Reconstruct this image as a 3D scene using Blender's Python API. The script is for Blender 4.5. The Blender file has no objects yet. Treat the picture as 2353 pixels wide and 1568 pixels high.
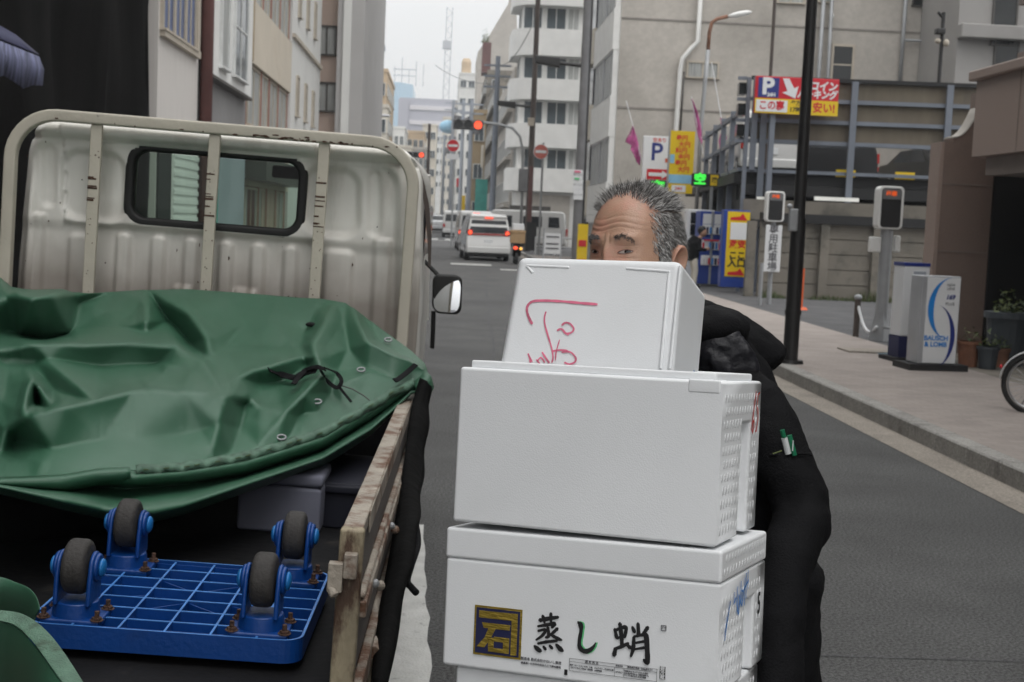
import bpy, bmesh, math, random
import numpy as np
from math import sin, cos, pi, radians, atan2, sqrt, exp
from mathutils import Vector, Matrix, Euler
random.seed(7); np.random.seed(7)
S = bpy.context.scene; COL = S.collection

# ------------------------------------------------------------------ camera, world, sun, exposure
CAM_H = 1.58
YAW, PITCH, ROLL = radians(3.11), radians(5.08), radians(2.45)
FPX, CX0, CY0 = 3080.0, 1176.5, 784.0           # photo measured on a 2353 x 1568 raster
cd = bpy.data.cameras.new('camera'); cam = bpy.data.objects.new('camera', cd); COL.objects.link(cam)
CR = Matrix.Rotation(-YAW, 3, 'Z') @ Matrix.Rotation(pi/2 - PITCH, 3, 'X') @ Matrix.Rotation(ROLL, 3, 'Z')
cam.matrix_world = Matrix.Translation((0, 0, CAM_H)) @ CR.to_4x4()
cd.sensor_fit = 'HORIZONTAL'; cd.sensor_width = 36; cd.lens = 36*FPX/2353
cd.clip_start = .05; cd.clip_end = 4000
cd.dof.use_dof = True; cd.dof.focus_distance = 2.25; cd.dof.aperture_fstop = 13
S.camera = cam
S.view_settings.view_transform = 'Standard'; S.view_settings.look = 'None'
S.view_settings.exposure = -.25; S.view_settings.gamma = 1.0
SUN_EL, SUN_ROT = radians(62), radians(150)
W = bpy.data.worlds.new('World'); S.world = W; W.use_nodes = True
nt = W.node_tree; nt.nodes.clear()
sky = nt.nodes.new('ShaderNodeTexSky'); sky.sky_type = 'NISHITA'; sky.sun_disc = False
sky.sun_elevation = SUN_EL; sky.sun_rotation = SUN_ROT; sky.dust_density = 4; sky.air_density = 1.2
hs = nt.nodes.new('ShaderNodeHueSaturation'); hs.inputs['Saturation'].default_value = .10
mx = nt.nodes.new('ShaderNodeMix'); mx.data_type = 'RGBA'; mx.inputs[0].default_value = .75     # thin even cloud over the clear-sky gradient
mx.inputs[7].default_value = (8.75, 8.75, 8.7, 1)
bg = nt.nodes.new('ShaderNodeBackground'); bg.inputs[1].default_value = .136
wo = nt.nodes.new('ShaderNodeOutputWorld')
nt.links.new(sky.outputs[0], hs.inputs['Color']); nt.links.new(hs.outputs[0], mx.inputs[6])
tcw = nt.nodes.new('ShaderNodeTexCoord'); spw = nt.nodes.new('ShaderNodeSeparateXYZ'); mrw = nt.nodes.new('ShaderNodeMapRange')      # overcast sky: about twice as bright overhead as at the horizon
nt.links.new(tcw.outputs['Generated'], spw.inputs[0]); nt.links.new(spw.outputs['Z'], mrw.inputs[0]); mrw.inputs[1].default_value = 0; mrw.inputs[2].default_value = 1; mrw.inputs[3].default_value = .86; mrw.inputs[4].default_value = 2.3
vmw = nt.nodes.new('ShaderNodeVectorMath'); vmw.operation = 'SCALE'; nt.links.new(mx.outputs[2], vmw.inputs[0]); nt.links.new(mrw.outputs[0], vmw.inputs['Scale']); nt.links.new(vmw.outputs[0], bg.inputs[0]); nt.links.new(bg.outputs[0], wo.inputs[0])
sl = bpy.data.lights.new('sun', 'SUN'); sl.energy = .5; sl.angle = radians(35); sl.color = (1, .97, .93)
so = bpy.data.objects.new('sun', sl); COL.objects.link(so)
sdir = Vector((sin(SUN_ROT)*cos(SUN_EL), cos(SUN_ROT)*cos(SUN_EL), sin(SUN_EL)))   # towards the sun
so.rotation_euler = sdir.to_track_quat('Z', 'Y').to_euler(); so.location = (0, 0, 30)

# ------------------------------------------------------------------ measuring helpers
def ray(px, py): return CR @ Vector(((px-CX0)/FPX, -(py-CY0)/FPX, -1))
CO = Vector((0, 0, CAM_H))
def at(px, py, d): return CO + ray(px, py)*d
def gp(px, py, z=0): r = ray(px, py); return CO + r*((z-CAM_H)/r.z)
def pX(px, py, X): r = ray(px, py); return CO + r*(X/r.x)
def pY(px, py, Y): r = ray(px, py); return CO + r*(Y/r.y)
def gz(y): return max(0, (y-60))*.009          # the street climbs gently beyond the crossing

# ------------------------------------------------------------------ materials
def mat(name, col, rough=.7, var=.12, scale=3., bump=0., bscale=40., metal=0., spec=.5, stain=None, stains=1.5, sthr=.55, coat=0, stretch=None, emit=None, es=1.):
    m = bpy.data.materials.new(name); m.use_nodes = True; t = m.node_tree; N = t.nodes; L = t.links
    b = N['Principled BSDF']; b.inputs['Roughness'].default_value = rough; b.inputs['Metallic'].default_value = metal
    b.inputs['Specular IOR Level'].default_value = spec; b.inputs['Coat Weight'].default_value = coat
    tc = N.new('ShaderNodeTexCoord'); src = tc.outputs['Object']
    if stretch:
        mp = N.new('ShaderNodeMapping'); mp.inputs['Scale'].default_value = stretch; L.new(src, mp.inputs[0]); src = mp.outputs[0]
    n = N.new('ShaderNodeTexNoise'); n.inputs['Scale'].default_value = scale; n.inputs['Detail'].default_value = 6; L.new(src, n.inputs['Vector'])
    r = N.new('ShaderNodeValToRGB'); c = col
    r.color_ramp.elements[0].color = tuple(x*(1-var) for x in c)+(1,); r.color_ramp.elements[1].color = tuple(min(1, x*(1+var)) for x in c)+(1,)
    r.color_ramp.elements[0].position = .3; r.color_ramp.elements[1].position = .7
    L.new(n.outputs['Fac'], r.inputs[0]); out = r.outputs[0]
    if stain:
        n2 = N.new('ShaderNodeTexNoise'); n2.inputs['Scale'].default_value = stains; n2.inputs['Detail'].default_value = 8; n2.inputs['Roughness'].default_value = .65; L.new(src, n2.inputs['Vector'])
        r2 = N.new('ShaderNodeValToRGB'); r2.color_ramp.elements[0].position = sthr; r2.color_ramp.elements[1].position = min(1, sthr+.12); L.new(n2.outputs['Fac'], r2.inputs[0])
        x = N.new('ShaderNodeMix'); x.data_type = 'RGBA'; L.new(r2.outputs[0], x.inputs[0]); L.new(out, x.inputs[6]); x.inputs[7].default_value = tuple(stain)+(1,); out = x.outputs[2]
    L.new(out, b.inputs['Base Color'])
    if bump:
        n3 = N.new('ShaderNodeTexNoise'); n3.inputs['Scale'].default_value = bscale; n3.inputs['Detail'].default_value = 4; L.new(src, n3.inputs['Vector'])
        bp = N.new('ShaderNodeBump'); bp.inputs['Strength'].default_value = min(1, bump); bp.inputs['Distance'].default_value = .01; L.new(n3.outputs['Fac'], bp.inputs['Height']); L.new(bp.outputs[0], b.inputs['Normal'])
    if emit: b.inputs['Emission Color'].default_value = tuple(emit)+(1,); b.inputs['Emission Strength'].default_value = es
    return m

M = {}
def mk(k, *a, **kw): M[k] = mat(k, *a, **kw)
mk('asphalt', (.098, .098, .097), .88, .22, 1.2, .9, 260, stain=(.072, .072, .073), stains=.30, sthr=.52)
mk('asphalt2', (.085, .085, .088), .88, .2, 1.5, .8, 200)
mk('kerb', (.30, .29, .27), .85, .15, 4, .4, 60, stain=(.18, .17, .16), stains=2)
mk('gutter', (.27, .24, .205), .85, .15, 2, .4, 60, stain=(.18, .16, .14), stains=1.2)
mk('roadpaint', (.55, .55, .53), .8, .12, 8, .6, 90, stain=(.16, .16, .16), stains=14, sthr=.62)
mk('concrete', (.455, .425, .385), .9, .08, .5, .3, 12, stain=(.37, .345, .31), stains=.22, sthr=.5)
mk('concrete_dark', (.19, .172, .145), .9, .15, 1.2, .4, 20, stain=(.10, .095, .08), stains=.9, sthr=.5)
mk('seam', (.25, .23, .21), .9)
mk('white_wall', (.66, .66, .64), .8, .05, .8)
mk('white_panel', (.72, .72, .70), .7, .06, 1.5)
mk('cream', (.62, .58, .50), .85, .08, .7, stain=(.5, .46, .4), stains=.3)
mk('rib_white', (.62, .59, .56), .8, .06, 2, stretch=(8, 8, .4))
mk('mortar', (.24, .235, .235), .9, .1, 1)
mk('beige', (.58, .52, .43), .85, .08, .6, stain=(.52, .45, .36), stains=.4)
mk('brick_tan', (.34, .26, .16), .9, .3, 18)
mk('red_steel', (.26, .075, .05), .6, .15, 2)
mk('redbrown', (.12, .05, .045), .6, .15, 2)
mk('pinktan', (.50, .39, .33), .85, .06, .8)
mk('greycol', (.40, .39, .385), .8, .06, .6)
mk('greycol2', (.30, .29, .28), .85, .08, .6, stain=(.26, .25, .24), stains=.3)
mk('bluegrey', (.34, .37, .42), .7, .1, .6)
mk('tan2', (.52, .40, .27), .8, .1, .6)
mk('glassblue', (.42, .58, .70), .3, .05, .05)
mk('office', (.40, .40, .45), .7, .05, .1)
mk('officeband', (.62, .60, .62), .7, .05, .1)
mk('net_black', (.005, .0047, .0045), .95, .35, 1.4, .5, 14, spec=.1, stretch=(1, 2.5, .25))
mk('glass', (.06, .075, .085), .08, .3, .7)
mk('glass_dark', (.015, .017, .018), .12, .3, 1)
mk('curtain', (.34, .35, .34), .5, .35, 3, stretch=(6, 6, .3))
mk('curtain_blue', (.05, .09, .22), .3, .5, 2, stretch=(3, 3, .3))
mk('frame_white', (.62, .63, .62), .5)
mk('frame_dark', (.06, .055, .05), .5)
mk('frame_beige', (.46, .41, .34), .6)
mk('alu', (.45, .46, .48), .4, .08, 3, metal=.4)
mk('steel_blue', (.16, .18, .215), .55, .12, 2)
mk('panel_tan', (.145, .122, .09), .8, .15, 1.2, stretch=(3, 3, .6), stain=(.11, .095, .075), stains=1)
mk('dark_steel', (.014, .014, .015), .7)
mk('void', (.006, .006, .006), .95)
mk('pole_black', (.016, .015, .015), .45, .15, 4)
mk('pole_brown', (.075, .058, .05), .55, .2, 3)
mk('pole_grey', (.16, .16, .165), .6, .15, 3)
mk('galv', (.33, .34, .35), .5, .1, 4, metal=.3)
mk('rusty', (.22, .11, .07), .8, .35, 6)
mk('granite', (.20, .145, .12), .5, .25, 90, stain=(.165, .12, .10), stains=.8)
mk('granite2', (.30, .225, .19), .5, .2, 90)
mk('lintel', (.21, .17, .15), .6)
mk('greenglass', (.16, .24, .20), .1)
mk('sign_white', (.72, .73, .74), .4, .02)
mk('sign_blue', (.02, .035, .20), .4, .03)
mk('sign_red', (.55, .012, .025), .4, .04)
mk('sign_yellow', (.72, .50, .01), .4, .05)
mk('ink_black', (.012, .012, .013), .6, .05)
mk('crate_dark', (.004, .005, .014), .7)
mk('ink_navy', (.012, .015, .07), .6, .05)
mk('gold', (.33, .235, .035), .42, .25, 40, .5, 60, metal=.45, stretch=(1, 1, 4))
mk('ink_pink', (.70, .17, .27), .7, .3, 30)
mk('ink_red', (.62, .035, .02), .7, .15, 40)
mk('ink_blue', (.06, .26, .68), .7, .3, 40)
mk('ink_green', (.12, .55, .22), .7)
mk('ink_grey', (.10, .10, .11), .7)
mk('sky_blue', (.02, .22, .62), .4)
mk('light_blue', (.25, .5, .68), .4)
mk('teal', (.05, .32, .27), .7, .15, 3)
mk('pink_cloth', (.50, .10, .29), .8, .3, 5, stain=(.72, .55, .62), stains=7, sthr=.56)
mk('vend_blue', (.015, .05, .28), .4, .05)
mk('plant', (.055, .085, .025), .6, .4, 12)
mk('plant2', (.13, .16, .05), .6, .3, 12)
mk('moss', (.075, .085, .035), .9, .4, 4)
mk('terracotta', (.22, .10, .06), .8, .2, 8)
mk('pot_grey', (.055, .065, .075), .6)
mk('orange', (.60, .10, .02), .5)
mk('car_white', (.62, .62, .61), .25, .03, 1, coat=.6)
mk('car_silver', (.50, .51, .52), .3, .03, 1, metal=.2, coat=.5)
mk('car_black', (.006, .006, .007), .3, .1, 1, coat=.1, spec=.3)
mk('car_glass', (.010, .012, .016), .1, spec=.35)
mk('tyre', (.018, .018, .018), .85, .2, 20)
mk('rim', (.40, .40, .41), .35, metal=.7)
mk('redlens', (.40, .015, .012), .3)
mk('lamp_red', (.8, .05, .02), .4, emit=(1, .10, .04), es=1.7)
mk('lamp_amber', (.8, .4, .05), .4, emit=(1, .5, .08), es=2.0)
mk('led_red', (.5, .05, .01), .4, emit=(1, .16, .03), es=.5)
mk('led_green', (.05, .6, .05), .4, emit=(.06, 1, .09), es=.95)
mk('tube_white', (.7, .7, .66), .4, emit=(1, 1, .94), es=.25)
mk('carton', (.38, .25, .13), .8, .12, 5)
mk('eps', (.80, .815, .83), .62, .02, 7, .10, 900, spec=.35, stain=(.71, .72, .725), stains=3.2, sthr=.60)
mk('eps_side', (.74, .76, .785), .6, .03, 9, .5, 420, spec=.35)
t_ = M['eps'].node_tree; N_ = t_.nodes; b_ = N_['Principled BSDF']; vo = N_.new('ShaderNodeTexVoronoi'); vo.inputs['Scale'].default_value = 420; tcn = N_.new('ShaderNodeTexCoord'); t_.links.new(tcn.outputs['Object'], vo.inputs['Vector'])
bpn = N_.new('ShaderNodeBump'); bpn.inputs['Strength'].default_value = .12; bpn.inputs['Distance'].default_value = .0012; bpn.invert = True; t_.links.new(vo.outputs['Distance'], bpn.inputs['Height']); t_.links.new(bpn.outputs[0], b_.inputs['Normal'])
mk('skin', (.46, .28, .195), .40, .10, 26, .16, 330, stain=(.50, .265, .19), stains=14, sthr=.5)
_b = M['skin'].node_tree.nodes['Principled BSDF']; _b.inputs['Subsurface Weight'].default_value = .12; _b.inputs['Subsurface Radius'].default_value = (.009, .004, .002); _b.inputs['Subsurface Scale'].default_value = 1
mk('skin_dark', (.20, .10, .075), .55, .2, 60)
mk('hair_dark', (.055, .050, .048), .55, .3, 50)
mk('hair_mid', (.21, .205, .20), .5, .3, 50)
mk('hair_light', (.50, .49, .475), .45, .2, 50)
mk('scalp', (.15, .115, .095), .7, .3, 90)
mk('eye_white', (.34, .29, .26), .2)
mk('iris', (.016, .010, .008), .08)
mk('jacket', (.0055, .0055, .0065), .8, .25, 8, .35, 260, spec=.14)
mk('jacket_sheen', (.010, .010, .015), .5, .25, 8, .3, 90, spec=.5)
mk('trousers', (.012, .012, .014), .85, .2, 8)
mk('pen_green', (.01, .16, .075), .3)
mk('pen_white', (.62, .64, .64), .35)
mk('dolly_blue', (.002, .045, .215), .38, .10, 9, .15, 80, stain=(.006, .045, .20), stains=7, sthr=.6)
mk('dolly_cap', (.012, .15, .42), .38, .1, 20)
mk('caster', (.034, .031, .029), .75, .18, 30, .3, 120)
mk('rust_bolt', (.075, .038, .024), .85, .5, 90, .6, 150)
mk('strap', (.006, .006, .007), .8, .3, 60, .4, 300, spec=.15)
mk('rope', (.09, .09, .085), .85, .3, 60)
mk('rubber', (.010, .010, .010), .6)
mk('mirror', (.82, .84, .86), .03, .01, metal=1)
mk('bed_dark', (.008, .008, .009), .75, .3, 5, .3, 30, stain=(.03, .027, .025), stains=5, sthr=.62, spec=.15)
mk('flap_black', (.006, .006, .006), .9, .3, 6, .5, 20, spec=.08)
mk('gate_board', (.115, .102, .095), .75, .15, 3, .3, 30, stretch=(1, .3, 3), stain=(.07, .055, .045), stains=3, sthr=.58)
mk('gate_metal', (.29, .245, .165), .6, .25, 14, .5, 60, stain=(.075, .042, .026), stains=9, sthr=.47, stretch=(1.4, 1, .6))
mk('gate_rust', (.335, .295, .245), .6, .25, 9, .5, 70, stain=(.14, .07, .04), stains=10, sthr=.47)
mk('cab_paint', (.62, .61, .575), .45, .07, 2.5, .06, 30, stain=(.40, .37, .335), stains=1.6, sthr=.52)
mk('frame_paint', (.52, .485, .405), .5, .08, 6, .15, 60, stain=(.035, .028, .02), stains=16, sthr=.66)
mk('eps_shade', (.15, .155, .20), .7)  # white foam with the shade under the tarpaulin put into its colour
mk('dolly_rib', (.06, .21, .55), .45, .25, 30, stain=(.10, .18, .42), stains=26, sthr=.58)
def tarp_material():
    m = mat('tarp', (.040, .122, .072), .36, .10, 2.2, .30, 900, spec=.5, stain=(.054, .138, .088), stains=2.6, sthr=.5)
    t = m.node_tree; b = t.nodes['Principled BSDF']; b.inputs['Coat Weight'].default_value = .12; b.inputs['Coat Roughness'].default_value = .3
    return m
M['tarp'] = tarp_material()
M['tarp_hem'] = mat('tarp_hem', (.085, .165, .115), .6, .3, 30, .4, 300, stain=(.05, .09, .06), stains=18, sthr=.55)
def paving(name, base, joint, bw=.2, bh=.1):
    m = mat(name, base, .85, .2, 2.0, .0, 40); t = m.node_tree; N = t.nodes; L = t.links; b = N['Principled BSDF']
    tc = N.new('ShaderNodeTexCoord'); br = N.new('ShaderNodeTexBrick'); L.new(tc.outputs['Object'], br.inputs[0])
    br.inputs['Scale'].default_value = 1; br.inputs['Brick Width'].default_value = bw; br.inputs['Row Height'].default_value = bh; br.inputs['Mortar Size'].default_value = .006
    br.inputs['Color1'].default_value = tuple(base)+(1,); br.inputs['Color2'].default_value = tuple(x*.78 for x in base)+(1,); br.inputs['Mortar'].default_value = tuple(joint)+(1,)
    old = b.inputs['Base Color'].links[0].from_socket
    mxn = N.new('ShaderNodeMix'); mxn.data_type = 'RGBA'; mxn.inputs[0].default_value = .55; L.new(old, mxn.inputs[6]); L.new(br.outputs[0], mxn.inputs[7]); L.new(mxn.outputs[2], b.inputs['Base Color'])
    return m
def speckle(key, scale, amp):
    t = M[key].node_tree; N = t.nodes; L = t.links; b = N['Principled BSDF']; src = b.inputs['Base Color'].links[0].from_socket; tc = N.new('ShaderNodeTexCoord')
    n = N.new('ShaderNodeTexNoise'); n.inputs['Scale'].default_value = scale; n.inputs['Detail'].default_value = 3; n.inputs['Roughness'].default_value = .8; L.new(tc.outputs['Object'], n.inputs['Vector'])
    mr = N.new('ShaderNodeMapRange'); mr.inputs[1].default_value = .40; mr.inputs[2].default_value = .60; mr.inputs[3].default_value = 1-amp; mr.inputs[4].default_value = 1+amp; L.new(n.outputs['Fac'], mr.inputs[0])
    v = N.new('ShaderNodeVectorMath'); v.operation = 'SCALE'; L.new(src, v.inputs[0]); L.new(mr.outputs[0], v.inputs['Scale']); L.new(v.outputs[0], b.inputs['Base Color'])
speckle('asphalt', 75, .55); speckle('asphalt2', 60, .45); speckle('gutter', 60, .3); speckle('kerb', 70, .25); speckle('concrete', 3.5, .06)
M['paving'] = paving('paving', (.315, .275, .250), (.19, .172, .16))

# ------------------------------------------------------------------ mesh helpers
class MB:
    def __init__(s): s.v = []; s.f = []; s.m = []
    def add(s, V, Fs, mi=0):
        o = len(s.v); s.v += [Vector(p) for p in V]; s.f += [[i+o for i in q] for q in Fs]; s.m += [mi]*len(Fs); return s
    def bb(s, x0, x1, y0, y1, z0, z1, mi=0):
        return s.add([(x0,y0,z0),(x1,y0,z0),(x1,y1,z0),(x0,y1,z0),(x0,y0,z1),(x1,y0,z1),(x1,y1,z1),(x0,y1,z1)],
                     [(0,3,2,1),(4,5,6,7),(0,1,5,4),(1,2,6,5),(2,3,7,6),(3,0,4,7)], mi)
    def box(s, c, d, R=None, mi=0):
        o = len(s.v); s.bb(-d[0]/2, d[0]/2, -d[1]/2, d[1]/2, -d[2]/2, d[2]/2, mi)
        for i in range(o, len(s.v)):
            p = s.v[i]; s.v[i] = (R @ p if R else p) + Vector(c)
        return s
    def cyl(s, p0, p1, r0, r1=None, n=14, mi=0, caps=True):
        p0, p1 = Vector(p0), Vector(p1); r1 = r0 if r1 is None else r1
        q = (p1-p0).to_track_quat('Z', 'Y'); V = []
        for p, r in ((p0, r0), (p1, r1)):
            for i in range(n): V.append(p + q @ Vector((cos(2*pi*i/n)*r, sin(2*pi*i/n)*r, 0)))
        Fs = [(i, (i+1) % n, n+(i+1) % n, n+i) for i in range(n)]
        if caps: Fs += [tuple(range(n-1, -1, -1)), tuple(range(n, 2*n))]
        return s.add(V, Fs, mi)
    def tube(s, P, r, n=8, mi=0, flat=None):
        P = [Vector(p) for p in P]; k = len(P); rr = r if isinstance(r, (list, tuple)) else [r]*k; V = []
        up = Vector((0, 0, 1)); px = None
        for i, p in enumerate(P):
            t = (P[min(i+1, k-1)]-P[max(i-1, 0)]).normalized()
            if px is None:
                px = t.cross(up); px = px.normalized() if px.length > 1e-3 else Vector((1, 0, 0))
            px = (px - t*px.dot(t)).normalized(); py = t.cross(px)
            a, b = (rr[i], rr[i]) if flat is None else (rr[i], flat)
            for j in range(n): V.append(p + px*cos(2*pi*j/n)*a + py*sin(2*pi*j/n)*b)
        Fs = [(i*n+j, i*n+(j+1) % n, (i+1)*n+(j+1) % n, (i+1)*n+j) for i in range(k-1) for j in range(n)]
        Fs += [tuple(range(n-1, -1, -1)), tuple(range((k-1)*n, k*n))]
        return s.add(V, Fs, mi)
    def prism(s, poly, a, b, axis='y', mi=0):
        # polygon in the plane normal to axis, extruded from a to b
        f = {'y': lambda u, w, t: (u, t, w), 'x': lambda u, w, t: (t, u, w), 'z': lambda u, w, t: (u, w, t)}[axis]
        n = len(poly); V = [f(u, w, a) for u, w in poly]+[f(u, w, b) for u, w in poly]
        return s.add(V, [tuple(range(n)), tuple(range(2*n-1, n-1, -1))]+[(i, n+i, n+(i+1) % n, (i+1) % n) for i in range(n)], mi)
    def ell(s, c, r, n=20, k=12, R=None, mi=0):
        V = []; c = Vector(c); r = r if isinstance(r, (list, tuple)) else (r, r, r)
        for i in range(k+1):
            t = pi*i/k
            for j in range(n):
                p = Vector((sin(t)*cos(2*pi*j/n)*r[0], sin(t)*sin(2*pi*j/n)*r[1], cos(t)*r[2])); V.append(c+(R @ p if R else p))
        return s.add(V, [(i*n+j, (i+1)*n+j, (i+1)*n+(j+1) % n, i*n+(j+1) % n) for i in range(k) for j in range(n)], mi)
    def grid(s, G, mi=0):
        k, n = len(G), len(G[0])
        return s.add([p for r in G for p in r], [(i*n+j, i*n+j+1, (i+1)*n+j+1, (i+1)*n+j) for i in range(k-1) for j in range(n-1)], mi)
MW = {}
def tagp(o, label=None, cat=None, group=None, kind=None):
    if label: o['label'] = label
    if cat: o['category'] = cat
    if group: o['group'] = group
    if kind: o['kind'] = kind
    return o
def empty(name, label, cat, loc, rot=(0, 0, 0), group=None):
    o = bpy.data.objects.new(name, None); COL.objects.link(o); o.empty_display_size = .1
    o.location = loc; o.rotation_euler = rot
    MW[o] = Matrix.Translation(loc) @ Euler(rot).to_matrix().to_4x4()
    return tagp(o, label, cat, group)
def build(mb, name, mats, parent=None, world=False, smooth=False, bevel=0, seg=2, solid=0, T=None, sub=0, label=None, weld=False):
    me = bpy.data.meshes.new(name); V = mb.v
    if T is not None: V = [T @ p for p in V]
    if world and parent is not None: Mi = MW[parent].inverted(); V = [Mi @ p for p in V]
    me.from_pydata([tuple(p) for p in V], [], mb.f)
    for m in (mats if isinstance(mats, (list, tuple)) else [mats]): me.materials.append(M[m] if isinstance(m, str) else m)
    for p, i in zip(me.polygons, mb.m): p.material_index = i; p.use_smooth = smooth
    bm = bmesh.new(); bm.from_mesh(me)
    if weld: bmesh.ops.remove_doubles(bm, verts=bm.verts, dist=1e-5)
    bmesh.ops.recalc_face_normals(bm, faces=bm.faces); bm.to_mesh(me); bm.free()
    o = bpy.data.objects.new(name, me); COL.objects.link(o)
    if parent is not None: o.parent = parent; MW[o] = MW[parent]
    else: MW[o] = Matrix.Identity(4)
    if bevel:
        b = o.modifiers.new('bevel', 'BEVEL'); b.width = bevel; b.segments = seg; b.limit_method = 'ANGLE'; b.angle_limit = radians(35); b.harden_normals = False
        if seg > 1:
            for p in me.polygons: p.use_smooth = True
            w = o.modifiers.new('wn', 'WEIGHTED_NORMAL'); w.keep_sharp = True
    if solid: q = o.modifiers.new('solid', 'SOLIDIFY'); q.thickness = solid; q.offset = 0
    if sub: q = o.modifiers.new('sub', 'SUBSURF'); q.levels = sub; q.render_levels = sub
    if label: o['label'] = label
    return o
def struct(mb, name, m, **kw): o = build(mb, name, m, **kw); o['kind'] = 'structure'; return o
def txt(body, name, m, parent, T, size, bold=0., ext=.0008, shear=0., align='CENTER', sx=1., spacing=1.):
    c = bpy.data.curves.new(name, 'FONT'); c.body = body; c.size = size; c.align_x = align; c.align_y = 'CENTER'; c.offset = bold; c.extrude = ext; c.shear = shear; c.space_line = spacing; c.resolution_u = 3
    o = bpy.data.objects.new(name, c); COL.objects.link(o); dg = bpy.context.evaluated_depsgraph_get()
    me = bpy.data.meshes.new_from_object(o.evaluated_get(dg)); bpy.data.objects.remove(o); bpy.data.curves.remove(c)
    me.materials.clear(); me.materials.append(M[m] if isinstance(m, str) else m)
    me.transform(T @ Matrix.Diagonal((sx, 1, 1, 1)))
    o = bpy.data.objects.new(name, me); COL.objects.link(o)
    if parent is not None: o.parent = parent; MW[o] = MW[parent]
    return o
RX90 = Matrix.Rotation(pi/2, 4, 'X')       # text in the XZ plane, read from -Y
def TS(x, y, z, rz=0): return Matrix.Translation((x, y, z)) @ Matrix.Rotation(rz, 4, 'Z') @ RX90
def stroke(mb, P, w, T, mi=0, t=.0006):
    # hand-drawn marker stroke: a thin ribbon in local XZ, mapped by T
    P = [Vector((p[0], 0, p[1])) for p in P]; k = len(P); L = []; R_ = []
    for i, p in enumerate(P):
        d = (P[min(i+1, k-1)]-P[max(i-1, 0)]).normalized(); n = Vector((-d.z, 0, d.x)); ww = w*(.75+.4*random.random())*(.6 if i in (0, k-1) else 1)
        L.append(p+n*ww/2); R_.append(p-n*ww/2)
    V = [T @ Vector((p.x, -t, p.z)) for p in L+R_]
    mb.add(V, [(i, i+1, k+i+1, k+i) for i in range(k-1)], mi)
def smooth_line(P, k=6):
    P = [Vector(p) for p in P]; out = []
    for i in range(len(P)-1):
        a, b, c, d = P[max(i-1, 0)], P[i], P[i+1], P[min(i+2, len(P)-1)]
        for j in range(k):
            t = j/k; out.append(.5*((2*b)+(c-a)*t+(2*a-5*b+4*c-d)*t*t+(3*b-a-3*c+d)*t**3))
    return out+[P[-1]]
def copy_tree(o, parent=None):
    c = o.copy(); COL.objects.link(c)
    if parent is not None: c.parent = parent
    for ch in list(o.children): copy_tree(ch, c)
    return c
_wc = {}
def window(parent, x, y, z, w, h, rz=0, fm='frame_white', gm='glass', mull=1, bars=0, fw=.06, dep=.07, name='window'):
    key = (round(w, 2), round(h, 2), fm, gm, mull, bars, fw, name)
    if key not in _wc:
        f = MB(); f.bb(-w/2, -w/2+fw, -dep, 0, -h/2, h/2); f.bb(w/2-fw, w/2, -dep, 0, -h/2, h/2)
        f.bb(-w/2+fw, w/2-fw, -dep, 0, h/2-fw, h/2); f.bb(-w/2-.03, w/2+.03, -dep-.05, 0, -h/2-fw*.7, -h/2)
        for i in range(mull): cx = -w/2+w*(i+1)/(mull+1); f.bb(cx-fw*.4, cx+fw*.4, -dep+.01, -.004, -h/2, h/2-fw)
        for i in range(bars): cz = -h/2+h*(i+1)/(bars+1); f.bb(-w/2+fw, w/2-fw, -dep+.015, -.006, cz-fw*.3, cz+fw*.3)
        fo = build(f, name, fm, parent)
        p = MB().bb(-w/2+fw*.6, w/2-fw*.6, -dep+.035, -.002, -h/2, h/2-fw*.6); po = build(p, 'pane', gm, fo)
        _wc[key] = (fo.data, po.data)
    else:
        a, b = _wc[key]; fo = bpy.data.objects.new(name, a); COL.objects.link(fo); fo.parent = parent
        po = bpy.data.objects.new('pane', b); COL.objects.link(po); po.parent = fo
    fo.location = (x, y, z); fo.rotation_euler = (0, 0, rz); MW[fo] = MW[parent]
    return fo
# ================================================================== SETTING: ground, kerb, pavements
def sheet(name, m, x0, x1, ys, dz=0.):
    b = MB(); V = []
    for y in ys: V += [(x0, y, gz(y)+dz), (x1, y, gz(y)+dz)]
    b.add(V, [(2*i, 2*i+1, 2*i+3, 2*i+2) for i in range(len(ys)-1)]); return struct(b, name, m)
YS = [-40, 0, 30, 60, 100, 180, 300, 500]
sheet('ground', 'asphalt2', -900, 900, [-900, -40, 0, 30, 60, 100, 180, 300, 500, 2600], -.012)
sheet('road', 'asphalt', -4.0, 3.45, YS)
sheet('gutter', 'gutter', 3.452, 3.75, YS, .003)
k = MB(); kx = (3.75, 3.92); y = -40.0
while y < 60:                                    # kerb stones with small joints
    k.bb(kx[0], kx[1], y+.004, y+.596, -.05, .135); y += .6
k.bb(kx[0], kx[1], 62, 300, -.05, .135+gz(180)*0)
struct(k, 'kerb', 'kerb', bevel=.012, seg=1)
p = MB(); p.bb(3.923, 6.03, -40, 60, -.04, .13); struct(p, 'pavement', 'paving')
p = MB(); p.bb(6.033, 30, 17.6, 60, -.04, .118); struct(p, 'parking_apron', 'asphalt2')
p = MB(); p.bb(6.033, 30, -40, 17.597, -.04, .128); struct(p, 'forecourt', 'concrete_dark')
p = MB(); p.bb(-6, -4.0, -40, 300, -.04, .12); struct(p, 'pavement', 'paving')
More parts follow.
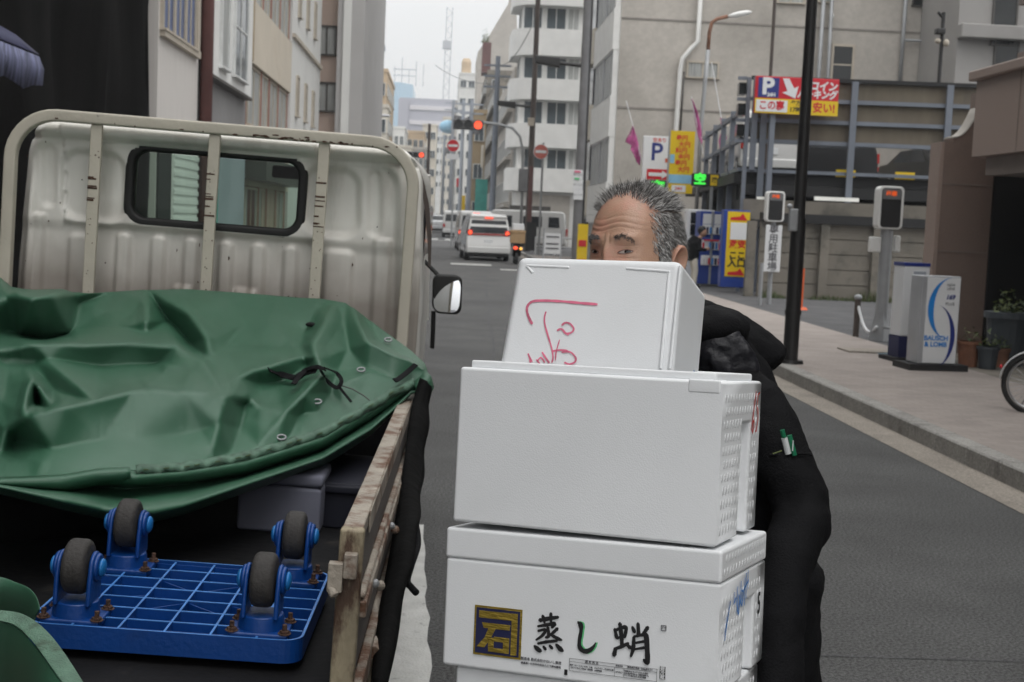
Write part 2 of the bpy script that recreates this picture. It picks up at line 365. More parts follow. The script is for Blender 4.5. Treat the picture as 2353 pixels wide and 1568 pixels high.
# painted marks
b = MB(); V = []; n = 60
for i in range(n+1):
    yy = -2 + 8.82*i/n; j = .006*sin(i*1.7)+random.uniform(-.004, .004); xr = .018-(yy-4.4)*.031*.9; V += [(xr-.17+random.uniform(-.004, .004), yy, .004), (xr+j, yy, .004)]
b.add(V, [(2*i, 2*i+1, 2*i+3, 2*i+2) for i in range(n)]); struct(b, 'lane_line', 'roadpaint')
b = MB()
for x0, x1, y0, y1 in ((.3, 1.75, 47.2, 48.6), (1.9, 3.3, 43.6, 44.4), (-1.2, 3.3, 84, 84.5)):
    b.add([(x0, y0, gz(y0)+.004), (x1, y0, gz(y0)+.004), (x1, y1, gz(y1)+.004), (x0, y1, gz(y1)+.004)], [(0, 1, 2, 3)])
for i in range(7): b.add([(-2.6+i*.9, 86, gz(86)+.004), (-2.15+i*.9, 86, gz(86)+.004), (-2.15+i*.9, 89, gz(89)+.004), (-2.6+i*.9, 89, gz(89)+.004)], [(0, 1, 2, 3)])
struct(b, 'road_marking', 'roadpaint')
b = MB(); V = []
for i in range(30): yy = 8+i*1.1; xx = .42+.0295*(yy-8)*.9+.02*sin(i*.9); V += [(xx, yy, .002), (xx+.035, yy, .002)]
b.add(V, [(2*i, 2*i+1, 2*i+3, 2*i+2) for i in range(29)]); ys_ = gp(2050, 1508).y; b.add([(-.9, ys_, .002), (3.44, ys_-.05, .002), (3.44, ys_-.035, .002), (-.9, ys_+.016, .002)], [(0, 1, 2, 3)]); struct(b, 'road_seam', 'asphalt2')

# ================================================================== BUILDINGS
def bld(name, label, x0, x1, y0, y1, h, m, group=None, z0=0., cat='building'):
    r = empty(name, label, cat, ((x0+x1)/2, (y0+y1)/2, z0), group=group)
    b = MB().bb(x0, x1, y0, y1, z0-.3, z0+h); build(b, 'wall', m, r, world=True); return r
def part(r, name, m, fn, **kw): b = MB(); fn(b); return build(b, name, m, r, world=True, **kw)
def win(r, x, y, z, w, h, rz, **kw): l = MW[r].translation; return window(r, x-l.x, y-l.y, z-l.z, w, h, rz, **kw)
R_E, R_W = pi/2, -pi/2
zl = lambda px, py, X=-5: pX(px, py, X).z
# --- left: building wrapped in black netting
r = empty('scaffolded_building', 'tall building wrapped in black scaffold netting at the left edge', 'building', (-9, 12, 0))
G = []
for i in range(90):
    yy = -8 + 31.3*i/89; row = []
    for j in range(26):
        z = 15*j/25; w = .10*sin(yy*2.3+.5*sin(z*.35))+.05*sin(yy*5.1+z*.25)+.05*sin(z*1.6+yy); row.append((-5.05+w-.004*z, yy+.05*sin(z*.9), z))
    G.append(row)
b = MB().grid(G); build(b, 'netting', 'net_black', r, world=True, smooth=True, solid=.02)
G = [[(-5.1-i*.6+.04*sin(z*.8), 23.3+.06*sin(i*2+z*.3), z) for z in [15*j/25 for j in range(26)]] for i in range(10)]
b = MB().grid(G); build(b, 'netting', 'net_black', r, world=True, smooth=True, solid=.02)
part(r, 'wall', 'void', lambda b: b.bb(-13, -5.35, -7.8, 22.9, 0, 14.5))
# awning hanging from the netting
a0 = pX(0, 100, -4.6); a1 = pX(68, 140, -4.6)
r = empty('awning', 'blue and white striped cloth awning hanging against the black netting', 'awning', (-4.7, a0.y, 0))
G = []; G2 = []
for i in range(17):
    yy = a0.y-2.5+(a1.y-a0.y+2.5)*i/16; dz = .05*sin(i*1.3)
    zz = a1.z+.05
    G.append([(-5.0, yy, zz+.35), (-4.75, yy, zz+.22), (-4.5, yy, zz+.02)]); G2.append([(-4.5, yy, zz), (-4.47+.03*sin(i*2.1), yy, zz-.14), (-4.5+.05*sin(i*2.1), yy, zz-.36+dz)])
build(MB().grid(G), 'roof_cloth', 'ink_navy', r, world=True, smooth=True, solid=.01)
M['awn'] = mat('awning_cloth', (.12, .13, .22), .8, .7, 9, stretch=(1, 2, .15))
build(MB().grid(G2), 'valance', 'awn', r, world=True, smooth=True, solid=.008)
# --- left: white ribbed building with blue windows
r = bld('white_clad_building', 'white ribbed cladding building with a band of blue windows beside the netting', -14, -5, 23.6, 27.35, 14, 'rib_white')
z0 = zl(358, 57); y0, y1 = 23.7, 26.75
part(r, 'sill', 'frame_beige', lambda b: b.bb(-5, -4.9, y0, 27.1, z0-.14, z0))
part(r, 'jamb', 'frame_beige', lambda b: b.bb(-5, -4.92, y1+.06, 27.1, z0+.003, z0+2.2))
for i in range(3): win(r, -5, y0+.5+i*1.02, z0+1.1, 1.0, 2.2, R_E, fm='frame_beige', gm='curtain_blue')
za, zb = zl(420, 350), zl(420, 545)
part(r, 'ground_floor', 'dark_steel', lambda b: b.bb(-5.0, -4.96, 23.65, 24.75, .1, 2.9))
part(r, 'shutter', 'white_panel', lambda b: [b.bb(-5.0, -4.93-(.02 if i % 2 else 0), 24.9, 27.3, .12+i*.085, .12+(i+1)*.085) for i in range(34)])
# brown drain pipe
b = MB().cyl((-4.86, 27.5, 0), (-4.86, 27.5, 14), .13, n=10); tagp(build(b, 'drain_pipe', 'redbrown', smooth=True), 'thick brown drainpipe between the white cladding and the grey mortar wall', 'pipe')
# --- left: grey mortar building with white bay
r = bld('grey_mortar_building', 'grey mortar building with a white framed bay window', -14, -5, 27.7, 33.8, 14, 'mortar')
zb0 = zl(470, 158, -4.8); zb1 = zb0+3.1
part(r, 'bay', 'white_panel', lambda b: b.bb(-5, -4.82, 27.75, 33.5, zb0, zb1), bevel=.02, seg=1)
win(r, -4.82, 31.4, zb0+1.35, 1.9, 2.2, R_E, fm='frame_white', gm='glass', bars=1)
win(r, -4.82, 29.2, zb0+1.35, 1.0, 2.2, R_E, fm='frame_white', gm='curtain', mull=0)
part(r, 'ledge', 'frame_dark', lambda b: b.bb(-5, -4.79, 27.72, 33.53, zb0-.06, zb0-.003))
part(r, 'ground_floor', 'bluegrey', lambda b: b.bb(-5, -4.95, 27.9, 33.6, .1, 2.9))
part(r, 'doorway', 'teal', lambda b: b.bb(-4.95, -4.92, 28.6, 29.6, .1, 2.7))
# --- left: beige building with red columns
r = bld('beige_building', 'beige building with red window posts and long plain balcony panels', -14, -5.25, 33.9, 43.2, 16, 'beige')
zs = zl(575, 140); zt = zl(580, 18)
per = 3.1
for kf in range(-1, 4):
    zb = zs+kf*per
    part(r, 'balcony_panel', 'beige', lambda b: b.bb(-5.25, -4.98, 34.6, 43.15, zb, zb+1.55))
    if kf >= 0 or True:
        for (ya, yb_) in ((34.65, 36.9), (37.2, 38.5), (38.9, 40.6), (40.9, 42.9)):
            win(r, -5.14, (ya+yb_)/2, zb-.78, yb_-ya, 1.5, R_E, fm='frame_beige', gm='curtain', mull=1, fw=.06)
for yy in (34.25, 37.05, 38.7, 40.75, 43.05): part(r, 'post', 'red_steel', lambda b: b.bb(-5.24, -5.07, yy-.11, yy+.11, .2, zs-.003))
for kf in range(0, 3):
    for yy in (34.25, 37.05, 38.7, 40.75, 43.05): part(r, 'post', 'red_steel', lambda b: b.bb(-5.24, -5.07, yy-.11, yy+.11, zs+kf*per+1.56, zs+(kf+1)*per-.01))
part(r, 'pilaster', 'brick_tan', lambda b: b.bb(-5.2, -4.93, 33.95, 34.55, zs+.01, zs+1.9))
part(r, 'sign_band', 'frame_dark', lambda b: b.bb(-5.2, -4.5, 34.2, 42.5, 2.35, 2.95))
part(r, 'ground_floor', 'redbrown', lambda b: b.bb(-5.24, -5.1, 35.2, 36.6, .1, 2.3)); part(r, 'ground_floor', 'pinktan', lambda b: b.bb(-5.24, -5.1, 38, 41.5, .1, 2.3))
# --- left: white building
r = bld('white_building', 'white rendered building with narrow slot windows and thin ledges', -14, -5, 43.3, 52.9, 22, 'white_wall')
for z in (3.9, 7.1, 10.3, 13.5): part(r, 'ledge', 'frame_beige', lambda b: b.bb(-5, -4.9, 43.35, 52.85, z, z+.12))
for z in (5.4, 8.6, 11.8):
    for yy in (45, 47.6, 50.2): win(r, -5, yy, z, .6, 1.3, R_E, fm='frame_beige', gm='glass_dark', mull=0)
# --- left: pink tan building facing the camera with grey column
xa, xb = pY(733, 120, 54).x, pY(776, 120, 54).x; xc = pY(838, 120, 54).x
r = bld('tan_building', 'pinkish tan apartment building with dark paired windows', -14, xb, 54, 64, 30, 'pinktan')
for py in (92, 222): 
    z = pY(752, py, 54).z; win(r, (pY(731, py, 54).x+pY(771, py, 54).x)/2, 54, z, .80, 1.12, 0, fm='frame_dark', gm='curtain', mull=1, fw=.09)
r2 = bld('grey_tower_block', 'pale grey column like block standing against the tan apartment building', xb+.02, xc, 53.4, 70, 30, 'greycol')
part(r2, 'pilaster', 'white_wall', lambda b: b.bb(xb+.25, xb+.55, 53.3, 53.4, 0, 30))
# --- left: farther buildings
def far_block(name, label, pl, pr, pt, Y, m, dep=12, wm='glass', rows=6, cols=2, side='L', ww=1.2, wh=1.2, fh=3.1, fm='frame_white', wside=True, group=None):
    A, B = pY(pl, pt, Y), pY(pr, pt, Y); x0, x1 = A.x, B.x; h = (A.z+B.z)/2-gz(Y)
    r = bld(name, label, x0, x1, Y, Y+dep, h, m, z0=gz(Y), group=group)
    n = 0
    for i in range(rows):
        z = gz(Y)+h-1.6-i*fh
        if z < gz(Y)+1.5: break
        for j in range(cols):
            win(r, x0+(x1-x0)*(j+.5)/cols, Y, z, min(ww, (x1-x0)/cols*.75), wh, 0, fm=fm, gm=wm, mull=1); n += 1
        if wside:
            X, rz = (x1, R_E) if side == 'L' else (x0, R_W)
            for j in range(max(1, int(dep/3))): win(r, X, Y+1.6+j*3, z, 1.6, wh, rz, fm=fm, gm=wm, mull=1); n += 1
        if n > 90: break
    part(r, 'parapet', m, lambda b: b.bb(x0-.08, x1+.08, Y-.08, Y+dep+.08, gz(Y)+h+.003, gz(Y)+h+.35))
    return r
far_block('grey_blue_building', 'blue grey narrow building rising behind the red vertical sign', 828, 862, 58, 92, 'bluegrey', 14, rows=7, cols=1)
far_block('balcony_building', 'tan building with stacked balconies on the left of the far street', 864, 890, 166, 132, 'tan2', 18, rows=8, cols=1)
far_block('low_cream_building', 'cream low building below the tan balconies with a rounded top sign', 866, 891, 248, 124, 'cream', 6, rows=2, cols=1)
far_block('pale_corner_building', 'small pale building at the foot of the hazy blue tower', 893, 930, 296, 190, 'white_wall', 20, rows=4, cols=3)
far_block('orange_brick_building', 'orange tan building below the banded grey office block', 936, 975, 306, 205, 'tan2', 20, rows=5, cols=3)
far_block('cream_gabled_building', 'cream building with sloping roof right of the orange tan building', 972, 1004, 290, 230, 'cream', 20, rows=5, cols=2, side='R')
far_block('small_white_building', 'small white building left of the far traffic light', 905, 945, 340, 175, 'cream', 20, rows=4, cols=3)
far_block('small_grey_building', 'small grey building under the gabled cream one', 950, 985, 345, 165, 'concrete', 20, rows=4, cols=3)
# blue tower
A, B = pY(889, 188, 430), pY(948, 194, 430)
r = empty('blue_tower', 'pale blue glazed tower with antennas above the end of the street', 'tower', ((A.x+B.x)/2, 445, 0)); zT = A.z
w = B.x-A.x
build(MB().prism([(A.x, 430), (B.x-4, 430), (B.x, 436), (B.x, 470), (A.x, 470)], 0, zT, 'z'), 'wall', 'glassblue', r, world=True)
for i in range(5): part(r, 'antenna', 'alu', lambda b: b.cyl((A.x+2+i*2.3, 440, zT), (A.x+2+i*2.3, 440, zT+(6, 9, 5, 8, 7)[i]), .12, n=6))
part(r, 'antenna_frame', 'alu', lambda b: [b.bb(A.x+1.5, A.x+9, 439.8, 440.1, zT+z, zT+z+.3) for z in (3, 5)])
# office slab with bands
A, B = pY(918, 224, 380), pY(1052, 236, 380); zT = A.z
r = empty('office_block', 'grey office block with pale horizontal bands closing the street', 'building', ((A.x+B.x)/2, 390, 0))
build(MB().bb(A.x, B.x, 380, 400, 0, zT), 'wall', 'office', r, world=True)
for i in range(8): part(r, 'band', 'officeband', lambda b: b.bb(A.x+3, B.x+.2, 379.6, 380, zT-3.2-i*4.1, zT-2.0-i*4.1))
part(r, 'stair_core', 'office', lambda b: b.bb(A.x-.2, A.x+2.6, 379.4, 380, 0, zT-.5))
# water tank and pink mast
A = pY(1030, 292, 300); b = MB().ell(A, (2.0, 2.0, 1.5)); tagp(build(b, 'water_tank', 'light_blue', smooth=True), 'round pale blue rooftop water tank in the far street', 'tank')
# tower crane
A, B = pY(1022, 235, 520), pY(1034, 18, 520)
r = empty('tower_crane', 'faint lattice tower crane mast against the white sky', 'crane', (A.x, 520, 0))
def lat(b, p0, p1, w, n):
    p0, p1 = Vector(p0), Vector(p1)
    for sx, sy in ((-1, -1), (1, -1), (1, 1), (-1, 1)): b.cyl(p0+Vector((sx*w, sy*w, 0)), p1+Vector((sx*w, sy*w, 0)), .16, n=5)
    for i in range(n):
        a = p0.lerp(p1, i/n); c = p0.lerp(p1, (i+1)/n); s = 1 if i % 2 else -1
        b.cyl(a+Vector((s*w, -w, 0)), c+Vector((-s*w, -w, 0)), .10, n=4)
part(r, 'mast', 'alu', lambda b: lat(b, (A.x, 520, 5), (B.x, 520, B.z), 1.1, 36))
part(r, 'cab', 'alu', lambda b: b.bb(A.x-1.6, A.x+1.6, 518.5, 521, A.z+20, A.z+23))

# --- right: concrete building
r = bld('concrete_building', 'big bare concrete building with drainpipes rising behind the car park', 6.35, 19.15, 50.9, 63.6, 24, 'concrete')
zc1, zc2, zc3 = pY(1640, 52, 50.9).z, pY(1600, 255, 50.9).z, pY(1480, 432, 50.9).z
for i, z in enumerate((zc1+4.1, zc1, zc2, zc3)): part(r, 'joint', 'seam', lambda b: b.bb(6.36, 19.2, 50.875, 50.9, z-.035, z+.035))
def wat(px, py): return pY(px, py, 50.9)
def winpx(x0, y0, x1, y1, **kw):
    a = wat((x0+x1)/2, (y0+y1)/2); win(r, a.x, 50.9, a.z, (x1-x0)*50.9/3080, (y1-y0)*50.9/3080, 0, **kw)
winpx(1908, 103, 1962, 196, fm='frame_beige', gm='glass_dark', mull=0, bars=1, fw=.09)
winpx(1577, 142, 1652, 178, fm='frame_beige', gm='curtain', mull=1, fw=.07)
winpx(1785, -40, 1850, 6, fm='frame_beige', gm='curtain', mull=1, fw=.07)
winpx(1880, -40, 1915, 4, fm='frame_beige', gm='curtain', mull=0, fw=.07)
winpx(2096, -30, 2157, 14, fm='frame_dark', gm='void', mull=0, fw=.05)
def pipe(px, name='drain_pipe', m='galv', rr=.09):
    P = [pY(x, y, 50.68) for x, y in px]; part(r, name, m, lambda b: b.tube(P, rr, n=8), smooth=True)
pipe([(1613, -60), (1604, 95), (1588, 112), (1568, 135), (1563, 160), (1553, 300), (1548, 420)], m='white_panel')
pipe([(1572, 165), (1563, 300)], m='frame_dark', rr=.04)
pipe([(1897, -60), (1880, 190), (1868, 300)], m='galv', rr=.08); pipe([(1915, -60), (1902, 185), (1890, 300)], m='galv', rr=.07)
pipe([(2086, -60), (2066, 215)], m='galv', rr=.08); pipe([(2070, 92), (2160, 97)], m='galv', rr=.05)
pipe([(2170, -60), (2150, 215)], m='pole_brown', rr=.15)
part(r, 'vent', 'white_panel', lambda b: b.ell(pY(1911, 37, 50.8), (.1, .12, .1), 10, 6))
# street face with projecting white bays
zb = [pX(1395, 92, 5.9).z, pX(1395, 270, 5.9).z]
for kf in range(-2, 4):
    zz = 6.15+kf*3.25
    part(r, 'bay', 'white_panel', lambda b: b.bb(6.08, 6.35, 50.95, 57.5, zz-.9, zz+.35))
    part(r, 'bay_top', 'white_panel', lambda b: b.bb(6.08, 6.35, 50.95, 57.5, zz+2.05, zz+2.345))
    win(r, 6.2, 52.5, zz+1.2, 2.6, 1.7, R_W, fm='alu', gm='curtain', mull=2); win(r, 6.2, 55.6, zz+1.2, 3.0, 1.7, R_W, fm='alu', gm='curtain', mull=2)
    part(r, 'bay_end', 'white_panel', lambda b: b.bb(6.13, 6.35, 50.97, 51.15, zz+.351, zz+2.049))
    part(r, 'stair_panel', 'cream', lambda b: b.bb(6.1, 6.35, 58.2, 63.4, zz-.9, zz+.6)); part(r, 'recess', 'glass_dark', lambda b: b.bb(6.2, 6.35, 58.4, 63.2, zz+.61, zz+2.3))
# --- right: paler building behind at the far right
r = bld('pale_grey_building', 'smooth pale grey building with stepped ledges right of the concrete one', 17.75, 34, 47, 50.8, 24, 'greycol2')
za = pY(2250, 60, 47).z; zb_ = pY(2250, 92, 47).z
part(r, 'ledge', 'greycol2', lambda b: b.bb(17.7, 34, 46.5, 47, zb_, za), bevel=.03, seg=1)
for py in (30, 160): a = pY(2296, py, 47); win(r, a.x+.2, 47, a.z, .9, 2.2, 0, fm='frame_dark', gm='glass_dark', mull=0)
# --- right: white building with banded balconies
Yc = 82; x0, x1 = pY(1178, 100, Yc).x, pY(1352, 100, Yc).x; gy = gz(Yc)
r = bld('white_banded_building', 'white building with curved corner and dark ribbon windows between plain bands', x0+.6, x1, Yc+.6, Yc+5, 30, 'white_wall', z0=gy)
tops = [(-62, 12), (66, 128), (181, 230), (285, 340), (388, 441)]
def rounded(b, x0, x1, y0, y1, za, zb, R=1.6):
    poly = [(x0+R-R*cos(t), y0+R-R*sin(t)) for t in [pi/2*i/6 for i in range(7)]]+[(x1, y0), (x1, y1), (x0, y1)]
    b.prism(poly, za, zb, 'z')
for a_, b_ in tops:
    zt, zb = pY(1265, a_, Yc).z, pY(1265, b_, Yc).z
    part(r, 'balcony_band', 'white_panel', lambda b: rounded(b, x0, x1, Yc, Yc+4.6, zb, zt))
for a_, b_ in ((12, 66), (128, 181), (230, 285), (340, 388)):
    zt, zb = pY(1265, a_, Yc).z, pY(1265, b_, Yc).z
    for px0, px1, g in ((1205, 1250, 'glass'), (1258, 1305, 'glass'), (1308, 1335, 'curtain')):
        xx0, xx1 = pY(px0, a_, Yc).x, pY(px1, a_, Yc).x; win(r, (xx0+xx1)/2, Yc+.6, (zt+zb)/2, xx1-xx0, (zt-zb)*.94, 0, fm='frame_white', gm=g, mull=1)
    for yy in (Yc+3,): win(r, x0+.6, yy, (zt+zb)/2, 2.4, (zt-zb)*.9, R_W, fm='frame_white', gm='glass', mull=1)
zt = pY(1265, 445, Yc).z
part(r, 'entrance', 'concrete', lambda b: b.bb(pY(1215, 450, Yc).x, pY(1312, 450, Yc).x, Yc+.5, Yc+.6, gy, zt-.1))
part(r, 'canopy', 'frame_dark', lambda b: b.bb(pY(1170, 470, Yc).x, pY(1262, 470, Yc).x, Yc-1.2, Yc+.3, pY(1215, 474, Yc).z-.25, pY(1215, 474, Yc).z))
# rooftop shrub
def shrub(loc, s, n, mats=('plant', 'plant2'), up=.5):
    b = MB()
    for i in range(n):
        d = Vector((random.gauss(0, 1), random.gauss(0, 1), abs(random.gauss(0, 1))*up+.2)); d.normalize(); c = Vector(loc)+Vector((d.x*s[0], d.y*s[1], d.z*s[2]))*random.random()**.5
        q = Euler((random.uniform(-1, 1), random.uniform(-1, 1), random.uniform(0, 6))).to_matrix(); l = s[0]*.16*random.uniform(.6, 1.5)
        b.add([c+q @ Vector(p) for p in ((-l*.4, 0, 0), (0, -l, 0), (l*.4, 0, 0), (0, l, .1*l))], [(0, 1, 2, 3)], random.randrange(2))
    return b
# --- right: chain of street buildings going away
def street_block(name, label, X, y0, y1, px, py, m, wm='glass', fm='frame_white', Yh=None, rows=8, ww=1.6):
    h = pX(px, py, X).z if False else None
    zt = pY(px, py, Yh or y0).z; g = gz(y0)
    r = bld(name, label, X, X+12, y0, y1-.1, zt-g, m, z0=g); n = 0
    for i in range(rows):
        z = zt-1.7-i*3.1
        if z < g+2: break
        for j in range(int((y1-y0)/3)):
            win(r, X, y0+1.6+j*3, z, ww, 1.4, R_W, fm=fm, gm=wm, mull=1); n += 1
        for j in range(3): win(r, X+1.2+j*2.4, y0, z, 1.3, 1.3, 0, fm=fm, gm=wm, mull=1); n += 1
        part(r, 'ledge', m, lambda b: b.bb(X-.35, X-.003, y0+.3, y1-.4, z-1.15, z-.95))
        if n > 80: break
    return r
street_block('pale_street_building', 'pale building with ledges directly left of the white banded one', 4.2, 88, 120, 1160, 196, 'concrete', rows=6, Yh=100)
r = street_block('brown_street_building', 'grey brown building carrying a purple rooftop box and shrubs', 4.2, 120.2, 150, 1135, 172, 'concrete_dark', rows=7)
r = street_block('purple_roof_building', 'dark narrow building topped by the purple rooftop box', 4.15, 150.2, 172, 1118, 160, 'concrete_dark', rows=7)
a0, a1 = pY(1107, 160, 151), pY(1129, 100, 151); part(r, 'roof_box', 'redbrown', lambda b: b.bb(a0.x, a1.x, 150.3, 154, a0.z-.4, a1.z))
tagp(build(shrub(((a0.x+a1.x)/2-.2, 152, a1.z-.1), (.5, .5, 1.9), 420), 'roof_shrub', ['plant', 'plant2']), 'straggly green shrub growing on the purple rooftop box', 'shrub')
Yg = 185; Pg = [pY(x, y, Yg) for x, y in ((1185, -60), (1173, 0), (1126, 79), (1098, 120), (1090, 480), (1200, 480))]
r = empty('slanted_building', 'tall grey building with a slanting roof edge rising behind the purple rooftop box', 'building', (Pg[3].x+2, Yg, 0))
build(MB().prism([(p.x, p.z) for p in Pg], Yg, Yg+14, 'y'), 'wall', 'concrete', r, world=True)
far_block('pale_tower_building', 'narrow pale building topped by a tan water tower', 1056, 1094, 172, 240, 'white_wall', 25, rows=9, cols=2, side='R')
a0, a1 = pY(1060, 172, 241), pY(1084, 135, 241); tagp(build(MB().cyl(((a0.x+a1.x)/2, 243, a0.z), ((a0.x+a1.x)/2, 243, a1.z-.4), (a1.x-a0.x)/2, n=16).cyl(((a0.x+a1.x)/2, 243, a1.z-.4), ((a0.x+a1.x)/2, 243, a1.z+.2), (a1.x-a0.x)/2, (a1.x-a0.x)/3, n=16), 'water_tower', 'tan2'), 'tan rooftop water tower on the narrow pale building', 'tank')
far_block('scaffold_grey_building', 'grey narrow building behind the overhead traffic light', 1040, 1062, 236, 290, 'concrete', 30, rows=8, cols=1, side='R')
far_block('far_beige_building', 'beige far building above the round no entry sign', 1018, 1044, 272, 330, 'cream', 30, rows=7, cols=2, side='R')
far_block('far_white_building', 'whitish building farthest down the right side of the street', 1000, 1024, 306, 372, 'white_wall', 30, rows=5, cols=2, side='R')
far_block('corner_brown_building', 'brown shopfront building low behind the overhead traffic light', 1088, 1118, 262, 112, 'brick_tan', 5, rows=3, cols=1, side='R', wside=False)
# green construction sheet and pole clutter in the far street
a, b_ = pY(1093, 412, 112), pY(1117, 502, 112)
tagp(build(MB().bb(a.x, b_.x, 111.6, 111.75, b_.z, a.z), 'construction_sheet', 'teal'), 'tall teal construction sheet in the street behind the white vans', 'sheet')
# --- right: brown granite building
zb0, zt0 = pX(2243, 360, 6.3).z, pX(2243, 188, 6.3).z; ye = 15.95
r = empty('granite_building', 'brown granite office entrance with an overhanging upper block', 'building', (8, 10, 0))
part(r, 'upper_block', 'granite2', lambda b: b.bb(6.3, 12, -10, ye, zb0, zt0))
part(r, 'coping', 'granite2', lambda b: b.bb(6.22, 12, -10, ye+.08, zt0+.002, zt0+.12), bevel=.015, seg=1)
part(r, 'seam', 'lintel', lambda b: [b.bb(6.294, 6.3, y-.006, y+.006, zb0, zt0) for y in (14.7, 12.6, 10.5, 8.4)])
part(r, 'lintel', 'lintel', lambda b: b.bb(6.42, 12, -10, ye-.15, zb0-.22, zb0-.003))
part(r, 'fascia', 'lintel', lambda b: b.bb(6.6, 12, -10, ye-.4, zt0+.121, zt0+.3))
za = pX(2330, 60, 6.7).z
part(r, 'window', 'greenglass', lambda b: b.bb(6.72, 6.78, -10, 15.2, zt0+.3, zt0+2.9))
part(r, 'window_post', 'frame_dark', lambda b: [b.bb(6.66, 6.8, y-.07, y+.07, zt0+.301, zt0+2.9) for y in (15.3, 13.6, 11.8, 10)])
part(r, 'window_head', 'lintel', lambda b: b.bb(6.55, 12, -10, 15.5, pX(2300, 40, 6.7).z, pX(2300, 40, 6.7).z+.25))
part(r, 'upper_floor', 'frame_dark', lambda b: b.bb(6.85, 12, -10, 15.35, zt0+.3, 12))
# curved wing wall (faces the street end, ends in a concave sweep)
zf = pY(2150, 328, 17.2).z; zh = pY(2240, 262, 17.2).z; fx0, fx1 = pY(2146, 500, 17.2).x, pY(2262, 500, 17.2).x
poly = [(fx0, .12), (fx1, .12), (fx1, zt0), (pY(2238, 262, 17.2).x, zt0)]
for t in range(9):
    u = t/8; xx = pY(2238, 262, 17.2).x*(1-u)+pY(2178, 320, 17.2).x*u; zz = zh+.05-(zh-zf)*(1-(1-u)**2.2); poly.append((xx, zz))
poly += [(fx0+.12, zf), (fx0, zf-.01)]
part(r, 'wing_wall', 'granite', lambda b: b.prism(poly, 17.0, 17.35, 'y'))
part(r, 'wing_edge', 'granite2', lambda b: b.bb(fx0-.05, fx0-.002, 16.99, 17.36, .12, zf))
part(r, 'wing_cap', 'concrete', lambda b: b.tube([(x_, 17.17, z_+.012) for x_, z_ in poly[4:13]], .185, n=8, flat=.02), smooth=True)
part(r, 'seam', 'lintel', lambda b: [b.bb(fx0, fx1, 16.994, 17.0, z-.008, z+.008) for z in (pY(2180, 423, 17).z, pY(2180, 578, 17).z)])
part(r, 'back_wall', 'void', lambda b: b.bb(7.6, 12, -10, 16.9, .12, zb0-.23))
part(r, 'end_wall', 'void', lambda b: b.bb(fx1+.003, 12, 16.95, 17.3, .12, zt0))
part(r, 'pillar', 'granite', lambda b: b.bb(6.5, 7.1, 3, 3.6, .12, zb0-.23))
# ================================================================== CAR PARK
TH = radians(-6); CP = pY(1728, 200, 32.5)
cpx, cpy = CP.x, 32.5
def cpl(px, py, off=0.):                          # pixel -> car park front plane, local (u along, z)
    r_ = ray(px, py); n = Vector((sin(TH), -cos(TH), 0)); n = Vector((-sin(TH), cos(TH), 0)); d = (Vector((cpx, cpy+off, CAM_H))-CO).dot(n)/r_.dot(n); P = CO+r_*d
    return ((P-Vector((cpx, cpy, 0))).dot(Vector((cos(TH), sin(TH), 0))), P.z)
cp = empty('parking_structure', 'two level steel car park with brown panels and blue grey posts', 'car park', (cpx, cpy, 0), (0, 0, TH))
uR = cpl(2175, 300)[0]+1.5
zTop, zP = cpl(1900, 185)[1], cpl(1900, 330)[1]
zF = cpl(1900, 398)[1]; zL = cpl(1900, 455)[1]
def cpart(name, m, fn, **kw): b = MB(); fn(b); return build(b, name, m, cp, **kw)
nz = 4; hh = (zTop-zP)/3
for i in range(3):
    z = zP+i*hh; cpart('panel', 'panel_tan', lambda b: b.bb(.1, uR, .06, .10, z+.05, z+hh-.005))
for i in range(4): z = zP+i*hh; cpart('rail', 'steel_blue' if i < 3 else 'dark_steel', lambda b: b.bb(-.02, uR, -.05, .05, z-.05, z+.045))
for px in (1752, 1957, 2175): 
    u = cpl(px, 300)[0]; cpart('post', 'steel_blue', lambda b: b.bb(u-.075, u+.075, -.14, -.052, (zL-.9 if px > 1800 else .1), zTop-.02 if px > 1760 else zP+.8))
cpart('corner_post', 'steel_blue', lambda b: b.bb(-.12, -.03, -.1, .1, .1, zTop)); cpart('corner_post', 'steel_blue', lambda b: b.bb(.02, .16, -.16, -.06, zF, zTop))
for i in range(3): z = zP+i*hh+.1; cpart('louvre', 'glass_dark', lambda b: b.bb(-.3, -.125, .05, .5, z, z+hh-.22))
for i in range(4): cpart('corner_bracket', 'steel_blue', lambda b: b.bb(-.34, -.121, -.02, .06, zP+i*hh-.06, zP+i*hh+.02))
cpart('deck', 'dark_steel', lambda b: b.bb(-.3, uR, .1, 16, zF-.32, zF-.08))
cpart('deck_edge', 'steel_blue', lambda b: b.bb(-.1, uR, -.06, .06, zF-.05, zF+.03))
cpart('girder', 'dark_steel', lambda b: b.bb(-.1, uR, .0, .12, zF-.6, zF-.33)); cpart('girder', 'dark_steel', lambda b: b.bb(-.1, uR, 1.2, 1.4, zF-.7, zF-.33))
cpart('guard_rail', 'steel_blue', lambda b: b.bb(.1, uR, -.04, .0, zP-.06, zP-.02) )
cpart('back_wall', 'beige', lambda b: b.bb(1, uR, 15.6, 15.8, zF-.08, zF+2.6))
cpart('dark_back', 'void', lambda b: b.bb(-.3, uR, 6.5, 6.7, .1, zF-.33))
for (u0, u1, z) in ((cpl(1735, 457)[0], cpl(1764, 459)[0], cpl(1750, 458)[1]), (cpl(1866, 457)[0], cpl(1967, 461)[0], cpl(1910, 459)[1])): cpart('light_tube', 'tube_white', lambda b: b.bb(u0, u1, -.35, -.27, z-.04, z+.05))
cpart('low_wall', 'concrete_dark', lambda b: b.bb(-.1, uR, -.5, -.38, cpl(1900, 512)[1], cpl(1900, 466)[1]))
cpart('low_beam', 'dark_steel', lambda b: b.bb(-.1, uR, -.56, -.36, cpl(1900, 530)[1]-.02, cpl(1900, 513)[1]))
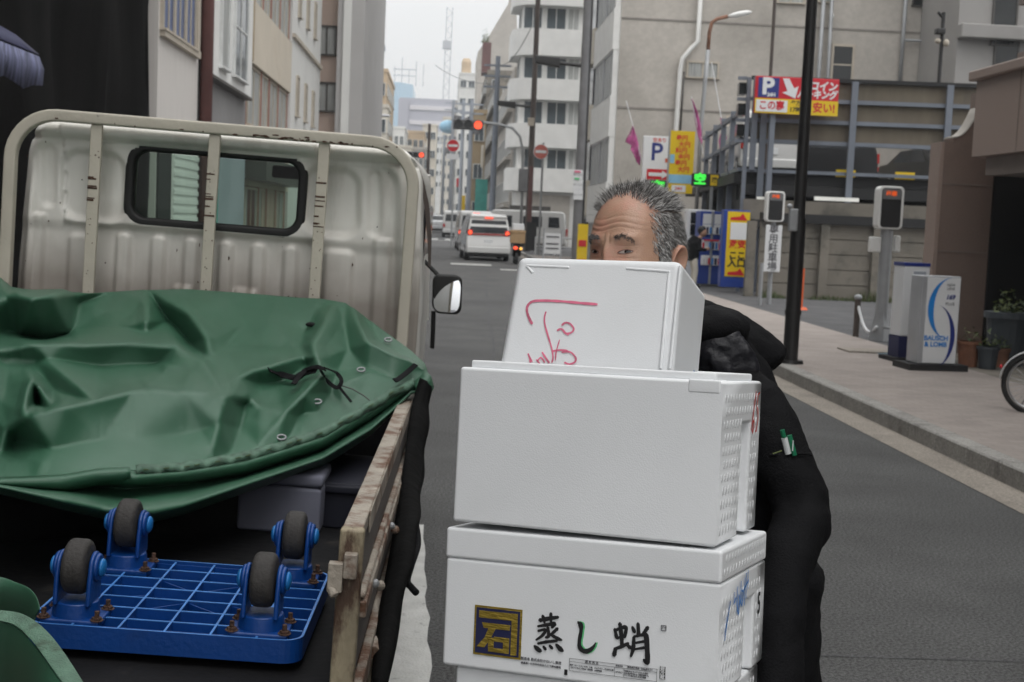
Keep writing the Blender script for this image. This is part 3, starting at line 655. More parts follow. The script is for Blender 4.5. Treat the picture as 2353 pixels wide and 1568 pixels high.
for u in (cpl(2062, 395)[0], cpl(1925, 395)[0]): cpart('wheel_stop', 'sign_yellow', lambda b: b.bb(u, u+.45, .12, .25, zF-.078, zF+.10))
# left flank of the car park, receding along the street
for z in (zF+.02, zF+.75, zF+1.45): cpart('flank_rail', 'steel_blue', lambda b: b.bb(-.2, -.1, .2, 11, z-.05, z+.05))
for y in (2.4, 4.8, 7.2, 9.8): cpart('flank_post', 'steel_blue', lambda b: b.bb(-.22, -.08, y-.07, y+.07, .1, zF+1.6))
cpart('flank_wall', 'dark_steel', lambda b: b.bb(-.05, .02, .3, 11, .8, zF-.1))
# concrete panel wall under it
wl, wr = gp(1712, 690, .12), gp(2160, 712, .12)
r = empty('panel_wall', 'old concrete panel wall with weeds along its foot below the car park', 'wall', (9.5, 30.3, 0))
wx0, wx1, wy = 7.2, 14.5, 30.3; wz = pY(1900, 515, wy).z
def wallg(b):
    n = 5; hp = (wz-.1)/n
    for i in range(n): b.bb(wx0, wx1, wy, wy+.1, .1+i*hp+.012, .1+(i+1)*hp-.012); b.bb(wx0, wx1, wy+.03, wy+.09, .1+i*hp-.012, .1+i*hp+.012)
part(r, 'panel', 'concrete_dark', wallg)
for px in (1722, 1890, 2010, 2200): x = pY(px, 600, wy).x; part(r, 'post', 'concrete_dark', lambda b: b.bb(x-.1, x+.1, wy-.12, wy+.02, .1, wz))
part(r, 'coping', 'dark_steel', lambda b: b.bb(wx0, wx1, wy-.16, wy+.16, wz+.003, wz+.2))
b = MB()
for i in range(2600):
    x = random.uniform(wx0, wx1); t = .5+.5*sin(x*2.1)+.4*sin(x*5.3); hgt = random.uniform(.04, .20)*(t+.35); y = wy-.08-random.random()*.5; a = random.uniform(0, 6); l = .012
    if hgt <= .01: continue
    b.add([(x-l*cos(a), y-l*sin(a), .1), (x+l*cos(a), y+l*sin(a), .1), (x+random.uniform(-.05, .05), y+random.uniform(-.05, .05), .1+hgt)], [(0, 1, 2)], random.randrange(2))
o = build(b, 'weeds', ['moss', 'plant']); tagp(o, 'low weeds and moss along the foot of the concrete panel wall', 'weeds', kind='stuff')

# ================================================================== VEHICLES
def vehicle(name, label, cat, loc, rz, paint, L, Wd, Ht, prof, belt, inset, wheels=(.32, .18), wy=(.85, -.9), group=None, glass_rear=True, lamps='on', lampz=(.8, 1.1), rearwin=None, sidewin=None, bumper=True, plate=True, roofx=.90, brake=None, lampw=.16):
    # local: rear end faces -Y, origin on the ground at the rear axle line middle
    r = empty(name, label, cat, loc, (0, 0, rz), group)
    hw = Wd/2; b = MB(); n = len(prof)
    def ins(z): return hw if z <= belt else hw-(hw*(1-roofx))*(z-belt)/(Ht-belt)
    V = []
    for y, z in prof: w = ins(z); V += [(-w, y, z), (w, y, z)]
    # extra loops make the sides follow the tumblehome
    F = [tuple(2*i for i in range(n)), tuple(2*i+1 for i in range(n-1, -1, -1))]+[(2*i, 2*i+1, 2*((i+1) % n)+1, 2*((i+1) % n)) for i in range(n)]
    b.add(V, F); bo = build(b, 'body', paint, r, bevel=.07, seg=3)
    def yrear(z):
        best = None
        for i in range(n):
            (ya, za), (yb, zb) = prof[i], prof[(i+1) % n]
            if min(za, zb)-1e-6 <= z <= max(za, zb)+1e-6 and abs(za-zb) > 1e-6:
                y = ya+(yb-ya)*(z-za)/(zb-za); best = y if best is None else min(best, y)
        return best
    if rearwin:
        za, zb, f = rearwin; ya, yb = yrear(za), yrear(zb); wa, wb = ins(za)*f, ins(zb)*f*.98
        b = MB().add([(-wa, ya-.012, za), (wa, ya-.012, za), (wb, yb-.012, zb), (-wb, yb-.012, zb), (-wa, ya+.03, za), (wa, ya+.03, za), (wb, yb+.03, zb), (-wb, yb+.03, zb)], [(0, 1, 2, 3), (7, 6, 5, 4), (0, 4, 5, 1), (1, 5, 6, 2), (2, 6, 7, 3), (3, 7, 4, 0)])
        build(b, 'rear_window', 'car_glass', r, bevel=.02, seg=2)
    if sidewin:
        for s in (-1, 1):
            for (y0, y1, y2, y3, za, zb) in sidewin:
                wa, wb = ins(za)+.006, ins(zb)+.006
                b = MB().add([(s*wa, y0, za), (s*wa, y1, za), (s*wb, y2, zb), (s*wb, y3, zb), (s*(wa-.03), y0, za), (s*(wa-.03), y1, za), (s*(wb-.03), y2, zb), (s*(wb-.03), y3, zb)], [(0, 1, 2, 3), (7, 6, 5, 4), (0, 4, 5, 1), (1, 5, 6, 2), (2, 6, 7, 3), (3, 7, 4, 0)])
                build(b, 'side_window', 'car_glass', r)
    wr, ww = wheels
    for s in (-1, 1):
        for y in wy:
            t = build(MB().cyl((s*(hw-ww), y, wr), (s*(hw+.005), y, wr), wr, n=22), 'wheel', 'tyre', r, bevel=.02, seg=2)
            build(MB().cyl((s*(hw-.02), y, wr), (s*(hw+.012), y, wr), wr*.62, n=16), 'rim', 'rim', t)
        if lamps:
            za, zb = lampz; yy = yrear((za+zb)/2)
            tl = build(MB().box((s*(ins(zb)-lampw*.5), yy, (za+zb)/2), (lampw, .07, zb-za)), 'tail_light', 'redlens', r, bevel=.02, seg=2)
            if lamps == 'on': build(MB().ell((s*(ins(zb)-lampw*.5), yy-.04, za+(zb-za)*.5), (.075, .02, .085), 12, 8), 'bulb', 'lamp_red', tl)
    if brake: build(MB().box((0, yrear(brake)-.02, brake), (.32, .05, .05)), 'brake_light', 'lamp_red', r)
    if bumper: build(MB().bb(-hw*.97, hw*.97, yrear(.45)-.06, yrear(.45)+.05, .32, .56), 'bumper', paint, r, bevel=.03, seg=2)
    if lamps == 'off':
        ye = max(p[0] for p in prof)
        for s in (-1, 1): build(MB().ell((s*hw*.74, ye-.06, .72), (.17, .10, .075), 14, 8), 'headlight', 'sign_white', r, smooth=True)
    if plate: build(MB().bb(-.165, .165, yrear(.75)-.02, yrear(.75)+.01, .68, .85), 'number_plate', 'sign_white', r)
    build(MB().bb(-hw*.85, hw*.85, prof[0][0]+.1, prof[0][0]+L*.9, .16, .32), 'underside', 'rubber', r)
    return r
g = gp(1120, 600)
mini_prof = [(.06, .28), (-.05, .45), (-.06, .62), (.02, .80), (.04, 1.02), (.14, 1.40), (.24, 1.66), (.16, 1.76), (.45, 1.85), (2.6, 1.86), (3.5, 1.55), (4.1, 1.10), (4.75, .92), (4.8, .32)]
mv = vehicle('minivan', 'white minivan with glowing tail lights braking in the lane ahead', 'car', (g.x, 52.5, 0), radians(3), 'car_white', 4.8, 1.74, 1.86, mini_prof, 1.02, .1, rearwin=(1.08, 1.60, .92), roofx=.80, sidewin=[(.5, 1.7, 1.6, .65, 1.06, 1.62), (1.8, 2.9, 2.55, 1.8, 1.06, 1.62), (3.0, 3.75, 3.2, 2.75, 1.06, 1.52)], lampz=(.98, 1.22), wy=(.85, 3.7), brake=1.69, lampw=.2)
loc_mv = [('garnish', 'redlens', (-.62, .62, -.005, .05, 1.02, 1.07)), ('lower_bumper', 'rubber', (-.78, .78, -.075, .0, .24, .36)), ('reflector', 'redlens', (-.80, -.60, -.085, -.03, .50, .54)), ('reflector', 'redlens', (.60, .80, -.085, -.03, .50, .54)), ('wiper', 'rubber', (-.05, .42, .03, .06, 1.12, 1.135))]
for n_, m_, q_ in loc_mv: build(MB().bb(*q_), n_, m_, mv)
van_prof = [(0, .35), (-.02, .9), (.04, 1.35), (.12, 1.90), (.3, 1.98), (3.9, 1.98), (4.35, 1.35), (4.65, .95), (4.68, .35)]
a = pY(1092, 578, 66)
vehicle('cargo_van', 'white high roof cargo van stopped ahead of the minivan', 'van', (a.x, 66, gz(66)), radians(2), 'car_white', 4.7, 1.72, 1.98, van_prof, 1.1, .1, rearwin=(1.18, 1.74, .86), sidewin=[(.6, 1.9, 1.9, .65, 1.15, 1.72), (2.1, 3.4, 3.3, 2.1, 1.15, 1.72)], lampz=(.75, 1.05), wy=(.8, 3.5), brake=1.86)
a = pY(1200, 560, 72)
vehicle('white_van', 'white van turning side on behind the brown pole', 'van', (a.x+2.35, 72, gz(72)), radians(83), 'car_white', 4.7, 1.72, 2.1, [(y, z*1.06) for y, z in van_prof], 1.15, .1, rearwin=(1.22, 1.80, .86), sidewin=[(.35, .95, .95, .4, 1.25, 1.8), (1.3, 2.3, 2.3, 1.3, 1.25, 1.8), (2.9, 3.9, 3.7, 2.9, 1.2, 1.8)], lampz=(.8, 1.2), wy=(.8, 3.5), lamps='off')
sed = [(0, .32), (-.03, .6), (.05, .95), (.55, 1.0), (1.1, 1.40), (2.4, 1.45), (3.2, 1.0), (4.2, .85), (4.35, .35)]
def sedan(name, label, loc, rz, paint, lamps='off', **kw):
    return vehicle(name, label, 'car', loc, rz, paint, 4.4, 1.7, 1.45, sed, .95, .1, rearwin=(1.03, 1.36, .8), sidewin=[(.95, 1.8, 1.75, 1.15, 1.0, 1.38), (1.85, 2.9, 2.4, 1.85, 1.0, 1.38)], lampz=(.7, .9), wy=(.8, 3.5), lamps=lamps, roofx=.80, **kw)
def onroad(px, py, Y): a = pY(px, py, Y); return (a.x, Y, gz(Y))
sedan('sedan', 'pale sedan driving away far down the street beside the truck cab', onroad(1009, 525, 108), radians(1), 'car_silver')
sedan('sedan', 'small white car farthest along the street, left of the pale sedan', onroad(985, 515, 150), 0, 'car_white')
vehicle('delivery_van', 'small white delivery van between the far sedan and the cargo van', 'van', onroad(1043, 540, 94), radians(1), 'car_white', 4.2, 1.6, 1.9, [(y*.9, z*.95) for y, z in van_prof], 1.1, .1, rearwin=(1.12, 1.62, .82), lampz=(.7, .95), wy=(.7, 3.1), lamps='off')
# upper deck cars
Mcp = MW[cp]; deckz = zF-.08
def ondeck(px, py, v): u = cpl(px, py, v)[0]; return Mcp @ Vector((u, v, deckz))
big = [(0, .35), (-.02, .9), (.05, 1.2), (.25, 1.70), (.5, 1.82), (3.1, 1.82), (3.9, 1.25), (4.85, 1.0), (4.9, .35)]
vehicle('black_minivan', 'long black minivan parked on the upper deck behind the rails', 'car', ondeck(2003, 390, 9.3), TH+pi/2, 'car_black', 4.9, 1.8, 1.82, big, 1.15, .1, rearwin=(1.2, 1.6, .85), sidewin=[(.6, 1.9, 1.85, .7, 1.2, 1.65), (2.0, 3.1, 3.0, 2.0, 1.2, 1.65), (3.2, 3.75, 3.3, 3.15, 1.2, 1.6)], wy=(.9, 3.9), lamps='off')
sedan('black_sedan', 'dark sedan parked nose right on the upper deck beside the granite wing', ondeck(2070, 395, 12.6), TH+pi+.3, 'car_black')
vehicle('white_deck_van', 'white van parked on the upper deck behind the pink flags', 'van', Mcp @ Vector((1.35, 8.6, deckz)), TH, 'car_white', 4.7, 1.7, 1.98, van_prof, 1.1, .1, rearwin=(1.15, 1.74, .86), sidewin=[(.6, 1.9, 1.9, .65, 1.15, 1.72)], wy=(.8, 3.5), lamps='off')
vehicle('white_deck_van', 'white van with dark rear glass on the upper deck nearest the corner post', 'van', Mcp @ Vector((1.05, 3.6, deckz)), TH, 'car_white', 4.5, 1.68, 1.9, [(y, z*.95) for y, z in van_prof], 1.1, .1, rearwin=(1.12, 1.6, .84), wy=(.8, 3.4), lamps='off')
# motor scooter with a delivery box
g = gp(1192, 612); r = empty('delivery_scooter', 'dark delivery scooter with a wooden brown box on its rack beside the minivan', 'scooter', (g.x, 50, 0))
def loc_(r, name, m, fn, **kw): b = MB(); fn(b); return build(b, name, m, r, **kw)
for y in (0, 1.2): t = loc_(r, 'wheel', 'tyre', lambda b: b.cyl((-.06, y, .25), (.06, y, .25), .25, n=18), bevel=.02); build(MB().cyl((-.065, y, .25), (.065, y, .25), .14, n=14), 'rim', 'rim', t)
loc_(r, 'body', 'car_black', lambda b: b.prism([(-.25, .55), (-.1, .3), (.7, .28), (1.0, .5), (1.15, 1.0), (1.05, 1.0), (.85, .5), (.55, .45), (.45, .75), (-.2, .78)], -.16, .16, 'x'), bevel=.04)
loc_(r, 'box', 'carton', lambda b: [b.bb(-.27, .27, -.4, .1, .80, 1.25), b.bb(-.29, .29, -.42, .12, 1.18, 1.27)], bevel=.01, seg=1)
loc_(r, 'load', 'sign_white', lambda b: b.bb(-.2, .22, -.35, .06, 1.28, 1.52), bevel=.02)
loc_(r, 'handlebar', 'rubber', lambda b: [b.cyl((-.34, 1.02, 1.06), (.34, 1.02, 1.06), .02), b.cyl((0, 1.15, .3), (0, 1.02, 1.06), .03)])
loc_(r, 'tail_light', 'lamp_red', lambda b: b.ell((-.06, -.28, .62), (.085, .03, .06), 12, 8)); loc_(r, 'indicator', 'lamp_amber', lambda b: b.ell((.14, -.27, .60), (.05, .03, .05), 10, 8))

# ================================================================== STREET FURNITURE
def pole(name, label, p_top, p_bot, r0, r1, m, cat='pole', base=None):
    r = empty(name, label, cat, p_bot); b = MB().cyl(p_bot, p_top, r1, r0, n=18); build(b, 'pole', m, r, world=True, smooth=False, weld=False); return r
# near black lamp post
B = gp(1815, 835, .13); r = empty('lamp_post', 'tall black lamp post on the pavement behind the carrier', 'lamp post', B)
part(r, 'pole', 'pole_black', lambda b: [b.cyl(B, B+Vector((0, 0, 1.62)), .085, .082, 20), b.cyl(B+Vector((0, 0, 1.621)), B+Vector((.0, 0, 8)), .066, .05, 20)])
part(r, 'base_plate', 'pole_black', lambda b: b.cyl(B, B+Vector((0, 0, .04)), .15, .14, 20))
part(r, 'collar', 'pole_black', lambda b: b.cyl(B+Vector((0, 0, .55)), B+Vector((0, 0, .60)), .092, .092, 20))
a = pY(1822, 505, B.y-.09); part(r, 'control_box', 'galv', lambda b: b.bb(a.x-.05, a.x+.05, B.y-.13, B.y-.075, a.z-.13, a.z+.12), bevel=.015)
part(r, 'cap', 'alu', lambda b: b.ell((a.x-.045, B.y-.1, a.z+.145), (.035, .035, .03), 10, 6))
# dark street lamps farther on
def lamp_post(label, px_b, Y, arm_px, m='pole_brown', rad=.15):
    B = pY(px_b[0], px_b[1], Y); B.z = .12; top = pY(*px_b[2:4], Y)
    r = empty('street_lamp', label, 'street lamp', B, group='dark street lamps along the right kerb')
    T = Vector((top.x, Y, top.z)) ; T.x = B.x
    part(r, 'pole', m, lambda b: b.cyl(B, (B.x, Y, 14), rad, rad*.7, 16))
    h = pY(arm_px[0], arm_px[1], Y); tip = pY(arm_px[2], arm_px[3], Y)
    part(r, 'arm', 'pole_black', lambda b: b.cyl((B.x, Y, h.z), (tip.x*.55+B.x*.45, Y, h.z*.45+tip.z*.55), .07, .06, 10))
    part(r, 'head', 'pole_black', lambda b: b.prism([(tip.x, tip.z-.1), (tip.x, tip.z+.14), (tip.x*.5+B.x*.5, tip.z*.5+h.z*.5+.16), (tip.x*.5+B.x*.5, tip.z*.5+h.z*.5-.16)], Y-.16, Y+.16, 'y'), bevel=.03)
    return r, B
r, B = lamp_post('brown street lamp with paper notices taped to its pole and a flat head', (1325, 570, 1345, 20), 44, (1343, 152, 1229, 138), 'pole_grey', .17)
part(r, 'cover', 'pole_black', lambda b: b.cyl((B.x+.14, 43.95, .12), (B.x+.1, 43.95, 14), .06, .05, 8))
for i, (py, m) in enumerate(((402, 'sign_white'), (425, 'sign_white'), (448, 'sign_white'))):
    a = pY(1328, py, 43.8); part(r, 'notice', m, lambda b: b.bb(a.x-.15, a.x+.16, 43.80, 43.825, a.z-.16, a.z+.16))
    txt('おしらせ', 'lettering', 'ink_grey', r, TS(a.x-B.x, 43.795-B.y, a.z-B.z), .075)
a = pY(1327, 395, 43.78); part(r, 'notice', 'ink_pink', lambda b: b.bb(a.x-.1, a.x+.1, 43.775, 43.79, a.z-.03, a.z+.03)); a = pY(1327, 411, 43.78); part(r, 'notice', 'ink_green', lambda b: b.bb(a.x-.1, a.x+.06, 43.775, 43.79, a.z-.03, a.z+.03))
r, B = lamp_post('slim brown street lamp beyond the one with notices, red plate on its pole', (1211, 580, 1237, 10), 68, (1222, 246, 1143, 238), 'pole_brown', .17)
part(r, 'plate', 'redbrown', lambda b: b.bb(B.x-.09, B.x+.13, 67.76, 67.8, 1.2, 4.4))
part(r, 'box', 'frame_beige', lambda b: b.bb(B.x-.26, B.x+.05, 67.6, 67.8, 6.4, 6.8)); part(r, 'box', 'rubber', lambda b: b.bb(B.x-.1, B.x+.4, 67.5, 67.8, .2, 1.6))
# blue grey utility pole with light arm
B = pY(1128, 540, 90); B.z = gz(90); r = empty('utility_pole', 'thin blue grey utility pole left of the slim street lamp', 'pole', B)
part(r, 'pole', 'steel_blue', lambda b: b.cyl(B, (B.x+.0, 90, pY(1150, 130, 90).z), .22, .16, 10)); a = pY(1150, 150, 90)
part(r, 'crossarm', 'steel_blue', lambda b: [b.bb(B.x-.9, B.x+.9, 89.9, 90.1, a.z-z, a.z-z+.12) for z in (.1, .8, 1.5)])
for s_, (px, Yd, lab) in enumerate(((1066, 120, 'grey utility pole with crossarms in the middle of the far street'), (1085, 104, 'dark utility pole close to the green construction sheet'), (1022, 170, 'thin distant utility pole right of the far red light'), (1043, 140, 'pale distant utility pole under the round no entry sign'))):
    a = pY(px, 230 if s_ != 2 else 310, Yd); g0 = gz(Yd); r = empty('utility_pole', lab, 'pole', (a.x, Yd, g0), group='utility poles in the far street')
    part(r, 'pole', 'bluegrey', lambda b: b.cyl((a.x, Yd, g0), (a.x, Yd, a.z), .2, .14, 9)); part(r, 'crossarm', 'bluegrey', lambda b: [b.bb(a.x-.9, a.x+.9, Yd-.08, Yd+.08, a.z-k_, a.z-k_+.12) for k_ in (.4, 1.1)]); part(r, 'transformer', 'pole_grey', lambda b: b.cyl((a.x+.4, Yd-.3, a.z-2.6), (a.x+.4, Yd-.3, a.z-1.6), .28, n=10))
for i, (A_, B2_, lab) in enumerate((((1150, 165, 90), (1085, 262, 104), 'overhead wire sagging from the thin blue grey pole to the dark pole'), ((1085, 250, 104), (1066, 268, 120), 'short overhead wire between the two middle poles of the far street'), ((1150, 190, 90), (1000, 150, 100), 'overhead wire crossing the far street in front of the sky'), ((1150, 150, 90), (1222, 60, 68), 'overhead wire from the blue grey pole to the slim brown street lamp'))):
    a, c = pY(*A_), pY(*B2_); tagp(build(MB().tube([a.lerp(c, t)-Vector((0, 0, 2.0*t*(1-t))) for t in [q_/14 for q_ in range(15)]], .022, 5), 'overhead_wire', 'pole_grey'), lab, 'wire', 'overhead wires in the far street')
# shop signs hanging out over the far street
rng = random.Random(3)
for i, (px, py, w, h, Yd, m, lab) in enumerate(((853, 240, 10, 130, 78, 'redlens', 'tall dark red vertical sign on the left side of the far street'), (863, 262, 6, 60, 78.5, 'sign_white', 'slim white vertical sign beside the tall dark red one'), (1065, 470, 8, 40, 118, 'sign_yellow', 'yellow vertical shop sign low in the far street'), (1052, 420, 7, 20, 128, 'lamp_off', 'small red square shop sign in the far street'), (1092, 380, 7, 60, 116, 'sign_white', 'white vertical shop sign left of the teal sheet'), (1078, 440, 6, 50, 125, 'bluegrey', 'blue grey vertical shop sign left of the teal sheet'), (1060, 380, 7, 40, 140, 'sign_white', 'short white shop sign below the no entry disc'), (1108, 360, 6, 50, 100, 'cream', 'cream vertical sign above the teal construction sheet'))):
    if m == 'lamp_off': m = 'sign_red'
    a = pY(px, py, Yd); s = Yd/3080; tagp(build(MB().bb(a.x-w*s/2, a.x+w*s/2, Yd-.15, Yd+.15, a.z-h*s/2, a.z+h*s/2), 'shop_sign', m, bevel=.03, seg=1), lab, 'sign')
# round topped pale sign frame on the left
a = pY(868, 258, 76); r = empty('lamp_bracket', 'pale curved lamp bracket in front of the red vertical sign', 'street lamp', (a.x, 76, gz(76)))
P = [pY(x, y, 76) for x, y in ((795, 300), (797, 285), (808, 271), (828, 264), (850, 263), (878, 266))]
part(r, 'arm', 'galv', lambda b: b.tube([Vector((P[0].x, 76, gz(76)))]+P, .09, 8), smooth=True)
part(r, 'head', 'alu', lambda b: b.ell((P[-1].x, 76, P[-1].z), (.5, .14, .09), 12, 8))
# traffic lights
def signal(name, label, px, py, Y, lens, side=1, arm=True, only=3):
    c = pY(px, py, Y); sp = lens*1.22; r = empty(name, label, 'traffic light', (c.x, Y, c.z))
    part(r, 'housing', 'pole_grey', lambda b: b.bb(c.x-sp*1.55, c.x+sp*1.55, Y-.05, Y+.12, c.z-lens*.62, c.z+lens*.62), bevel=.05)
    for i, m in enumerate(('glass_dark', 'glass_dark', 'lamp_red')):
        x = c.x+(i-1)*sp; l = build(MB().cyl((x, Y-.12, c.z), (x, Y-.04, c.z), lens/2, n=20), 'lens', m, r, world=True)
        G = [[(x+cos(t)*lens*.56, yy, c.z+sin(t)*lens*.56) for yy in (Y-.05, Y-.3)] for t in [pi*k_/10 for k_ in range(11)]]
        build(MB().grid(G), 'visor', 'pole_grey', r, world=True, solid=.015)
    return r, c
r, c = signal('traffic_light', 'overhead three lamp traffic light showing red, on a curved arm', 1076, 287, 59, .35)
P = [pY(x, y, 59.1) for x, y in ((1090, 280), (1120, 283), (1150, 287), (1178, 295), (1195, 315), (1201, 345), (1201, 420))]
part(r, 'arm', 'galv', lambda b: b.tube(P+[Vector((P[-1].x, 59.1, .12))], .06, 8), smooth=True)
part(r, 'control_box', 'pole_grey', lambda b: b.bb(P[-1].x-.2, P[-1].x+.2, 58.7, 59.0, 2.9, 3.9), bevel=.03)
r, c = signal('traffic_light', 'smaller distant traffic light glowing red beside the cab corner', 955, 356, 95, .34)
part(r, 'post', 'pole_brown', lambda b: b.cyl((c.x+.9, 95.1, gz(95)), (c.x+.9, 95.1, c.z+2.2), .1, n=8))
# no entry discs
def no_entry(label, px, py, Y, R_, faded=False):
    c = pY(px, py, Y); g0 = gz(Y); r = empty('no_entry_sign', label, 'road sign', (c.x, Y, g0), group='no entry signs over the street')
    part(r, 'disc', 'sign_red' if not faded else 'faded_red', lambda b: b.cyl((c.x, Y, c.z), (c.x, Y+.03, c.z), R_, n=28))
    part(r, 'bar', 'sign_white', lambda b: b.bb(c.x-R_*.78, c.x+R_*.78, Y-.012, Y-.002, c.z-R_*.2, c.z+R_*.2))
    part(r, 'rim', 'sign_white', lambda b: b.cyl((c.x, Y+.012, c.z), (c.x, Y+.028, c.z), R_*1.07, n=28))
    part(r, 'post', 'galv', lambda b: b.cyl((c.x+.1, Y+.1, g0), (c.x+.1, Y+.1, c.z+.4), .05, n=8)); return r, c
M['faded_red'] = mat('faded_red', (.50, .13, .10), .5)
r, c = no_entry('bright red round no entry sign over the far street', 1041, 335, 74, .32)
part(r, 'supplement', 'sign_white', lambda b: b.bb(c.x-.35, c.x+.35, 73.98, 74.0, c.z-.75, c.z-.45))
no_entry('faded red no entry sign just right of the slim street lamp', 1243, 349, 60, .31, True)
# construction board by the crossing
a = pY(1268, 590, 46); r = empty('notice_board', 'white metal notice board on legs at the kerb beyond the carrier', 'board', (a.x, 46, 0))
part(r, 'panel', 'sign_white', lambda b: b.bb(a.x-.32, a.x+.32, 45.98, 46.02, .55, 1.25)); part(r, 'leg', 'alu', lambda b: b.cyl((a.x-.3, 46, .12), (a.x-.3, 46, 1.4), .03)); part(r, 'leg', 'alu', lambda b: b.cyl((a.x+.3, 46, .12), (a.x+.3, 46, 1.4), .03))
part(r, 'text_lines', 'ink_grey', lambda b: [b.bb(a.x-.22, a.x+.22, 45.97, 45.979, z, z+.05) for z in (.7, .86, 1.1)])
b = MB()
for i in range(6): x = 4.3+i*.9; b.cyl((x, 62.5, .1), (x, 62.5, .95), .04, n=8)
for z in (.5, .92): b.cyl((4.3, 62.5, z), (8.8, 62.5, z), .03, n=8)
tagp(build(b, 'guard_fence', 'sign_white'), 'white tubular guard fence at the street corner behind the notice board', 'fence')
# yellow standing banner at the left of the head
a = pY(1337, 552, 42); tagp(build(MB().bb(a.x-.14, a.x+.18, 41.98, 42.02, .15, pY(1337, 515, 42).z), 'nobori_banner', 'sign_yellow'), 'yellow upright banner with red marks beside the taped lamp pole', 'banner')
o = [x for x in COL.objects if x.name.startswith('nobori_banner')][-1]
build(MB().bb(a.x-.1, a.x+.14, 41.965, 41.979, .9, 1.1), 'mark', 'sign_red', o); build(MB().bb(a.x-.1, a.x+.14, 41.965, 41.979, .25, .5), 'mark', 'sign_red', o)

# --- parking signs
def board(name, label, x0, y0, x1, y1, Y, m, d=.12, bevel=.01, cat='sign'):
    a, c = pY(x0, y0, Y), pY(x1, y1, Y); r = empty(name, label, cat, ((a.x+c.x)/2, Y, (a.z+c.z)/2), (0, radians(0), 0))
    w, h = c.x-a.x, a.z-c.z; build(MB().bb(-w/2, w/2, 0, d, -h/2, h/2), 'panel', m, r, bevel=bevel, seg=1); return r, w, h
# big coin parking sign
r, w, h = board('parking_sign', 'large red and yellow coin parking sign on the car park corner', 1738, 174, 1924, 268, 31.9, 'sign_red')
def lp(name, m, fn, y=-.004, t=.006): b = MB(); fn(b, y-t, y); return build(b, name, m, r)
lp('yellow_band', 'sign_yellow', lambda b, a, c: b.bb(-w/2, w/2, a, c, -h/2, -h*.10))
lp('white_panel', 'sign_white', lambda b, a, c: b.bb(-w/2+.03, -w*.11, a, c, -h*.46, -h*.14), y=-.011)
lp('blue_square', 'sign_blue', lambda b, a, c: b.bb(-w*.47, -w*.22, a, c, -h*.07, h*.46))
txt('P', 'letter_p', 'sign_white', r, TS(-w*.355, -.013, h*.21), h*.62, .02, sx=1.05)
txt('24H', 'lettering', 'sign_white', r, TS(-w*.31, -.014, h*.0), h*.13, .006)
txt('コイン', 'lettering', 'sign_white', r, TS(w*.31, -.006, h*.28), h*.27, .011, shear=.18, sx=.95)
txt('パーキング', 'lettering', 'sign_white', r, TS(w*.24, -.006, h*.05), h*.25, .011, shear=.18, sx=.88)
ar = [(-.30, .62), (.02, .62), (.30, .0), (.50, .12), (.42, -.62), (-.42, -.30), (-.18, -.18)]
lp('arrow', 'sign_white', lambda b, a, c: b.prism([(-w*.085+u*h*.36, h*.19+v*h*.36) for u, v in [(-.62, .75), (-.12, .75), (.30, .02), (.62, .22), (.42, -.72), (-.62, -.32), (-.22, -.20)]], a, c, 'y'))
txt('この裏', 'lettering', 'sign_red', r, TS(-w*.30, -.020, -h*.30), h*.27, .006, sx=.88)
txt('夕方', 'lettering', 'ink_black', r, TS(-w*.01, -.012, -h*.20), h*.15, .004); txt('17時', 'lettering', 'ink_black', r, TS(-w*.01, -.012, -h*.38), h*.17, .004)
txt('安い!', 'lettering', 'sign_red', r, TS(w*.33, -.012, -h*.31), h*.30, .008, sx=.92)
part(r, 'post', 'steel_blue', lambda b: b.bb(7.68, 7.80, 31.98, 32.1, .1, pY(1800, 262, 31.9).z)); 
b = MB().cyl((pY(1790, 100, 34).x-.05, 34.5, 3), (pY(1790, 100, 34).x-.05, 34.5, 10), .045, n=8); tagp(build(b, 'antenna_pole', 'pole_brown'), 'thin dark vertical pole rising behind the coin parking sign', 'pole')
# P tower sign
r, w, h = board('parking_tower_sign', 'white upright parking sign with big navy letter P and green full lamp', 1480, 312, 1546, 450, 40, 'sign_white', .2)
txt('P', 'letter_p', 'sign_blue', r, TS(-w*.08, -.004, h*.22), h*.42, .012)
txt('空あり', 'lettering', 'ink_red', r, TS(.0, -.004, h*.43), h*.08, .002)
lp('red_band', 'sign_red', lambda b, a, c: b.bb(-w*.36, w*.36, a, c, -h*.24, -h*.06))
lp('arrow', 'sign_white', lambda b, a, c: b.prism([(-w*.3, -h*.18), (w*.12, -h*.18), (w*.12, -h*.22), (w*.32, -h*.15), (w*.12, -h*.08), (w*.12, -h*.12), (-w*.3, -h*.12)], a, c, 'y'), y=-.011)
lp('screen', 'ink_black', lambda b, a, c: b.bb(-w*.4, w*.4, a, c, -h*.5, -h*.25))
txt('空', 'led_letter', 'led_green', r, TS(0, -.013, -h*.36), h*.2, .012, sx=1.3); lp('emblem', 'orange', lambda b, a, c: b.bb(w*.2, w*.28, a, c, h*.06, h*.13))
lp('post', 'galv', lambda b, a, c: b.bb(-w*.2, -w*.05, .05, .15, -2.0-h*.5+.6, -h*.5)); lp('side_frame', 'pole_grey', lambda b, a, c: b.bb(w*.502, w*.66, .02, .18, -h*.5, h*.42))
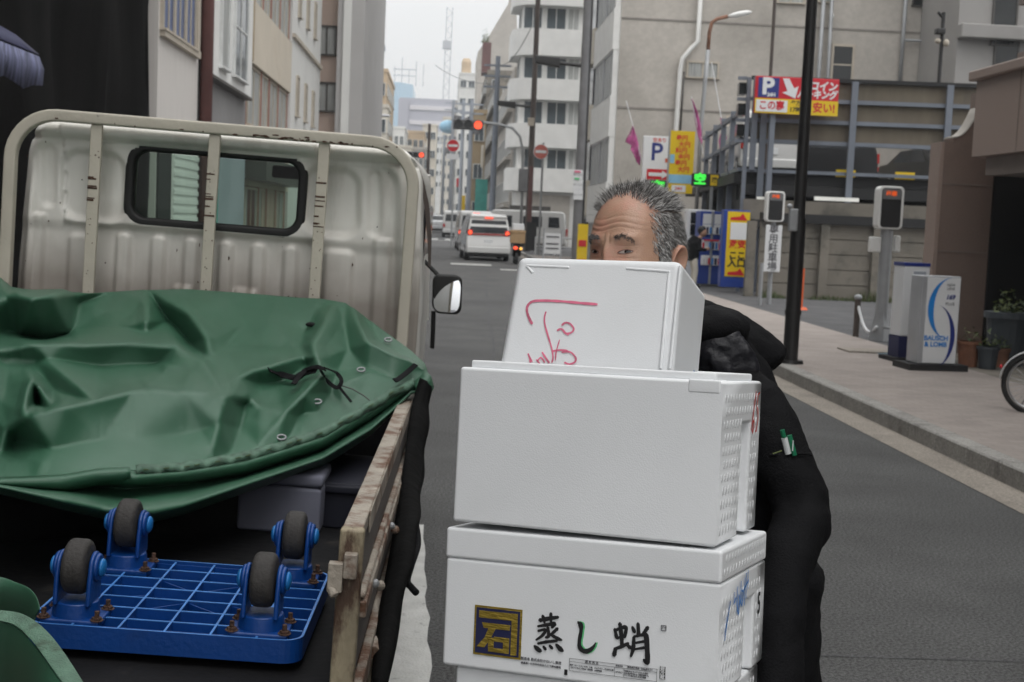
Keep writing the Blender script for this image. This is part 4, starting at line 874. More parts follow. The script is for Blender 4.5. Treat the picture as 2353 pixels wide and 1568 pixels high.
# yellow price banner
r, w, h = board('price_banner', 'tall yellow price banner with blue strip between the P sign and the car park', 1542, 300, 1590, 446, 38.2, 'sign_yellow', .05, .0)
for i in range(6): txt('最大料金'[i % 4]+'円', 'lettering', 'ink_red', r, TS(.06 if i % 2 else -.02, -.004, h*(.38-i*.1)), .17, .004)
lp('blue_strip', 'light_blue', lambda b, a, c: b.bb(-w*.5, w*.5, a, c, -h*.34, -h*.2)); lp('white_tag', 'sign_white', lambda b, a, c: b.bb(-w*.36, w*.22, a, c, -h*.48, -h*.37)); txt('24H', 'lettering', 'ink_red', r, TS(-.05, -.011, -h*.425), .12, .003)
lp('blue_strip', 'light_blue', lambda b, a, c: b.bb(-w*.49, -w*.3, a, c, -h*.02, h*.12)); lp('pole', 'galv', lambda b, a, c: b.bb(-w*.5-.05, -w*.5-.01, 0, .05, -1.6-h*.4, h*.5))
# LED full sign
r, w, h = board('full_sign', 'grey lamp box with glowing green character above the vending machine', 1592, 398, 1652, 430, 36.8, 'dark_steel', .2)
txt('空', 'led_letter', 'led_green', r, TS(-w*.22, -.004, 0), h*.92, .014, sx=1.05); lp('yellow_plate', 'sign_yellow', lambda b, a, c: b.bb(w*.17, w*.46, a, c, -h*.42, h*.42)); txt('満', 'lettering', 'ink_black', r, TS(w*.31, -.012, 0), h*.45, .006)
lp('post', 'galv', lambda b, a, c: b.bb(w*.2, w*.3, .04, .12, -2.6, -h*.5))
# pink pennants
z5f = lambda L: [(.9412*(1350+x/3.136), .9412*y/3.136) for x, y in L]
for i, (pts, st, lab) in enumerate((([(610, 965), (555, 1085), (600, 1112), (592, 1145), (640, 1240), (668, 1268), (678, 1200), (642, 1060)], [(560, 770), (612, 965), (690, 1275)], 'pink and white pennant flag hanging in front of the bare concrete wall'), ([(1062, 760), (1075, 830), (1092, 940), (1108, 1050), (1136, 1112), (1150, 1080), (1134, 960), (1105, 860)], [(1060, 740), (1068, 800), (1150, 1180)], 'magenta pennant flag above the yellow price banner'), ([(1285, 905), (1296, 1000), (1272, 1075), (1276, 1170), (1306, 1182), (1314, 1105), (1334, 1060), (1312, 965)], [(1215, 480), (1288, 905), (1322, 1190)], 'small magenta pennant flag beside the white deck van'))):
    Y = 40.5 if i == 0 else 37.5; PP = [pY(x, y, Y) for x, y in z5f(pts)]; SS = [pY(x, y, Y-.03) for x, y in z5f(st)]; r = empty('pennant_flag', lab, 'flag', PP[0], group='pink pennant flags at the car park entrance')
    n_ = len(PP)//2; G = []
    for k_ in range(n_+1):                          # rows between the two long edges, rippled
        l_, rr2 = PP[k_], PP[-k_ if k_ else 0]; G.append([l_.lerp(rr2, s_)+Vector((0, .10*sin(4.2*s_+1.3*k_), 0)) for s_ in [q_/8 for q_ in range(9)]])
    build(MB().grid(G), 'cloth', 'pink_cloth', r, world=True, smooth=True, solid=.006)
    part(r, 'staff', 'sign_white', lambda b: b.tube(SS, .014, 6))
# rusty street lamp
P = [pY(x, y, 39) for x, y in ((1700, 33), (1672, 38), (1648, 44), (1636, 52), (1630, 75), (1627, 115), (1620, 190), (1610, 300))]; B = Vector((P[-1].x, 39, .1))
r = empty('rusty_street_lamp', 'rusty curved street lamp with pale cobra head in front of the concrete wall', 'street lamp', B)
part(r, 'arm', 'rusty', lambda b: b.tube(P[1:6], .055, 8), smooth=True); part(r, 'pole', 'galv', lambda b: b.tube(P[5:]+[B], .06, 8), smooth=True)
c = P[0]; part(r, 'head', 'white_panel', lambda b: b.ell((c.x, 39, c.z), (.36, .14, .085), 18, 10, Matrix.Rotation(radians(-14), 3, 'Y')), smooth=True)
# cctv pole on the right
B = pY(2172, 215, 33.5); r = empty('cctv_pole', 'thin dark pole with camera and lamps near the brown pipe', 'pole', (B.x, 34, .1)); x = B.x
part(r, 'pole', 'pole_black', lambda b: b.cyl((x, 34, .1), (x, 34, pY(2185, 30, 34).z), .05, n=8))
a = pY(2178, 75, 34); part(r, 'camera', 'pole_black', lambda b: [b.box((x-.1, 33.9, a.z), (.22, .25, .14)), b.cyl((x, 34, a.z+.35), (x-.15, 34, a.z+.5), .04)], bevel=.02); part(r, 'lamp', 'frame_beige', lambda b: [b.ell((x+.08, 33.9, a.z-.28), (.08, .08, .1), 10, 6), b.ell((x-.14, 33.9, a.z-.24), (.08, .08, .07), 10, 6)])
# --- vending machine + yellow entrance board
g = gp(1650, 668, .12); r = empty('vending_machine', 'blue drinks vending machine beside the yellow entrance board', 'vending machine', (g.x, 34.6, .12)); 
x0, x1 = pY(1607, 560, 34.6).x-g.x, pY(1668, 560, 34.6).x-g.x
loc_(r, 'cabinet', 'vend_blue', lambda b: b.bb(x0, x1, 0, .7, .06, 1.95), bevel=.02)
for j, xx in enumerate((x0+.06, x0+.36)): loc_(r, 'display', 'sign_white', lambda b: [b.bb(xx, xx+.25, -.02, -.003, z, z+.26) for z in (.55, .95, 1.35, 1.62)])
rr = random.Random(5); bt = MB()
for z in (.57, .97, 1.37): 
    for i in range(7): xx = x0+.07+i*.085; bt.cyl((xx+.03, -.05, z), (xx+.03, -.05, z+.17), .026, n=8, mi=rr.randrange(4))
build(bt, 'drink_cans', ['sign_red', 'ink_navy', 'sign_white', 'sky_blue'], r); loc_(r, 'post', 'galv', lambda b: b.bb(x0+.28, x0+.34, -.03, 0, .06, 1.95))
loc_(r, 'price_strip', 'sign_red', lambda b: b.bb(x0+.1, x0+.5, -.06, -.051, 1.18, 1.22))
r, w, h = board('entrance_board', 'yellow car park entrance board with red arrows on a blue frame', 1664, 482, 1714, 662, 31.6, 'vend_blue', .3)
lp('yellow_face', 'sign_yellow', lambda b, a, c: b.bb(-w*.35, w*.5, a, c, -h*.36, h*.48)); lp('white_face', 'sign_white', lambda b, a, c: b.bb(-w*.22, w*.44, a, c, h*.12, h*.34), y=-.011)
for z in (.40, -.31): lp('arrow', 'sign_red', lambda b, a, c: b.prism([(-w*.24, h*(z-.03)), (w*.4, h*(z-.03)), (w*.22, h*(z+.06)), (w*.12, h*(z+.02)), (-w*.24, h*(z+.005))], a, c, 'y'), y=-.011)
txt('激安', 'lettering', 'sign_red', r, TS(w*.08, -.011, h*.055), .20, .008); txt('ここ', 'lettering', 'ink_black', r, TS(w*.08, -.011, -h*.09), .2, .01); txt('入口', 'lettering', 'ink_black', r, TS(w*.08, -.011, -h*.19), .22, .01)
a = pY(1605, 560, 36); r = empty('ticket_machine', 'white pay station with dark panels behind the vending machine', 'machine', (a.x, 36, .12)); loc_(r, 'cabinet', 'sign_white', lambda b: b.bb(-.35, .4, 0, .5, 0, 2.0), bevel=.02); loc_(r, 'panel', 'glass_dark', lambda b: [b.bb(-.25, .05, -.01, -.001, z, z+.3) for z in (.9, 1.3, 1.62)])
# 専用駐車場 sign post with signal box
def signal_box(label, x0, y0, x1, y1, Y, B):
    a, c = pY(x0, y0, Y), pY(x1, y1, Y); w, h = c.x-a.x, a.z-c.z; r = empty('warning_box', label, 'signal', (B.x, Y, B.z), group='exit warning boxes on grey posts')
    cx, cz = (a.x+c.x)/2-B.x, (a.z+c.z)/2-B.z
    def rr_(b, w, h, y0, y1, R=.07): b.prism([(cx+sx*(w/2-R)+R*cos(t), cz+sz*(h/2-R)+R*sin(t)) for sx, sz, t0 in ((1, 1, 0), (-1, 1, pi/2), (-1, -1, pi), (1, -1, 3*pi/2)) for t in [t0+pi/2*i/5 for i in range(6)]], y0, y1, 'y')
    loc_(r, 'case', 'white_panel', lambda b: rr_(b, w, h, 0, .22), bevel=.012); loc_(r, 'face', 'ink_black', lambda b: rr_(b, w*.78, h*.9, -.006, .0, .04))
    loc_(r, 'display', 'pole_grey', lambda b: b.bb(cx-w*.36, cx+w*.36, -.012, -.007, cz+h*.2, cz+h*.43)); txt('出車', 'led_letter', 'led_red', r, TS(cx-.01, -.014, cz+h*.32), h*.13, .004)
    loc_(r, 'post', 'galv', lambda b: b.cyl((cx, .11, 0), (cx, .11, cz-h/2+.02), .05, n=14)); return r, cx, cz, w, h
B = gp(1765, 700, .12); r, cx, cz, w, h = signal_box('white warning box above a vertical private parking sign', 1764, 439, 1801, 511, B.y, B)
a, c = pY(1760, 517, B.y), pY(1791, 626, B.y); sx_, sz_ = (a.x+c.x)/2-B.x, (a.z+c.z)/2-B.z; sw, sh = c.x-a.x, a.z-c.z
loc_(r, 'name_plate', 'sign_white', lambda b: b.bb(sx_-sw/2, sx_+sw/2, -.02, .0, sz_-sh/2, sz_+sh/2), bevel=.01, seg=1)
for i, ch in enumerate('専用駐車場'): txt(ch, 'lettering', 'ink_grey', r, TS(sx_, -.024, sz_+sh*(.40-.2*i)), sw*.60, .003)
B = gp(2025, 785, .12); r, cx, cz, w, h = signal_box('larger white warning box on a thick grey post with flared foot', 2022, 427, 2073, 529, B.y, B)
loc_(r, 'post_sleeve', 'galv', lambda b: [b.cyl((cx, .11, 0), (cx, .11, 1.9), .085, n=16), b.cyl((cx, .11, .0), (cx, .11, .42), .17, .088, 4)]); loc_(r, 'horn', 'white_panel', lambda b: [b.box((cx-.16, .12, cz-h*.5-.22), (.16, .12, .22)), b.box((cx+.16, .14, cz-h*.5-.2), (.08, .12, .24))], bevel=.02)
# bollard with chain
B = gp(1966, 775, .12); r = empty('bollard', 'rusty steel bollard with a white chain running to the warning post', 'bollard', B)
part(r, 'post', 'pole_brown', lambda b: b.cyl(B, B+Vector((0, 0, .55)), .045, n=12)); part(r, 'cap', 'galv', lambda b: b.ell(B+Vector((0, 0, .58)), (.06, .06, .045), 12, 8))
E1 = Vector((gp(2025, 785, .12).x-.08, gp(2025, 785, .12).y, .33)); S0 = B+Vector((0, 0, .5))
part(r, 'chain', 'sign_white', lambda b: b.tube([S0.lerp(E1, t)+Vector((0, 0, -.22*4*t*(1-t))) for t in [i/14 for i in range(15)]], .022, 6), smooth=True)
b = MB(); E2 = Vector((E1.x+1.2, E1.y-.3, .5)); b.tube([E1.lerp(E2, t)+Vector((.08, 0, -.1*4*t*(1-t))) for t in [i/10 for i in range(11)]], .02, 6); tagp(build(b, 'chain', 'galv', smooth=True), 'grey chain sagging right of the thick warning post', 'chain')
B = gp(1745, 702, .12); tagp(build(MB().cyl(B, B+Vector((0, 0, .85)), .04, n=10), 'short_post', 'galv'), 'short grey post left of the private parking sign post', 'post')
B = gp(1840, 712, .12); r = empty('orange_marker', 'orange rubber marker post behind the black lamp post', 'marker', B); part(r, 'stick', 'orange', lambda b: b.cyl(B, B+Vector((0, 0, .8)), .035, n=10)); part(r, 'foot', 'orange', lambda b: b.cyl(B, B+Vector((0, 0, .05)), .14, .1, n=14))
# --- sign boxes on the pavement
B = gp(2155, 852, .13); r = empty('sign_box', 'white lit style sign box with blue swoosh standing on the pavement', 'sign', B, (0, 0, radians(4)))
s = B.y/3080; bw, bh = 86*s, 222*s
loc_(r, 'case', 'alu', lambda b: b.bb(-bw/2-.05, bw/2, 0, .3, .07, bh), bevel=.012); loc_(r, 'face', 'sign_white', lambda b: b.bb(-bw/2+.012, bw/2-.015, -.008, -.001, .085, bh-.015)); loc_(r, 'foot', 'dark_steel', lambda b: b.bb(-bw/2-.16, bw/2+.12, -.06, .4, 0, .068))
def crescent(b, c, R1, R2, off, t0, t1, y):
    o_, i_ = [], []
    for k_ in range(21):
        t = t0+(t1-t0)*k_/20; u = sin(pi*k_/20); o_.append((c[0]+R1[0]*cos(t), c[1]+R1[1]*sin(t))); i_.append((c[0]+(R1[0]-off*u)*cos(t), c[1]+(R1[1]-off*u*.3)*sin(t)))
    V = [(x, y, z) for x, z in o_+i_]; b.add(V, [(k_, k_+1, 21+k_+1, 21+k_) for k_ in range(20)])
loc_(r, 'swoosh', 'sky_blue', lambda b: crescent(b, (bw*.28, bh*.66), (bw*.70, bh*.33), 0, bw*.17, pi*.53, pi*1.42, -.012)); loc_(r, 'swoosh', 'sign_blue', lambda b: crescent(b, (-bw*.22, bh*.36), (bw*.62, bh*.34), 0, bw*.13, pi*.44, -pi*.42, -.012))
txt('BAUSCH\n& LOMB', 'lettering', 'sky_blue', r, TS(-bw*.13, -.012, bh*.31), bw*.18, .002, spacing=.95); txt('169', 'lettering', 'sign_blue', r, TS(bw*.2, -.012, bh*.78), bw*.17, .003, shear=.2); txt('PLUS', 'lettering', 'ink_grey', r, TS(bw*.2, -.012, bh*.71), bw*.12); txt('NEW\nLENS', 'lettering', 'ink_grey', r, TS(bw*.2, -.012, bh*.89), bw*.10)
B = gp(2090, 842, .13); r = empty('sign_box', 'narrow white sign box with navy base behind the swoosh one', 'sign', (B.x+.17, B.y+.55, .13), (0, 0, radians(4))); 
loc_(r, 'case', 'sign_white', lambda b: b.bb(-.12, .2, 0, .3, .3, 1.13), bevel=.01); loc_(r, 'base', 'ink_navy', lambda b: b.bb(-.13, .2, -.01, .3, .05, .298)); loc_(r, 'top_band', 'sign_blue', lambda b: b.bb(-.125, .2, -.004, .3, 1.131, 1.17)); loc_(r, 'picture', 'bluegrey', lambda b: [b.bb(.0, .15, -.008, -.001, .98, 1.07), b.bb(.0, .15, -.008, -.001, .72, .92)]); loc_(r, 'picture', 'curtain', lambda b: b.bb(.0, .15, -.008, -.001, .45, .66))
loc_(r, 'foot', 'dark_steel', lambda b: b.bb(-.2, .4, -.1, .4, 0, .049))
# puddle mat / blue bucket lid on the ground
B = gp(2062, 818, .13); tagp(build(MB().add([(B.x-.12, B.y-.25, .134), (B.x+.25, B.y-.3, .134), (B.x+.3, B.y+.35, .134), (B.x-.2, B.y+.3, .134)], [(0, 1, 2, 3)]), 'ground_plate', 'light_blue'), 'pale blue plate lying on the ground left of the sign boxes', 'plate')
B = gp(2020, 810, .13); tagp(build(MB().bb(B.x-.45, B.x+.3, B.y-.2, B.y+.3, .131, .15), 'drain_cover', 'gutter'), 'sandy concrete drain cover at the foot of the thick warning post', 'drain cover')
# plants and pots
B = gp(2250, 800, .13)
for i, (dx, dy, s, lab) in enumerate(((-.05, .35, .5, 'arching strap leaf plant right of the swoosh sign box'), (.45, .1, .36, 'strap leaf plant in front of the dark entrance near the planter'))):
    r = empty('potted_plant', lab, 'plant', (B.x+dx, B.y+dy, .13)); loc_(r, 'pot', 'terracotta' if i == 0 else 'pot_grey', lambda b: b.cyl((0, 0, 0), (0, 0, .28), .13, .17, 16))
    b = MB()
    for k_ in range(170):
        a = random.uniform(0, 2*pi); l = s*random.uniform(.6, 1.3); up = random.uniform(.5, 1.2)*s; P = [Vector((cos(a)*l*t*.8, sin(a)*l*t*.8, .28+up*(2.0*t-1.5*t*t))) for t in (0, .3, .6, .85, 1)]; n = Vector((-sin(a), cos(a), 0)); ww = (.008, .014, .013, .008, .001); mi = random.randrange(2)
        V = [p+n*w for p, w in zip(P, ww)]+[p-n*w for p, w in zip(P, ww)]; b.add(V, [(q, q+1, 6+q, 5+q) for q in range(4)], mi)
    build(b, 'leaves', ['plant', 'plant2'], r, smooth=True)
a = gp(2330, 845, .13); r = empty('planter', 'tall dark grey planter by the entrance above the bicycle wheel', 'planter', (a.x+.02, a.y+.3, .13)); loc_(r, 'tub', 'pot_grey', lambda b: [b.cyl((0, 0, 0), (0, 0, .62), .2, .26, 20), b.cyl((0, 0, .56), (0, 0, .63), .285, .285, 20)]); build(shrub((0, 0, .6), (.2, .2, .35), 160), 'foliage', ['plant', 'plant2'], r)
for i, (px, py, rr_, h_, m, lab) in enumerate(((2215, 845, .13, .3, 'terracotta', 'terracotta pot beside the swoosh sign box'), (2260, 850, .12, .26, 'pot_grey', 'grey plant pot left of the bicycle'), (2290, 846, .10, .22, 'rusty', 'small brown pot close behind the bicycle wheel'))):
    a = gp(px, py, .13); r = empty('plant_pot', lab, 'pot', (a.x+.1, a.y+.15, .13)); loc_(r, 'pot', m, lambda b: [b.cyl((0, 0, 0), (0, 0, h_), rr_*.8, rr_, 16), b.cyl((0, 0, h_-.04), (0, 0, h_), rr_*1.1, rr_*1.1, 16)]); build(shrub((0, 0, h_), (.13, .13, .2), 60), 'foliage', ['plant', 'plant2'], r)
# bicycle (its front half runs out of the picture)
B = gp(2330, 948, .13); r = empty('bicycle', 'bicycle with white mudguard and red reflector parked at the right edge', 'bicycle', (B.x+.16, B.y, .13), (0, 0, radians(-28)))
Rw = .25
for xx in (0, 1.02):
    t = loc_(r, 'wheel', 'tyre', lambda b: b.tube([(xx+Rw*cos(2*pi*i/40), 0, Rw+Rw*sin(2*pi*i/40)) for i in range(41)], .022, 8), smooth=True)
    b = MB().tube([(xx+(Rw-.035)*cos(2*pi*i/40), 0, Rw+(Rw-.035)*sin(2*pi*i/40)) for i in range(41)], .010, 6); build(b, 'rim', 'rim', t)
    b = MB()
    for i in range(28): a = 2*pi*i/28; b.cyl((xx, .03*(-1)**i, Rw), (xx+(Rw-.035)*cos(a), 0, Rw+(Rw-.035)*sin(a)), .0015, n=4)
    build(b, 'spokes', 'rim', t); build(MB().cyl((xx, -.05, Rw), (xx, .05, Rw), .03, n=12), 'hub', 'rim', t)
loc_(r, 'mudguard', 'sign_white', lambda b: b.tube([((Rw+.035)*cos(t), 0, Rw+(Rw+.035)*sin(t)) for t in [radians(95)+radians(80)*i/10 for i in range(11)]], .028, 8, flat=.006), smooth=True)
loc_(r, 'reflector', 'lamp_off_red', lambda b: b.ell((-(Rw+.06)*cos(radians(25)), 0, Rw+(Rw+.06)*sin(radians(25))), (.02, .03, .03), 10, 6)) if 'lamp_off_red' in M else loc_(r, 'reflector', 'sign_red', lambda b: b.ell((-(Rw+.06)*cos(radians(25)), 0, Rw+(Rw+.06)*sin(radians(25))), (.012, .02, .02), 10, 6))
loc_(r, 'frame', 'ink_black', lambda b: [b.cyl((0, .04, Rw), (.42, .02, .27), .012), b.cyl((.42, 0, .27), (.30, 0, .72), .016), b.cyl((.42, 0, .27), (.86, 0, .72), .018), b.cyl((.32, 0, .6), (.86, 0, .74), .016), b.cyl((1.02, 0, Rw), (.84, 0, .86), .014), b.cyl((0, .04, Rw), (.32, .02, .62), .009)])
loc_(r, 'saddle', 'rubber', lambda b: b.ell((.27, 0, .8), (.13, .07, .04), 14, 8)); loc_(r, 'handlebar', 'rim', lambda b: [b.cyl((.84, 0, .86), (.82, 0, .98), .014), b.tube([(.72, -.28, .98), (.84, -.12, 1.0), (.84, .12, 1.0), (.72, .28, .98)], .012, 8)]); loc_(r, 'stand', 'rim', lambda b: b.cyl((0, .06, Rw), (-.12, .1, .01), .008)); loc_(r, 'basket', 'galv', lambda b: [b.bb(.92, 1.2, -.16, .16, z, z+.01) for z in (.72, .8, .88, .95)])
# stacked dark things beside the entrance
a = pX(2353, 470, 6.5)
# ================================================================== TRUCK (leans with the road camber)
T_LOC, T_ROT = (-.95, 5.19, 0), (0, radians(2.2), radians(-1.48))
truck = empty('flatbed_truck', 'old cream white flatbed truck with headboard frame, parked at the left', 'truck', T_LOC, T_ROT)
MT = MW[truck]; MTi = MT.inverted()
def tl(px, py, ax, val):
    o = MTi @ CO; d = (MTi.to_3x3() @ ray(px, py)); return o + d*((val-o[ax])/d[ax])
def w2px(P): q = CR.transposed() @ (Vector(P)-CO); return (CX0-FPX*q.x/q.z, CY0+FPX*q.y/q.z)
def tp(name, m, fn, par=None, **kw): b = MB(); fn(b); return build(b, name, m, par or truck, **kw)
# --- headboard guard frame
hw, zt, R = .762, 1.885, .17
P = [(-hw, 0, .62)]+[(-hw+R-R*cos(t), 0, zt-R+R*sin(t)) for t in [pi/2*i/9 for i in range(10)]]+[(hw-R+R*sin(t), 0, zt-R+R*cos(t)) for t in [pi/2*i/9 for i in range(10)]]+[(hw, 0, .62)]
def rail(b, P, w, d):           # rectangular section swept along P in the XZ plane
    V = []; n = len(P)
    for i, p in enumerate(P):
        a, c = Vector(P[max(i-1, 0)]), Vector(P[min(i+1, n-1)]); t = (c-a).normalized(); nn = Vector((-t.z, 0, t.x)); p = Vector(p)
        V += [p+nn*w/2+Vector((0, -d/2, 0)), p+nn*w/2+Vector((0, d/2, 0)), p-nn*w/2+Vector((0, d/2, 0)), p-nn*w/2+Vector((0, -d/2, 0))]
    b.add(V, [(4*i+j, 4*i+(j+1) % 4, 4*i+4+(j+1) % 4, 4*i+4+j) for i in range(n-1) for j in range(4)]+[(3, 2, 1, 0), (4*n-4, 4*n-3, 4*n-2, 4*n-1)])
fr = tp('guard_frame', 'frame_paint', lambda b: rail(b, P, .045, .045), bevel=.008, seg=2)
scr = random.Random(4)
for x in (-.445, 0, .415):
    up = tp('upright', 'frame_paint', lambda b: b.bb(x-.0215, x+.0215, -.012, .012, .62, zt-.023), bevel=.004)
    def marks(b):
        for i in range(7):
            z = scr.choice([1.60, 1.64, 1.68, 1.53, 1.72])+scr.uniform(-.03, .03); b.bb(x-.0218, x-.0218+scr.uniform(.015, .043), -.0128, -.0118, z, z+scr.uniform(.003, .008))
        for i in range(14): z = scr.uniform(1.2, 1.8); u = scr.uniform(-.02, .015); b.bb(x+u, x+u+scr.uniform(.002, .006), -.0127, -.0119, z, z+scr.uniform(.002, .006))
    tp('chipped_paint', 'rust_bolt', marks)
def chips(b):
    for i in range(46):
        x = scr.gauss(.33, .16) if i < 34 else scr.uniform(-.6, .6); z = zt-.022+abs(scr.gauss(0, .006)); l = scr.uniform(.004, .03)
        b.prism([(x+l*.5*cos(t)*scr.uniform(.6, 1.2), min(zt+.015, z+.003*sin(t)*scr.uniform(.6, 1.4)+.002)) for t in [2*pi*k_/7 for k_ in range(7)]], -.0235, -.0226, 'y')
tp('chipped_paint', 'rust_bolt', chips)
# --- cab back panel with pressed ribs
YB = .12
def rrd(px, py, x0, y0, x1, y1, r):
    cx, cy, hx, hy = (x0+x1)/2, (y0+y1)/2, (x1-x0)/2-r, (y1-y0)/2-r; dx, dy = abs(px-cx)-hx, abs(py-cy)-hy
    return math.hypot(max(dx, 0), max(dy, 0))+min(max(dx, dy), 0)-r
def ss(a, b, x): t = min(1, max(0, (x-a)/(b-a))); return t*t*(3-2*t)
WIN = (-.345, 1.503, .335, 1.806)                  # window opening in truck space
def relief(x, z):
    px, py = w2px(MT @ Vector((x, YB, z))); yc = py-.078*(px-485); h = 0.
    h += .028*(1-ss(0, 22, abs(yc-322)-4))                         # roof roll
    h -= .010*(1-ss(0, 8, abs(yc-345)))                            # gutter
    for a in ((150, 367, 300, 531, 42), (706, 362, 836, 523, 42)): d = rrd(px, yc, *a); h -= .022*(1-ss(-14, 6, d))
    for a in ((106, 362, 138, 505, 16), (852, 362, 884, 515, 16)): d = rrd(px, yc, *a); h -= .010*(1-ss(-9, 5, d))
    h += .020*(1-ss(529, 545, yc)) if 158 < px < 740 else .020*(1-ss(529, 560, yc))*.4
    if yc > 520:
        for cx in (290, 370, 446, 526, 600, 675): d = rrd(px-.05*(600-py), yc, cx-17, 548, cx+17, 760, 16); h += .016*(1-ss(-7, 4, d))
        for cx, w, y0 in ((96, 12, 500), (190, 26, 560), (785, 34, 552), (885, 20, 500)): d = rrd(px-.05*(600-py), yc, cx-w, y0, cx+w, 780, 14); h += .014*(1-ss(-8, 5, d))
        h += .012*(1-ss(-6, 5, rrd(px, yc, 405, 662, 450, 720, 8)))+.012*(1-ss(-6, 5, rrd(px, yc, 545, 660, 600, 720, 8)))
    d = rrd(px, yc, 78, 340, 930, 900, 60); h += .016*ss(-18, 0, d)*(1-ss(0, 30, d)*.4)  # outer rim
    return h
def halfw(z):
    w = .79-.030*ss(1.2, 1.9, z); zc = 1.74
    if z > zc: w -= .13*(1-sqrt(max(0, 1-((z-zc)/.145)**2)))
    return w
nx, nz_ = 210, 150; rows = []; V = []; Fc = []
for j in range(nz_+1):
    z = .62+(1.884-.62)*j/nz_; w = halfw(z)
    for i in range(nx+1):
        x = .035-w+2*w*i/nx; e = min(i, nx-i)/nx*2*w; V.append((x-.012, YB-1.45*relief(x, z)+.05*(1-ss(0, .05, e))+.05*(1-ss(0, .03, 1.884-z)), z))
def inwin(p): return rrd(p[0], p[2], WIN[0], WIN[1], WIN[2], WIN[3], .06) < 0
for j in range(nz_):
    for i in range(nx):
        q = (j*(nx+1)+i, j*(nx+1)+i+1, (j+1)*(nx+1)+i+1, (j+1)*(nx+1)+i)
        if not all(inwin(V[k_]) for k_ in q): Fc.append(q)
M['cab_back'] = mat('cab_back', (.84, .825, .77), .42, .07, 2.5, .05, 30, stain=(.71, .685, .63), stains=2.2, sthr=.50, stretch=(2.2, 2.2, .55))
t_ = M['cab_back'].node_tree; N = t_.nodes; L_ = t_.links; bs = N['Principled BSDF']     # road film on the lower third: real dirt with an uneven tide line
tc = N.new('ShaderNodeTexCoord'); sp_ = N.new('ShaderNodeSeparateXYZ'); L_.new(tc.outputs['Object'], sp_.inputs[0]); nn_ = N.new('ShaderNodeTexNoise'); nn_.inputs['Scale'].default_value = 5; nn_.inputs['Detail'].default_value = 7; L_.new(tc.outputs['Object'], nn_.inputs['Vector'])
ma = N.new('ShaderNodeMath'); ma.operation = 'MULTIPLY_ADD'; L_.new(nn_.outputs[0], ma.inputs[0]); ma.inputs[1].default_value = .30; L_.new(sp_.outputs['Z'], ma.inputs[2])
rp = N.new('ShaderNodeMapRange'); rp.inputs[1].default_value = 1.72; rp.inputs[2].default_value = 1.38; rp.inputs[3].default_value = 0; rp.inputs[4].default_value = .82; L_.new(ma.outputs[0], rp.inputs[0])
m1 = N.new('ShaderNodeMix'); m1.data_type = 'RGBA'; L_.new(rp.outputs[0], m1.inputs[0]); L_.new(bs.inputs['Base Color'].links[0].from_socket, m1.inputs[6]); m1.inputs[7].default_value = (.22, .185, .155, 1); L_.new(m1.outputs[2], bs.inputs['Base Color'])
cab = build(MB().add(V, Fc), 'cab_back', 'cab_back', truck, smooth=True)
cab.modifiers.new('solid', 'SOLIDIFY').thickness = .012
rs = random.Random(9); b = MB()
for i in range(38):
    x, z = rs.uniform(-.74, .74), rs.uniform(1.22, 1.8) if i < 45 else rs.uniform(1.22, 1.45)
    if inwin((x*1.08, 0, z)) or (WIN[0]-.04 < x < WIN[2]+.04 and WIN[1]-.04 < z < WIN[3]+.04): continue
    w_, h_ = rs.uniform(.0015, .004), rs.uniform(.0015, .005)*(2.2 if rs.random() < .2 else 1); yv = YB-1.45*relief(x, z)-.0012; b.add([(x+w_*cos(t)*rs.uniform(.6, 1.3), yv, z+h_*sin(t)*rs.uniform(.6, 1.3)) for t in [2*pi*k_/7 for k_ in range(7)]], [tuple(range(7))])
build(b, 'rust_specks', 'rust_bolt', cab)
def rrect(x0, z0, x1, z1, R, n=8):
    out = []
    for cx, cz, t0 in ((x1-R, z1-R, 0), (x0+R, z1-R, pi/2), (x0+R, z0+R, pi), (x1-R, z0+R, 3*pi/2)): out += [(cx+R*cos(t0+pi/2*i/n), cz+R*sin(t0+pi/2*i/n)) for i in range(n+1)]
    return out
def sealf(b):
    O, I = rrect(WIN[0]-.012, WIN[1]-.012, WIN[2]+.012, WIN[3]+.012, .075), rrect(WIN[0]+.024, WIN[1]+.024, WIN[2]-.024, WIN[3]-.024, .05); n = len(O)
    V = [(x, YB-.03, z) for x, z in O+I]+[(x, YB+.03, z) for x, z in O+I]; F = []
    for i in range(n): j = (i+1) % n; F += [(i, j, n+j, n+i), (2*n+i, 3*n+i, 3*n+j, 2*n+j), (i, 2*n+i, 2*n+j, j), (n+i, n+j, 3*n+j, 3*n+i)]
    b.add(V, F)
rw = tp('rear_window', 'rubber', sealf, bevel=.012, seg=3)
gm = bpy.data.materials.new('cab_glass'); gm.use_nodes = True; t_ = gm.node_tree; t_.nodes.clear(); N = t_.nodes
o_ = N.new('ShaderNodeOutputMaterial'); mxs = N.new('ShaderNodeMixShader'); tr = N.new('ShaderNodeBsdfTransparent'); tr.inputs[0].default_value = (.70, .80, .74, 1); gl = N.new('ShaderNodeBsdfGlossy'); gl.inputs['Roughness'].default_value = .02; lw = N.new('ShaderNodeLayerWeight'); lw.inputs[0].default_value = .25; nz0 = N.new('ShaderNodeTexNoise'); nz0.inputs['Scale'].default_value = 3
t_.links.new(lw.outputs['Fresnel'], mxs.inputs[0]); t_.links.new(tr.outputs[0], mxs.inputs[1]); t_.links.new(gl.outputs[0], mxs.inputs[2]); t_.links.new(mxs.outputs[0], o_.inputs[0]); M['cab_glass'] = gm
tp('glass', 'cab_glass', lambda b: b.add([(x, YB+.004, z) for x, z in rrect(WIN[0]+.012, WIN[1]+.012, WIN[2]-.012, WIN[3]-.012, .055)], [tuple(range(36))]), par=rw)
